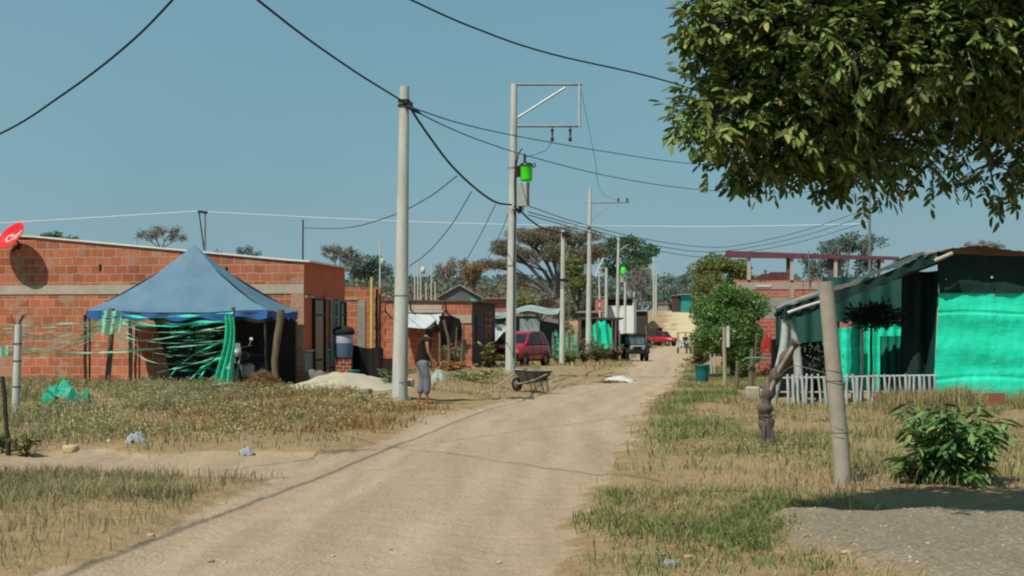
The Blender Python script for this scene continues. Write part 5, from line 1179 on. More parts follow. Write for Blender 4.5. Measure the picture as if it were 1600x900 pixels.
# roof: two slopes
ed = [(1208, 492), (1222, 484), (1245, 476), (1280, 464), (1330, 450), (1380, 430), (1430, 409), (1478, 393), (1530, 396), (1600, 403), (1740, 412)]
ep = [wr(a, b_) for a, b_ in ed]
def edge_at(u):
    f = u * (len(ep) - 1); i = min(int(f), len(ep) - 2); return ep[i].lerp(ep[i + 1], f - i)
def roof_fn(dz):
    def fn(u, v):
        p = edge_at(u); d = (1.55 if u < .62 else 6.0); q = p + Vector((.129 * d * v, -.35 + d * v, dz + .007 * math.sin(u * 260) + .035 * math.sin(u * 17) * (1 - v) + .02 * math.sin(u * 41 + 1) + .22 * (1 - v) * 0 + .10 * v)); return q
    return fn
mb = MB(); f_ = roof_fn(.06); mb.grid(lambda u, v: f_(u * .62, v), 150, 4); mb.build('roof', surf('dull_old_zinc', (98, 92, 82), (70, 68, 62), 2, .8), R1, world=True)
mb = MB(); mb.grid(lambda u, v: f_(.60 + .4 * u, v) + Vector((0, -.02, .03)), 110, 4); mb.build('roof', M_rust, R1, world=True)
mb = MB(); mb.grid(lambda u, v: (lambda p: p + Vector((0, -.36 + .03 * math.sin(u * 60), .05 - (.15 + .10 * math.sin(min(1, u * 1.6) * math.pi) + .10 * float(fbm(u * 14, 3.3))) * v)))(edge_at(.05 + u * .60)), 60, 3); mb.build('roof_valance', surf('dark_green_shade_cloth', (1, 1, 1)), R1, world=True)
mb = MB(); mb.grid(lambda u, v: (lambda p: p + Vector((0, -.40 + .3 * v, .10 + .04 * v)))(edge_at(.02 + u * .30)), 30, 3); mb.build('roof_edge_sheet', surf('pale_grey_tarp', (150, 146, 134), (104, 102, 94), 3, .8), R1, world=True)
mb = MB(); mb.grid(lambda u, v: (lambda p: p + Vector((0, -.41 + .35 * v, .11 + .05 * v)))(edge_at(.42 + u * .20)), 30, 3); mb.build('roof_tarp', surf('grey_green_tarp', (64, 84, 80), (44, 62, 60), 3, .7), R1, world=True)
mb = MB(); mb.tube([wr(1225, 489, -.4), wr(1250, 480, -.42), wr(1282, 470, -.42)], .03, 7); mb.build('roof_pole', M_white, R1, world=True)
mb = MB(); mb.tube([wr(1452, 409, -.37), wr(1480, 397, -.37)], .04, 7); mb.build('roof_pole', M_wpost0, R1, world=True)
mb = MB(); mb.tube([wr(1210, 492, 0), wr(1300, 470, 0), wr(1400, 434, 0), wr(1480, 404, 0)], .05, 6); mb.tube([wr(1290, 472, -.1), wr(1292, 600, -.1)], .05, 6); mb.tube([wr(1432, 640, .9), wr(1436, 420, .9)], .09, 8); mb.build('timber_frame', M_wooddk, R1, world=True)
M_wpost = surf('whitewashed_wood', (192, 196, 192), (146, 152, 150), 4, .9, bmp=.4, stretch=(6, 6, 1))
GPp = 'whitewashed porch posts of the green shack'
def wpost(label, pts, r):
    mb = MB(); P = crom([wr(*p) for p in pts], 5); n = len(P); mb.tube(P, [r[0] + (r[1] - r[0]) * i / (n - 1) for i in range(n)], 9); o = mb.build('porch_post', M_wpost, None); recentre(o); tag(o, label, 'post', GPp)
wpost('whitewashed post standing straight at the shack roof corner', [(1200, 645, -.25), (1211, 590, -.25), (1221, 540, -.25), (1224, 492, -.25)], (.11, .07))
wpost('whitewashed post bowed outward beside the straight corner post', [(1243, 645, -.15), (1246, 600, -.15), (1243, 552, -.15), (1236, 520, -.15), (1228, 494, -.2)], (.1, .07))
wpost('thick short whitewashed prop leaning at the foot of the corner posts', [(1192, 642, -.3), (1200, 610, -.3), (1210, 585, -.28)], (.09, .06))
post('teal wrapped pillar inside the shack porch', 1337, 612, 32.4, 1337, 506, 15, 15, M_teal, 'porch_pillar')
post('thin white pole inside the porch next to the teal pillar', 1347, 612, 32.2, 1347, 512, 5, 5, M_white, 'porch_pole', 'pole')
post('thin greyish pole inside the porch under the dark spiky leaves', 1362, 612, 32.4, 1361, 500, 5, 4, M_wood, 'porch_pole', 'pole')
# picket fence
pf = thing('picket_fence', 'low whitewashed stick fence closing the shack porch', 'fence', GX(1335, YR))
mb = MB(); mb.tube([wr(1216, 590, -.3), wr(1290, 589, -.3), wr(1380, 587, -.3), wr(1456, 586, -.3)], .022, 7); mb.tube([wr(1216, 612, -.26), wr(1330, 612, -.26), wr(1456, 611, -.26)], .018, 7); mb.build('rail', M_wpost, pf, world=True)
px = 1226
while px < 1455:
    mb = MB(); r = random.uniform(.024, .042); k = random.uniform(-5, 5); t_ = random.uniform(583, 588)
    mb.tube([wr(px + k, 645, -.32), wr(px + k * .4 + random.uniform(-1.5, 1.5), 615, -.33), wr(px, t_, -.32)], [r, r * .9, r * .8], 7); mb.build('picket', M_wpost, pf, world=True); px += random.uniform(6.5, 9.5)
# plants in the porch
M_porch = leafmat('porch_leaf', [(0, (34, 54, 36)), (1, (60, 80, 52))])
fp = GX(1278, 32.1); leafy('flowering_bush', 'dark bush with pale yellow-white blossoms inside the porch', 'bush', fp, fan(16, .45, 1.25), M_porch, .13, .45, .2, 26, .7, .008)
n = 110; P = np.stack([RNG.normal(fp.x, .22, n), RNG.normal(fp.y - .3, .12, n), fp.z + RNG.uniform(.5, 1.3, n)], 1)
V, Q = leaves_mesh(P, rdir(n), rdir(n), RNG.uniform(.04, .09, n), RNG.uniform(.03, .06, n)); o = npmesh('blossoms', V - np.array(fp), Q, leafmat('blossom', [(0, (206, 206, 150)), (1, (226, 224, 206))]), None)
o.parent = [q for q in col.objects if q.name.startswith('flowering_bush')][-1]
t = thing('tree_shadow_leaves', 'dark spiky leaves standing in for a tree shadow under the porch roof', 'fern', wr(1376, 492, .5)); mb = MB(); mb.tube([wr(1380, 470, .5), wr(1376, 492, .5)], .01, 5); mb.build('stem', M_black, t, world=True)  # dark leaves modelled in place of a tree's shadow
n = 1500; P = np.array(wr(1376, 494, .5)) + RNG.normal(size=(n, 3)) * np.array([.23, .1, .085]); D = P - np.array(wr(1376, 500, .5)) + rdir(n) * .1
V, Q = rhomb(P, D, rdir(n), RNG.uniform(.08, .18, n), RNG.uniform(.03, .06, n)); npmesh('dark_leaves', V - np.array(t.location), Q, leafmat('shadow_leaf', [(0, (22, 36, 30)), (1, (38, 58, 46))], .1), t)
# posts and bits between the bushy tree and the shack
G8 = 'rough posts between the bushy tree and the shack'
post('square pale timber post rising beside the bushy tree trunk', 1132, 603, 43.5, 1132, 511, 7, 6, surf('pale_timber', (168, 158, 136), (140, 130, 112), 3, .9, stretch=(5, 5, 1)), group=G8)
mb = MB(); mb.box((0, 0, .32), (.09, .04, .6), bev=.01); o = mb.build('white_board', M_white, None); o.location = W(1137.5, 544, 43.3); tag(o, 'narrow white board fixed behind the square pale post', 'board')
post('short weathered post between the square post and the forked posts', 1152, 616, 40, 1152, 566, 6.5, 5.5, group=G8)
post('timber post with a green rail tied to it', 1173, 614, 38.5, 1176, 545, 8, 7, group=G8)
post('bent thin stick rising from the post with the green rail', 1177, 560, 38.5, 1183, 520, 4, 3, group=G8)
G9 = 'whitewashed stakes under the bushy tree'
post('taller of two thin pale stakes under the bushy tree', 1116, 570, 52, 1117, 548, 3, 2.5, M_wpost, 'stake', 'stake', G9)
post('shorter of two thin pale stakes under the bushy tree', 1112, 572, 52, 1110, 553, 3, 2.5, M_wpost, 'stake', 'stake', G9)
mb = MB(); mb.tube([W(1164, 560, 38.3), W(1180, 559, 38.3), W(1204, 561, 38.3)], .03, 6); o = mb.build('green_rail', surf('green_rail', (70, 150, 118), (60, 130, 104), 3, .7), None); recentre(o); tag(o, 'thin green horizontal rail tied between post and shack corner', 'rail')
mb = MB(); mb.box((0, 0, .13), (.30, .25, .30), bev=.03); o = mb.build('concrete_block', surf('pale_concrete_block', (176, 168, 148), (150, 144, 126), 4, .9, bmp=.4), None); o.location = GX(1176, 33.6); tag(o, 'pale concrete block on the ground beside the dead forked trunk', 'block')
mb = MB(); mb.box((0, 0, .1), (.2, .2, .2), bev=.03); o = mb.build('concrete_block', surf('pale_concrete_block', (1, 1, 1)), None); o.location = GX(1192, 33.9); tag(o, 'smaller pale block right behind the dead trunk', 'block')
crumple('red_cloth', 'red cloth hanging beside the whitewashed posts', W(1198, 552, 45), .15, .06, .55, surf('red_cloth', (170, 44, 44), (140, 36, 38), 3, .8), 41, 'cloth')
gb = thing('green_barrel', 'dark teal-green barrel standing at the road side', 'barrel', GX(1097, 43.6)); mb = MB()
mb.lathe([(0, .02), (.165, .02), (.175, .04), (.19, .3), (.205, .52), (.215, .53), (.215, .56), (.195, .56), (.185, .3), (.16, .05), (0, .05)], n=24); mb.build('body', surf('teal_barrel', (14, 108, 104), (10, 92, 92), 2, .45), gb)
mb = MB(); mb.lathe([(.216, .50), (.222, .51), (.222, .565), (.2, .565)], n=24); mb.build('rim', surf('teal_barrel_rim', (20, 84, 88), (16, 72, 76), 2, .5), gb)
# dead forked trunk
dt = thing('dead_tree', 'leaning dead tree trunk with frayed base in the dry grass', 'tree trunk', GP(1199, 698)); YT = dt.location.y
mb = MB(); P = crom([W(1200, 704, YT), W(1197, 660, YT), W(1196, 632, YT), W(1206, 600, YT - .05), W(1224, 566, YT - .15), W(1243, 533, YT - .25)], 6); n = len(P)
mb.tube(P, [(.085 + .02 * math.sin(i * 1.3)) * (1.15 - .4 * i / n) for i in range(n)], 10)
for dx in (-5, 4, 8): mb.tube([W(1197 + dx * .3, 650, YT - .07), W(1198 + dx, 680, YT - .08), W(1199 + dx * 1.3, 702, YT - .06)], [.02, .035, .03], 6)
mb.build('trunk', surf('dead_grey_wood', (122, 108, 100), (74, 62, 58), 4, .9, bmp=.6, stretch=(7, 7, .8)), dt, world=True)
mb = MB(); P = crom([W(1243, 533, YT - .25), W(1233, 552, YT - .27), W(1214, 585, YT - .14), W(1204, 610, YT - .09)], 5); mb.tube(P, [.02 + .012 * (i / len(P)) for i in range(len(P))], 6); mb.build('split_wood', surf('pale_split_wood', (170, 162, 150), (140, 132, 122), 3, .9), dt, world=True)
mb = MB()
for i in range(3): mb.lathe([(.105, -.006), (.11, 0), (.105, .006)], W(1197, 643 + 6 * i, YT), 10, rot=(.15, .2 * (i - 1), 0))
mb.build('wire', M_dark, dt, world=True)
# leaning concrete post with wire
YC = Yrow(766); lp, lb, lt = concrete_pole('leaning round concrete post wound with wire in the dry grass', 1319, YC, 1290, 440, 27, 24, surf('fence_concrete', (172, 164, 150), (150, 142, 130), 3, .9, bmp=.3), 'fence_post', 'fence posts')
for py, k in ((584, .1), (600, -.12), (603, .08), (676, .2), (683, -.1), (690, .15)):
    mb = MB(); f = (766 - py) / 326; mb.lathe([(.0845 - .008 * f, -.004), (.089 - .008 * f, 0), (.0845 - .008 * f, .004)], lb.lerp(lt, f), 16, rot=(k * .4, k + .09, 0)); mb.build('wire', M_dark, lp, world=True)
mb = MB(); mb.tube([lb.lerp(lt, .25) + Vector((.09, -.04, 0)), lb.lerp(lt, .27) + Vector((.16, -.05, .04)), lb.lerp(lt, .23) + Vector((.2, -.02, .02))], .004, 4); mb.build('wire_end', M_dark, lp, world=True)
# wire strands running from the post
cable('thin fence wire from the leaning post to the dead trunk', [lb.lerp(lt, .55) + Vector((-.08, 0, 0)), W(1290, 583, 17), W(1240, 572, 19), W(1215, 590, YT - .2)], .005, M_steel, 'fence wires')
mb = MB(); mb.box((0, 0, .06), (.58, .05, .48), bev=.01); o = mb.build('clay_board', surf('red_brown_board', (150, 96, 74), (124, 80, 62), 3, .9, bmp=.3), None); o.location = GX(1546, 30.2); tag(o, 'red-brown board propped at the foot of the teal tarp wall', 'board')
# long stalks against the wall
x, y = scatter(9000, 7.2, 12, 29.0, 30.8, lambda x, y: ((x < 9.0) | (x > 9.75)) * 1.0); k = len(x)
blades('dry_stalks', 'tall thin straw stalks at the foot of the teal tarp wall', P3(x, y), RNG.uniform(.2, .55, k) * (.5 + .8 * fbm(x * 1.5, y)), RNG.uniform(.004, .008, k), M_straw, .5)

# ---------------------------------------------------------------- houses down the road
def simple_wall(px0, px1, py0, py1, Y, depth, name, label, m, roofm, cat='house', rise=0.0, over=.3, wins=(), rot=-ROAD_ANG, group=None, zbase=None):
    b = GX((px0 + px1) / 2, Y); h = thing(name, label, cat, b, rot, group); s = Y / F; w_ = (px1 - px0) * s; z1 = CH + (HY - py0) * s - b.z; z0 = -.3
    mb = MB(); mb.box((0, depth / 2, (z0 + z1) / 2), (w_, depth, z1 - z0))
    if rise: mb.add([(-w_ / 2, .0, z1), (w_ / 2, .0, z1), (0, .0, z1 + rise)], [(0, 1, 2)]); mb.add([(-w_ / 2, depth, z1), (w_ / 2, depth, z1), (0, depth, z1 + rise)], [(2, 1, 0)])
    mb.build('wall', m, h); mb = MB()
    if rise:
        for sg in (-1, 1):
            e = w_ / 2 + over; q = [(0, -over, z1 + rise + .06), (sg * e, -over, z1 + .06 - rise * over / (w_ / 2)), (sg * e, depth + over, z1 + .06 - rise * over / (w_ / 2)), (0, depth + over, z1 + rise + .06)]
            mb.add(q + [(a, b_, c - .05) for a, b_, c in q], [(0, 1, 2, 3), (7, 6, 5, 4), (0, 4, 5, 1), (1, 5, 6, 2), (2, 6, 7, 3)])
    else: mb.box((0, depth / 2, z1 + .05), (w_ + over * 2, depth + over * 2, .08), rot=(.03, 0, 0))
    mb.build('roof', roofm, h)
    for (u0, u1, v0, v1, nm, mm) in wins:
        mb = MB(); mb.box((w_ * ((u0 + u1) / 2 - .5), -.015, z1 * (v0 + v1) / 2), (w_ * (u1 - u0), .03, z1 * (v1 - v0))); mb.build(nm, mm, h)
    return h
M_greyroof = surf('grey_roof', (140, 146, 148), (110, 116, 118), 3, .7)
M_palewall = surf('pale_wall', (226, 230, 230), (212, 216, 216), 2, .8)
M_pinkwall = surf('pink_brick', (168, 118, 108), (146, 100, 92), 3, .9)
h = simple_wall(686, 750, 464, 480, 100, 4, 'metal_roof_house', 'small house with low gabled grey metal roof and teal patch', surf('dark_gable', (104, 106, 110), (84, 86, 90), 2, .8), surf('pale_metal_roof', (176, 182, 182), (120, 120, 122), 2, .6), rise=.75, rot=0, over=.2)
mb = MB(); mb.add([(.7, -.26, 3.55), (1.3, -.26, 3.4), (1.3, -.26, 3.85), (.75, -.26, 4.05)], [(0, 1, 2, 3)]); mb.build('teal_patch', M_teal, h)
mb = MB()
for u in (-.75, -.35, .05, .4): mb.box((u, -.05, 3.5), (.06, .06, 1.0))
mb.box((0, -.04, 3.75), (2.0, .06, .08)); mb.build('porch_frame', M_steel, h)
simple_wall(758, 812, 466, 500, 140, 6, 'pink_house', 'faint pinkish house with dark roof behind the gabled metal roof', M_pinkwall, surf('dull_red_roof', (136, 96, 88), (116, 84, 78), 3, .9), over=.5)
simple_wall(812, 872, 470, 500, 130, 6, 'grey_house', 'long grey-roofed house behind the plastic sheeted shack', surf('greyish_wall', (132, 134, 126), (104, 106, 102), 3, .9), M_greyroof, over=.4)
white = simple_wall(944, 990, 465, 530, 165, 6, 'white_house', 'white walled house with shaded eave behind the far poles', M_palewall, surf('dark_eave_roof', (72, 62, 62), (58, 52, 54), 3, .9), over=.3, wins=((.04, .96, .85, .97, 'eave_shade_band', M_black),))  # black band paints the shade under the eave
simple_wall(930, 944, 464, 530, 160, 5, 'pink_house', 'narrow pink brick gable end beside the white walled house', M_pinkwall, M_greyroof, over=.1)
simple_wall(905, 935, 488, 530, 120, 4, 'brown_shack', 'brown shack roof above the green netting', surf('brown_boards', (104, 92, 80), (78, 70, 62), 3, .9), surf('dull_tan_roof', (138, 124, 106), (112, 102, 90), 3, .9))
simple_wall(992, 1010, 486, 520, 175, 4, 'dark_shack', 'dark shack with pale roof next to the white walled house', surf('dark_boards', (74, 66, 64), (58, 54, 54), 3, .9), M_greyroof)
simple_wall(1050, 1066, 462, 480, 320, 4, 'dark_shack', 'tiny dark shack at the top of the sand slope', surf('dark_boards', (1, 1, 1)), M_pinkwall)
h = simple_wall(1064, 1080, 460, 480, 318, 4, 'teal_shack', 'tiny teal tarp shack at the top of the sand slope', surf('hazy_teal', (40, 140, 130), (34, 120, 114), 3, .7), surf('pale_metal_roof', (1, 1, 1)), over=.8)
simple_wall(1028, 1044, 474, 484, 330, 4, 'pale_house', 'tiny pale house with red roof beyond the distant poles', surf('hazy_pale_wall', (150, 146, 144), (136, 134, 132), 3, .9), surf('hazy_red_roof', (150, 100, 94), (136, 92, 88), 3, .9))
# plastic sheeted shack behind the red car
S1 = thing('plastic_shack', 'shack sheeted in grey plastic behind the red car', 'shack', GX(815, 80)); YS1 = 78
def ws(px, py, dy=0): return W(px, py, YS1 + dy)
M_pl = surf('grey_plastic', (164, 178, 174), (120, 134, 132), 1.5, .5, bmp=.3, fine=6)
mb = MB(); mb.grid(lambda u, v: ws(772 + 72 * u, 560 - 66 * v, .12 * math.sin(u * 23 + v * 4)), 30, 8); mb.build('front_sheet', surf('grey_sheet', (112, 116, 112), (90, 94, 92), 2, .7), S1, world=True)
mb = MB(); mb.grid(lambda u, v: ws(768 + 104 * u + 4 * v, 497 - 8 * u - 9 * v + 3 * math.sin(u * 9) - 4 * math.sin(u * 3.1), -.6 + 3 * v), 30, 6); mb.build('roof_sheet', M_pl, S1, world=True)
mb = MB(); mb.grid(lambda u, v: ws(812 + 31 * u, 525 - 27 * v, -.4 + .1 * math.sin(u * 11 + v * 4)), 14, 8); mb.grid(lambda u, v: ws(772 + 32 * u, 528 - 24 * v + 3 * math.sin(u * 7), -.5 + .15 * math.sin(u * 13 + v * 9)), 14, 8); mb.build('plastic_sheet', M_pl, S1, world=True)
mb = MB(); mb.grid(lambda u, v: ws(842 + 32 * u, 560 - (60 - 6 * u) * v, -.3 + 2.5 * u), 6, 4); mb.build('dark_side', M_black, S1, world=True)
crumple('plastic_bundle', 'bright white plastic bundle beside the plastic sheeted shack', W(783, 556, 74), .5, .4, 1.3, M_white, 61, 'plastic bundle')
# green netting fences along the road
def netfence(label, x0, x1, y0, y1, Y, m, posts=()):
    t = thing('netting_fence', label, 'fence', GX((x0 + x1) / 2, Y)); mb = MB()
    mb.grid(lambda u, v: W(x0 + (x1 - x0) * u, y1 - (y1 - y0 + 26 * (float(fbm(u * 6 + x0, 2.2, 3)) - .5)) * v, Y + .15 * math.sin(u * 15 + v * 2)), 40, 8); mb.build('netting', m, t, world=True)
    for px in posts: mb = MB(); mb.tube([W(px, y1 + 4, Y - .15), W(px + random.uniform(-2, 2), y0 - 5, Y - .15)], .05, 6); mb.build('stake', M_wood, t, world=True)
netfence('green netting fence with stakes just past the coil pole', 862, 905, 524, 558, 76, netmat('road_net', (70, 190, 156), .42), (866, 876, 890, 902))
netfence('teal netting hung on stakes behind the lamp mast', 922, 958, 506, 545, 92, M_teal, (925, 934, 956, 962))
simple_wall(908, 962, 499, 545, 96, 3, 'dark_shack', 'low dark tarp shack behind the lamp mast', M_black, surf('dull_dark_roof', (60, 58, 58), (48, 47, 48), 3, .9))
G10 = 'rough stakes along the left road edge'
for i, (px, by, ty, l) in enumerate(((868, 562, 516, 'rough stake right by the dark side of the plastic shack'), (908, 564, 505, 'crooked tall stake before the slim crossarm pole'), (957, 556, 515, 'rough stake just left of the parked jeep'), (1008, 545, 508, 'rough stake standing behind the parked jeep'), (1013, 540, 512, 'last rough stake before the far red pickup'))):
    post(l, px, by, Yrow(by) - 1, px + (2 if i % 2 else -1), ty, 3.6, 3, group=G10, kink=.06)
leafy('road_bush', 'bush in front of the lamp mast netting', 'bush', GX(893, 82), fan(16, 1.0, 1.1), LOL, .25, .5, .3, 26, .6, .01)
T('dry_shrub', 'brownish shrub mass behind the coil pole', 845, 115, 505, [blob(830, 480, 115, 1.0, .7), blob(850, 476, 115, 1.1, .9), blob(868, 486, 116, .9, .7)], leaf=LBR, nleaf=2400, ls=.25, tr=.1, cat='shrub')
T('palm_like_bush', 'lighter green bush sprouting above the plastic shack', 822, 105, 500, [blob(818, 478, 105, .5, .6), blob(828, 482, 105, .4, .5)], leaf=LOL, nleaf=700, ls=.3, tr=.08, cat='bush')
T('hedge_tree', 'dull green hedge tree behind the white walled house', 930, 175, 510, [blob(905, 488, 175, 1.4, 1.2), blob(925, 480, 175, 1.4, 1.3), blob(880, 485, 176, 1.4, 1.2)], leaf=LBG, nleaf=2600, ls=.4, tr=.15)
heap('straw_heap', 'pale straw covered mound beside the far red pickup', GX(1019, 205), 2.6, 2.2, 3.2, surf('straw_mound', (176, 158, 112), (150, 134, 92), 1.5, .95, bmp=.5), 'mound', 12)
mb = MB(); mb.box((0, 0, 1.0), (1.6, 1.4, 2.2)); o = mb.build('dark_stall', surf('dark_boards', (1, 1, 1)), None); o.location = GX(1015, 195); tag(o, 'small dark board stall beside the far red pickup', 'stall')

for i, (px, Y, r, h, lab, m) in enumerate(((912, 80, .8, 1.3, 'dull bush at the foot of the slim crossarm pole', LBG), (932, 88, .9, 1.5, 'scrubby bush in front of the dark tarp shack', LOL), (958, 94, .7, 1.2, 'small bush beside the parked jeep', LBG), (880, 74, .7, .8, 'low yellowish bush by the coil pole netting', LOL), (1010, 150, 1.2, 1.6, 'scrubby bush at the road edge before the far pickup', LBG), (1094, 70, .8, 1.1, 'dry bush beside the far right road edge', LOL), (1100, 92, 1.0, 1.6, 'grey-green bush on the right road edge by the motor cart', LBG))):
    leafy('road_bush', lab, 'bush', GX(px, Y), fan(18, r, h), m, .2, .5, .3, 30, .6, .01)
# ---------------------------------------------------------------- vehicles
M_redcar = surf('red_car_paint', (172, 30, 44), (150, 26, 38), 1.5, .3, bmp=0, spec=.5)
M_lamp = surf('headlamp_glass', (190, 196, 200), (160, 168, 172), 3, .15, bmp=0, spec=.6)
M_plate = surf('yellow_plate', (214, 196, 96), (200, 182, 84), 3, .5)
M_amber = surf('amber_lens', (206, 120, 40), (190, 104, 34), 3, .3)
def wheel(parent, c, r, w_):
    wt = thing('wheel', None, None, c); wt.parent = parent
    mb = MB(); mb.lathe([(r * .62, -w_ / 2), (r * .92, -w_ / 2), (r, -w_ * .3), (r, w_ * .3), (r * .92, w_ / 2), (r * .62, w_ / 2)], n=24, rot=(math.pi / 2, 0, 0)); mb.build('tyre', M_rubber, wt)
    mb = MB(); mb.lathe([(0, -w_ * .42), (r * .3, -w_ * .45), (r * .6, -w_ * .35), (r * .62, 0), (r * .6, w_ * .35), (r * .3, w_ * .45), (0, w_ * .42)], n=20, rot=(math.pi / 2, 0, 0)); mb.build('rim', M_steel, wt)
def loft(mb, secs, smooth=True):
    """secs: list of equal-length rings"""
    n = len(secs[0]); vs = [p for s in secs for p in s]; fs = [(i * n + j, i * n + (j + 1) % n, (i + 1) * n + (j + 1) % n, (i + 1) * n + j) for i in range(len(secs) - 1) for j in range(n)]
    fs += [tuple(range(n - 1, -1, -1)), tuple((len(secs) - 1) * n + j for j in range(n))]; mb.add(vs, fs, smooth)
def ring(x, w_, z0, z1, k=.10):
    h = w_ / 2; return [(x, -h + k, z0), (x, h - k, z0), (x, h, z0 + k), (x, h + .0, (z0 + z1) / 2), (x, h - k * .4, z1 - k), (x, h - k * 1.4, z1), (x, -h + k * 1.4, z1), (x, -h + k * .4, z1 - k), (x, -h, (z0 + z1) / 2), (x, -h, z0 + k)]
def hatchback(label, loc, rz):      # nose at +x
    t = thing('hatchback_car', label, 'car', loc, rz)
    mb = MB(); loft(mb, [ring(x, w_, z0, z1) for x, w_, z0, z1 in ((-1.82, 1.36, .42, .82), (-1.78, 1.48, .32, .90), (-1.5, 1.54, .24, .92), (-.6, 1.58, .22, .93), (.4, 1.58, .22, .92), (.75, 1.57, .22, .91), (1.3, 1.52, .24, .84), (1.66, 1.46, .28, .78), (1.78, 1.36, .34, .72))]); mb.build('body', M_redcar, t)
    def cab(x, w_, z): return [(x, -w_ / 2, z), (x, w_ / 2, z)]
    lo = [(-1.72, 1.40), (-1.2, 1.46), (.15, 1.46), (.92, 1.40)]; hi = [(-1.45, 1.12), (-1.1, 1.18), (-.2, 1.18), (.15, 1.14)]
    zl = [.88, .90, .90, .88]; zh = [1.33, 1.40, 1.41, 1.36]
    mb = MB(); L = [[(lo[i][0], s * lo[i][1] / 2, zl[i]) for i in range(4)] for s in (-1, 1)]; H = [[(hi[i][0], s * hi[i][1] / 2, zh[i]) for i in range(4)] for s in (-1, 1)]
    vs = L[0] + L[1] + H[0] + H[1]; mb.add(vs, [(i, i + 1, 8 + i + 1, 8 + i) for i in range(3)] + [(4 + i + 1, 4 + i, 12 + i, 12 + i + 1) for i in range(3)] + [(8 + i, 8 + i + 1, 12 + i + 1, 12 + i) for i in range(3)] + [(3, 7, 15, 11), (4, 0, 8, 12)]); mb.build('cabin', M_redcar, t)
    def quad_on(name, pts, m): mb = MB(); mb.add(pts, [(0, 1, 2, 3)]); return mb.build(name, m, t)
    V3 = Vector
    def inset(a, b, c, d, k0=.06, k1=.94, off=(0, 0, 0)):
        a, b, c, d = map(V3, (a, b, c, d)); f = lambda u, v: a.lerp(b, u).lerp(d.lerp(c, u), v) + V3(off)
        return [f(k0, .10), f(k1, .10), f(k1, .88), f(k0, .88)]
    quad_on('windscreen', inset(L[0][3], L[1][3], H[1][3], H[0][3], .05, .95, (.012, 0, .008)), M_glass)
    quad_on('rear_window', inset(L[1][0], L[0][0], H[0][0], H[1][0], .1, .9, (-.012, 0, .006)), M_glass)
    for s, k in ((-1, 0), (1, 1)):
        o = (0, s * .012, .004)
        quad_on('side_window', inset(L[k][2], L[k][3], H[k][3], H[k][2], .1, .8, o), M_glass); quad_on('side_window', inset(L[k][1], L[k][2], H[k][2], H[k][1], .28, .95, o), M_glass); quad_on('side_window', inset(L[k][0], L[k][1], H[k][1], H[k][0], .25, 1.05, o), M_glass)
        mb = MB(); mb.box((1.75, s * .52, .64), (.1, .30, .14), bev=.02); mb.build('headlight', M_lamp, t)
        mb = MB(); mb.box((1.72, s * .70, .64), (.08, .07, .12)); mb.build('indicator', M_amber, t)
        mb = MB(); mb.box((.70, s * .82, .92), (.1, .16, .11), bev=.02); mb.build('mirror', M_dark, t)
        mb = MB(); mb.box((.30, s * .795, .55), (.012, .012, .62)); mb.box((-.62, s * .795, .55), (.012, .012, .62)); mb.box((-.16, s * .797, .48), (2.0, .014, .05)); mb.build('door_trim', M_dark, t)
    mb = MB(); mb.box((1.80, 0, .42), (.16, 1.46, .20), bev=.03); mb.build('bumper', M_dark, t)
    mb = MB(); mb.box((-1.82, 0, .42), (.14, 1.44, .2), bev=.03); mb.build('bumper', M_dark, t)
    mb = MB(); mb.box((1.785, 0, .64), (.06, .7, .11)); mb.build('grille', M_black, t)
    mb = MB(); mb.box((1.89, 0, .40), (.02, .36, .16)); mb.build('number_plate', M_plate, t)
    for x in (1.12, -1.14):
        for s in (-1, 1): wheel(t, (x, s * .70, .27), .27, .17)
    for x in (1.12, -1.14):
        for s in (-1, 1): mb = MB(); mb.lathe([(.30, -.01), (.35, .01), (.33, .03)], (x, s * .775, .28), 20, rot=(-s * math.pi / 2, 0, 0)); mb.build('arch_trim', M_dark, t)
    return t
hatchback('old red hatchback parked nose-out half behind the transformer pole', GX(809, 61.5), math.radians(-90 - 22))

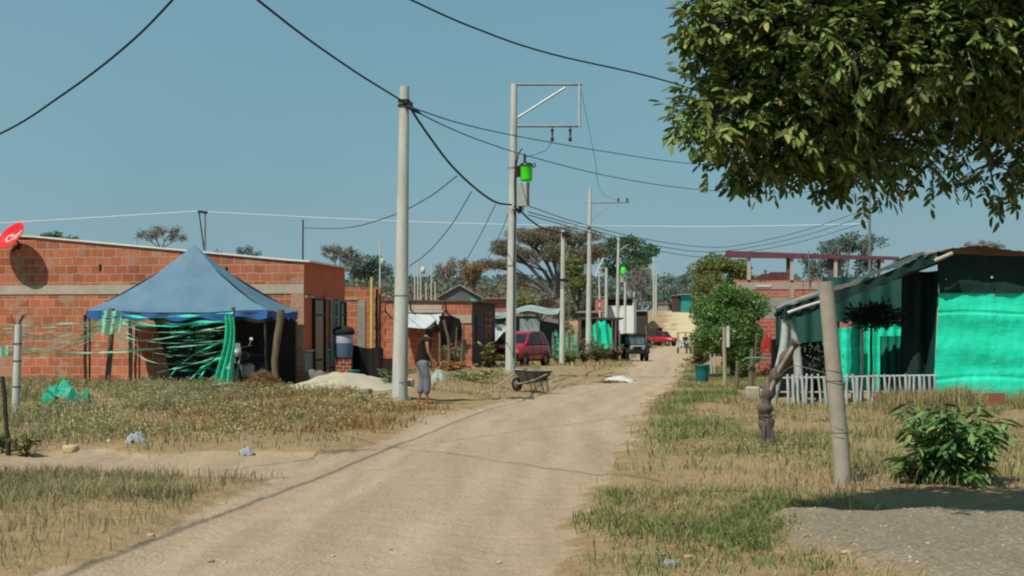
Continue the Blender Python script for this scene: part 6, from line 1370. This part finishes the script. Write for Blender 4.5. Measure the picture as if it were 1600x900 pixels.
def jeep(name, label, loc, rz, m, cat='jeep', k=1.0, soft=None):
    t = thing(name, label, cat, loc, rz); soft = soft or surf('black_canvas', (34, 36, 36), (24, 26, 26), 3, .8)
    mb = MB(); loft(mb, [ring(x, w_, z0, z1, .06) for x, w_, z0, z1 in ((-1.7, 1.40, .55, 1.0), (-1.6, 1.46, .45, 1.05), (.2, 1.46, .45, 1.05), (.3, 1.30, .5, 1.08), (1.4, 1.22, .55, 1.04), (1.48, 1.16, .6, .98))]); mb.build('body', m, t)
    for s in (-1, 1):
        mb = MB(); mb.grid(lambda u, v: Vector((.55 + 1.05 * u, s * (.52 + .24 * v), .90 - .30 * max(0, (u - .72) / .28) - .25 * max(0, (.12 - u) / .12) + .0 * v)), 10, 2); mb.box((1.05, s * .64, .885), (.7, .25, .03)); mb.build('fender', M_dark if m is not M_redcar else m, t)
        mb = MB(); mb.lathe([(0, .0), (.10, .0), (.115, -.05), (.06, -.12)], (1.52, s * .36, .84), 14, rot=(0, math.pi / 2, 0)); mb.build('headlight', M_lamp, t)
        mb = MB(); mb.box((.35, s * .88, 1.25), (.05, .16, .2)); mb.tube([(.3, s * .72, 1.08), (.35, s * .86, 1.2)], .015, 5); mb.build('mirror', M_dark, t)
    mb = MB()
    for i in range(7): mb.box((1.487, -.21 + i * .07, .82), (.03, .035, .3))
    mb.build('grille', M_black, t)
    mb = MB(); mb.box((1.62, 0, .58), (.12, 1.5, .14), bev=.02); mb.build('bumper', M_dark, t)
    mb = MB(); fr = [Vector((.30, -.66, 1.06)), Vector((.30, .66, 1.06)), Vector((.08, .62, 1.62)), Vector((.08, -.62, 1.62))]
    for a, b_ in zip(fr, fr[1:] + fr[:1]): mb.tube([a, b_], .035, 6)
    mb.tube([Vector((.30, 0, 1.06)), Vector((.08, 0, 1.62))], .02, 5); wf = mb.build('windscreen_frame', M_dark, t)
    mb = MB(); mb.add([fr[0], fr[1], fr[2], fr[3]], [(0, 1, 2, 3)]); mb.build('windscreen', glassmat('jeep_glass', (58, 72, 72), .12), t)
    mb = MB(); mb.grid(lambda u, v: Vector((.18 - 1.85 * u, -.70 + 1.4 * v, 1.72 + .05 * math.sin(math.pi * v) + .02 * math.sin(u * 12))), 10, 8)
    for s in (-1, 1): mb.grid(lambda u, v: Vector((.18 - 1.85 * u, s * (.70 + .02 * v), 1.72 - .16 * v - (.5 * v if u > .55 else 0))), 10, 4)
    mb.grid(lambda u, v: Vector((-1.66, -.7 + 1.4 * u, 1.72 - .66 * v)), 4, 4); mb.grid(lambda u, v: Vector((.19, -.7 + 1.4 * u, 1.73 - .13 * v)), 4, 2); mb.build('canvas_top', soft, t)
    for x in (1.05, -1.05):
        for s in (-1, 1): wheel(t, (x, s * .62, .36), .36, .2)
    mb = MB(); mb.box((.0, -.3, .95), (.45, .45, .12)); mb.box((-.22, -.3, 1.2), (.1, .45, .5)); mb.box((.0, .3, .95), (.45, .45, .12)); mb.box((-.22, .3, 1.2), (.1, .45, .5)); mb.build('seat', M_black, t)
    mb = MB(); mb.box((1.56, 0, .98), (.04, .9, .05)); mb.build('chrome_bar', M_white, t)
    return t
YJ = 98.0
jeep('jeep', 'dark open-sided jeep with canvas top coming up the dirt road', GX(991.5, YJ) + Vector((0, 0, .0)), math.radians(-90 + 3), surf('dark_green_jeep', (52, 58, 58), (40, 46, 46), 2, .4, bmp=0, spec=.5))
# far red pickup, seen from the front quarter
tr = thing('red_pickup', 'far red pickup parked by the sand slope', 'pickup', GX(1036, 190), math.radians(-38)); 
mb = MB(); loft(mb, [ring(x, w_, z0, z1, .1) for x, w_, z0, z1 in ((-1.9, 1.5, .55, 1.15), (-1.8, 1.6, .5, 1.2), (.4, 1.62, .5, 1.2), (.6, 1.62, .5, 1.15), (1.7, 1.5, .55, 1.0), (1.8, 1.4, .6, .92))]); mb.build('body', M_redcar, tr)
mb = MB(); loft(mb, [[(x, -w_ / 2, z0), (x, w_ / 2, z0), (x, w_ / 2 * k, z1), (x, -w_ / 2 * k, z1)] for x, w_, z0, z1, k in ((-.9, 1.5, 1.15, 1.2, 1), (-.8, 1.5, 1.15, 1.85, .85), (.2, 1.5, 1.15, 1.85, .85), (.75, 1.5, 1.12, 1.16, 1))], False); mb.build('cabin', M_redcar, tr)
mb = MB(); mb.add([(.26, -.6, 1.82), (.26, .6, 1.82), (.74, .66, 1.22), (.74, -.66, 1.22)], [(0, 1, 2, 3)]); mb.build('windscreen', M_glass, tr)
for s in (-1, 1): mb = MB(); mb.add([(-.7, s * .74, 1.25), (.55, s * .755, 1.25), (.18, s * .665, 1.78), (-.7, s * .665, 1.78)], [(0, 1, 2, 3)]); mb.build('side_window', M_glass, tr)
for x in (1.1, -1.1):
    for s in (-1, 1): wheel(tr, (x, s * .7, .36), .36, .2)
mb = MB(); mb.box((-1.2, 0, 1.75), (1.5, 1.5, 1.2), bev=.15); mb.build('covered_load', surf('dark_load', (70, 58, 54), (52, 46, 46), 3, .9), tr)
for s in (-1, 1): mb = MB(); mb.box((1.79, s * .5, .85), (.06, .22, .16)); mb.build('headlight', M_lamp, tr)

# ---------------------------------------------------------------- people
def skin_body(name, joints, edges, m, parent=None, sub=2, root=0):
    me = bpy.data.meshes.new(name); me.from_pydata([j[0] for j in joints], edges, []); o = bpy.data.objects.new('tmp_body', me); col.objects.link(o)
    sm = o.modifiers.new('s', 'SKIN'); sm.use_smooth_shade = True
    for i, j in enumerate(joints):
        r = j[1]; r = (r, r) if not hasattr(r, '__len__') else r; me.skin_vertices[0].data[i].radius = r; me.skin_vertices[0].data[i].use_root = (i == root)
    su = o.modifiers.new('u', 'SUBSURF'); su.levels = sub; su.render_levels = sub
    bpy.context.view_layer.update(); dg = bpy.context.evaluated_depsgraph_get()
    m2 = bpy.data.meshes.new_from_object(o.evaluated_get(dg)); bpy.data.objects.remove(o)
    m2.name = name; m2.materials.clear(); m2.materials.append(m); m2.polygons.foreach_set('use_smooth', [True] * len(m2.polygons))
    r = bpy.data.objects.new(name, m2); col.objects.link(r)
    if parent is not None: r.parent = parent
    return r
M_skin = surf('brown_skin', (160, 112, 86), (146, 100, 76), 3, .6, bmp=0)
M_hair = surf('black_hair', (26, 22, 22), (16, 14, 14), 20, .5, bmp=.2, stretch=(1, 1, .2))
def hand(J, E, wi, d, side, palm=.085):
    """palm and five fingers from wrist joint wi; d: pointing direction, side: thumb direction"""
    w0 = Vector(J[wi][0]); d = Vector(d).normalized(); side = Vector(side).normalized(); nrm = d.cross(side)
    J.append((tuple(w0 + d * .05), (.020, .030))); p = len(J) - 1; E.append((wi, p))
    for k, (o, L) in enumerate(((-.028, .062), (-.010, .075), (.010, .08), (.028, .07))):
        b_ = w0 + d * palm + side * o; cur = nrm * .012
        J.append((tuple(b_), .009)); a = len(J) - 1; E.append((p, a)); J.append((tuple(b_ + d * L * .55 + cur), .008)); E.append((a, a + 1)); J.append((tuple(b_ + d * L * .9 + cur * 2.6), .0065)); E.append((a + 1, a + 2))
    b_ = w0 + d * .035 + side * .038; J.append((tuple(b_), .011)); a = len(J) - 1; E.append((p, a)); J.append((tuple(b_ + d * .05 + side * .02 + nrm * .015), .009)); E.append((a, a + 1))
pl = GX(661.5, 31.9); pl.z = g1(pl.x, pl.y)
per = thing('person', 'walking person in dark sleeveless top and grey cropped trousers, head bowed', 'person', pl, math.radians(8))
J = [((-.02, 0, .88), (.11, .11)), ((0, 0, 1.02), (.10, .10)), ((.03, 0, 1.20), (.105, .105)), ((.06, 0, 1.33), (.085, .085)), ((.10, 0, 1.41), (.05, .055)), ((.15, 0, 1.46), (.055, .055)), ((.185, 0, 1.52), (.095, .075)), ((.20, 0, 1.59), (.085, .07)), ((.19, 0, 1.635), (.04, .04))]
E = [(i, i + 1) for i in range(8)]
def chain(start, pts):
    p = start
    for q in pts: J.append(q); E.append((p, len(J) - 1)); p = len(J) - 1
    return p
for s in (-1, 1):
    kf = .10 if s < 0 else -.06
    chain(0, [((-.01, s * .085, .78), (.085, .085)), ((.03 + kf * .5, s * .09, .46), (.055, .055)), ((.00 + kf * .6, s * .09, .30), (.052, .05)), ((-.03 + kf, s * .09, .09), (.033, .033)), ((-.03 + kf, s * .09, .045), (.036, .034)), ((.07 + kf, s * .095, .028), (.026, .038)), ((.14 + kf, s * .098, .02), (.018, .03))])
    e = chain(3, [((.06, s * .165, 1.315), (.05, .05)), ((.065, s * .20, 1.20), (.042, .042)), ((.085, s * .215, 1.06), (.034, .034)), ((.15, s * .19, .93), (.029, .029)), ((.185, s * .175, .83), (.021, .024))])
    hand(J, E, e, (.25, -s * .08, -1), (1, 0, .1))
# face: nose, ears
J.append(((.285, 0, 1.50), (.012, .012))); E.append((6, len(J) - 1))
for s in (-1, 1): J.append(((.175, s * .083, 1.535), (.014, .010))); E.append((6, len(J) - 1))
body = skin_body('body', J, E, M_skin, per)
TJ = [((-.02, 0, .84), (.160, .160)), ((-.02, 0, .92), (.155, .155)), ((.0, 0, 1.03), (.145, .145)), ((.025, 0, 1.20), (.160, .160)), ((.05, 0, 1.32), (.145, .145)), ((.085, 0, 1.395), (.085, .085))]; TE_ = [(0, 1), (1, 2), (2, 3), (3, 4), (4, 5)]
for s in (-1, 1): TJ.append(((.06, s * .165, 1.32), (.062, .062))); TE_.append((4, len(TJ) - 1)); TJ.append(((.063, s * .19, 1.25), (.058, .058))); TE_.append((len(TJ) - 2, len(TJ) - 1))
skin_body('top', TJ, TE_, surf('dark_top', (40, 28, 28), (28, 22, 22), 5, .9), per)
PJ = [((-.02, 0, .94), (.148, .148)), ((-.02, 0, .86), (.155, .155))]; PE = [(0, 1)]
for s in (-1, 1):
    kf = .10 if s < 0 else -.06; p = 1
    for q in (((-.01, s * .088, .76), (.115, .115)), ((.03 + kf * .5, s * .09, .47), (.088, .088)), ((.00 + kf * .6, s * .09, .32), (.084, .084)), ((-.02 + kf * .9, s * .09, .17), (.074, .074))): PJ.append(q); PE.append((p, len(PJ) - 1)); p = len(PJ) - 1
skin_body('trousers', PJ, PE, surf('grey_trousers', (124, 124, 134), (100, 100, 112), 6, .9), per, root=1)
HJ = [((.17, 0, 1.61), (.105, .10)), ((.145, 0, 1.53), (.105, .105)), ((.12, 0, 1.44), (.09, .105)), ((.15, 0, 1.35), (.05, .09)), ((.225, 0, 1.62), (.08, .09)), ((.275, 0, 1.54), (.045, .085)), ((.29, 0, 1.45), (.03, .07))]
skin_body('hair', HJ, [(0, 1), (1, 2), (2, 3), (0, 4), (4, 5), (5, 6)], M_hair, per)
for s in (-1, 1):
    kf = .10 if s < 0 else -.06; mb = MB(); mb.grid(lambda u, v: Vector((-.065 + kf + .23 * u, s * .096 + (v - .5) * (.075 + .02 * math.sin(math.pi * u)), .008)), 6, 3); mb.tube([(.08 + kf, s * .06 , .01), (.085 + kf, s * .096, .055), (.08 + kf, s * .135, .01)], .008, 5); mb.build('sandal', M_dark, per)

def seated(label, loc, rz, shirt):
    t = thing('person', label, 'person', loc, rz); Jn = [((0, 0, 0), (.13, .15)), ((.0, 0, .2), (.11, .14)), ((.02, 0, .42), (.12, .18)), ((.04, 0, .55), (.055, .055)), ((.06, 0, .66), (.095, .08)), ((.06, 0, .78), (.06, .055))]; En = [(i, i + 1) for i in range(5)]
    for s in (-1, 1):
        p = 0
        for q in (((.12, s * .10, -.02), (.085, .08)), ((.42, s * .12, -.02), (.06, .06)), ((.44, s * .12, -.30), (.045, .045)), ((.44, s * .12, -.42), (.035, .035)), ((.54, s * .12, -.44), (.03, .035))): Jn.append(q); En.append((p, len(Jn) - 1)); p = len(Jn) - 1
        p = 2
        for q in (((.03, s * .19, .44), (.055, .05)), ((.14, s * .24, .22), (.042, .042)), ((.36, s * .22, .24), (.03, .03)), ((.42, s * .2, .25), (.02, .028))): Jn.append(q); En.append((p, len(Jn) - 1)); p = len(Jn) - 1
        wi = p; hand(Jn, En, wi, (1, 0, -.1), (0, -s, .4), .07)
    skin_body('body', Jn, En, M_skin, t, 1)
    Tn_ = [((0, 0, -.02), (.145, .165)), ((0, 0, .2), (.125, .155)), ((.02, 0, .43), (.132, .19)), ((.03, 0, .52), (.07, .08))]; Te = [(0, 1), (1, 2), (2, 3)]
    for s in (-1, 1): Tn_.append(((.03, s * .2, .43), (.07, .065))); Te.append((2, len(Tn_) - 1)); Tn_.append(((.09, s * .235, .30), (.06, .06))); Te.append((len(Tn_) - 2, len(Tn_) - 1))
    skin_body('shirt', Tn_, Te, shirt, t, 1)
    Pn = [((0, 0, .02), (.14, .16)), ((.0, 0, -.02), (.14, .16))]; Pe = [(0, 1)]
    for s in (-1, 1):
        p = 1
        for q in (((.12, s * .10, -.02), (.098, .09)), ((.42, s * .12, -.02), (.075, .075)), ((.44, s * .12, -.30), (.06, .06)), ((.44, s * .12, -.38), (.055, .055))): Pn.append(q); Pe.append((p, len(Pn) - 1)); p = len(Pn) - 1
    skin_body('trousers', Pn, Pe, surf('dark_trousers', (50, 52, 62), (40, 42, 50), 5, .9), t, 1, 1)
    skin_body('hair', [((.03, 0, .70), (.10, .09)), ((.04, 0, .78), (.085, .08)), ((.08, 0, .80), (.05, .06))], [(0, 1), (1, 2)], M_hair, t, 1)
# motor-cart coming down the road
YM = 132; ml = GX(1071, YM); mt = thing('motor_cart', 'small three-wheeled motor cart with open frame roof approaching on the road', 'motor cart', ml, math.radians(-90))
mb = MB(); mb.box((-.75, 0, .62), (1.3, 1.15, .35), bev=.06); mb.box((-1.3, 0, .95), (.15, 1.1, .5), bev=.04); mb.build('cargo_bed', M_white, mt)
mb = MB()
for s in (-1, 1): mb.tube([(-.1, s * .55, .6), (-.1, s * .58, 1.78), (-1.35, s * .58, 1.78), (-1.35, s * .55, .7)], .03, 6)
for x in (-.1, -.7, -1.35): mb.tube([(x, -.58, 1.78), (x, .58, 1.78)], .03, 6)
mb.build('roof_frame', M_dark, mt)
mb = MB(); mb.tube([(.95, 0, .3), (.72, 0, .95)], .035, 6); mb.tube([(.70, -.36, 1.05), (.74, 0, 1.0), (.70, .36, 1.05)], .02, 6); mb.build('handlebar', M_dark, mt)
mb = MB(); mb.box((.35, 0, .62), (.7, .3, .35), bev=.1); mb.box((.1, 0, .82), (.6, .28, .1), bev=.04); mb.build('engine_body', surf('grey_motor', (90, 92, 98), (70, 72, 78), 4, .5), mt)
mb = MB(); mb.lathe([(0, 0), (.09, 0), (.1, -.05), (.05, -.12)], (.92, 0, .92), 12, rot=(0, math.pi / 2, 0)); mb.build('headlight', M_lamp, mt)
for s in (-1, 1): mb = MB(); mb.box((-.02, s * .45, .72), (.08, .22, .34), bev=.03); mb.build('side_panel', M_white, mt)
wheel(mt, (.95, 0, .28), .28, .1); wheel(mt, (-.85, .55, .26), .26, .12); wheel(mt, (-.85, -.55, .26), .26, .12)
q = ml + Vector((0, -.05, .93)); seated('person in dark clothes riding at the handlebar of the motor cart', q, math.radians(-90), surf('dark_shirt', (44, 42, 50), (34, 33, 40), 5, .9))
# parked motorcycle behind the netting
mo = thing('motorcycle', 'dark motorcycle parked under the tent behind the netting', 'motorcycle', GX(387, 38.2), math.radians(-112))
wheel(mo, (.62, 0, .29), .29, .09); wheel(mo, (-.62, 0, .29), .29, .11)
mb = MB(); mb.tube([(.62, .06, .29), (.42, .07, .85)], .025, 6); mb.tube([(.62, -.06, .29), (.42, -.07, .85)], .025, 6); mb.build('fork', M_steel, mo)
mb = MB(); mb.tube([(.34, -.34, 1.02), (.40, -.15, .98), (.42, 0, .93), (.40, .15, .98), (.34, .34, 1.02)], .016, 6); mb.build('handlebar', M_dark, mo)
for s in (-1, 1): mb = MB(); mb.tube([(.36, s * .26, 1.0), (.36, s * .32, 1.16)], .008, 5); mb.lathe([(0, 0), (.05, 0), (.05, .015), (0, .02)], (.36, s * .33, 1.17), 12, rot=(0, math.pi / 2, 0)); mb.build('mirror', M_lamp, mo)
mb = MB(); mb.lathe([(0, .1), (.08, .08), (.10, .0), (.06, -.1)], (.52, 0, .84), 14, rot=(0, math.pi / 2, 0)); mb.build('headlight', M_lamp, mo)
mb = MB(); mb.lathe([(0, -.24), (.09, -.2), (.13, 0), (.11, .16), (0, .22)], (.14, 0, .76), 14, rot=(0, math.pi / 2, 0)); mb.build('fuel_tank', surf('black_gloss', (22, 24, 28), (16, 18, 20), 3, .25), mo)
mb = MB(); mb.box((-.35, 0, .76), (.7, .22, .1), bev=.04); mb.build('seat', M_black, mo)
mb = MB(); mb.box((.02, 0, .40), (.42, .22, .34), bev=.05); mb.tube([(.1, -.14, .3), (-.3, -.16, .28), (-.7, -.16, .34)], .035, 6); mb.build('engine', M_steel, mo)
mb = MB(); mb.grid(lambda u, v: Vector((.62 + .33 * math.cos(.5 + 1.9 * u), -.07 + .14 * v, .29 + .33 * math.sin(.5 + 1.9 * u))), 10, 2); mb.build('mudguard', M_white, mo)
mb = MB(); mb.grid(lambda u, v: Vector((.46 + .06 * u, -.1 + .2 * v, .86 + .22 * u - .0 * v)), 4, 4); mb.build('windshield', surf('pale_screen', (150, 166, 166), (130, 146, 146), 3, .3), mo)
# wheelbarrow
wl = GX(832, 38.2); wbw = thing('wheelbarrow', 'old grey metal wheelbarrow standing at the road edge', 'wheelbarrow', wl, math.radians(132))   # wheel toward +x local
M_barrow = surf('worn_grey_metal', (98, 94, 88), (70, 66, 62), 3, .7, .2, .2)
mb = MB()
bt = [(-.30, -.20, .30), (.26, -.17, .26), (.26, .17, .26), (-.30, .20, .30)]; tp = [(-.46, -.33, .58), (.48, -.27, .60), (.48, .27, .60), (-.46, .33, .58)]
ins = lambda P, k, dz: [(x * k, y * k, z + dz) for x, y, z in P]
vs = bt + tp + ins(bt, .94, .015) + ins(tp, .97, .0)
fs = [(3, 2, 1, 0), (8, 9, 10, 11)] + [(i, (i + 1) % 4, 4 + (i + 1) % 4, 4 + i) for i in range(4)] + [(8 + (i + 1) % 4, 8 + i, 12 + i, 12 + (i + 1) % 4) for i in range(4)] + [(4 + i, 4 + (i + 1) % 4, 12 + (i + 1) % 4, 12 + i) for i in range(4)]
wbw.scale = (.92, .92, .92); mb.add(vs, fs); mb.build('tray', M_barrow, wbw)
mb = MB()
for i in range(4): mb.tube([tp[i], tp[(i + 1) % 4]], .016, 6)
mb.build('tray_rim', surf('worn_rim', (170, 160, 144), (140, 130, 118), 3, .7), wbw)
for s in (-1, 1):
    mb = MB(); mb.tube([(.62, s * .06, .20), (.2, s * .18, .24), (-.35, s * .24, .34), (-.85, s * .27, .50)], .020, 7); mb.build('handle', surf('worn_handle', (176, 164, 142), (140, 130, 112), 3, .8), wbw)
    mb = MB(); mb.tube([(-.32, s * .22, .33), (-.40, s * .22, .0), (-.22, s * .21, .0), (-.12, s * .2, .27)], .016, 6); mb.build('leg', M_barrow, wbw)
wheel(wbw, (.62, 0, .19), .19, .08)
a, b_ = GP(764, 612), W(812, 578, 38.6); mb = MB(); mb.tube([a, b_], [.02, .02], 7); o = mb.build('wooden_pole', surf('pale_stick', (180, 168, 138), (156, 146, 120), 3, .8), None); recentre(o); tag(o, 'pale wooden stick leaning against the wheelbarrow', 'stick')
a, b_ = GP(852, 604), W(878, 585, 41.5); mb = MB(); mb.tube([a, b_], .016, 6); o = mb.build('wooden_pole', surf('pale_stick', (1, 1, 1)), None); recentre(o); tag(o, 'short pale stick in the grass behind the wheelbarrow', 'stick')
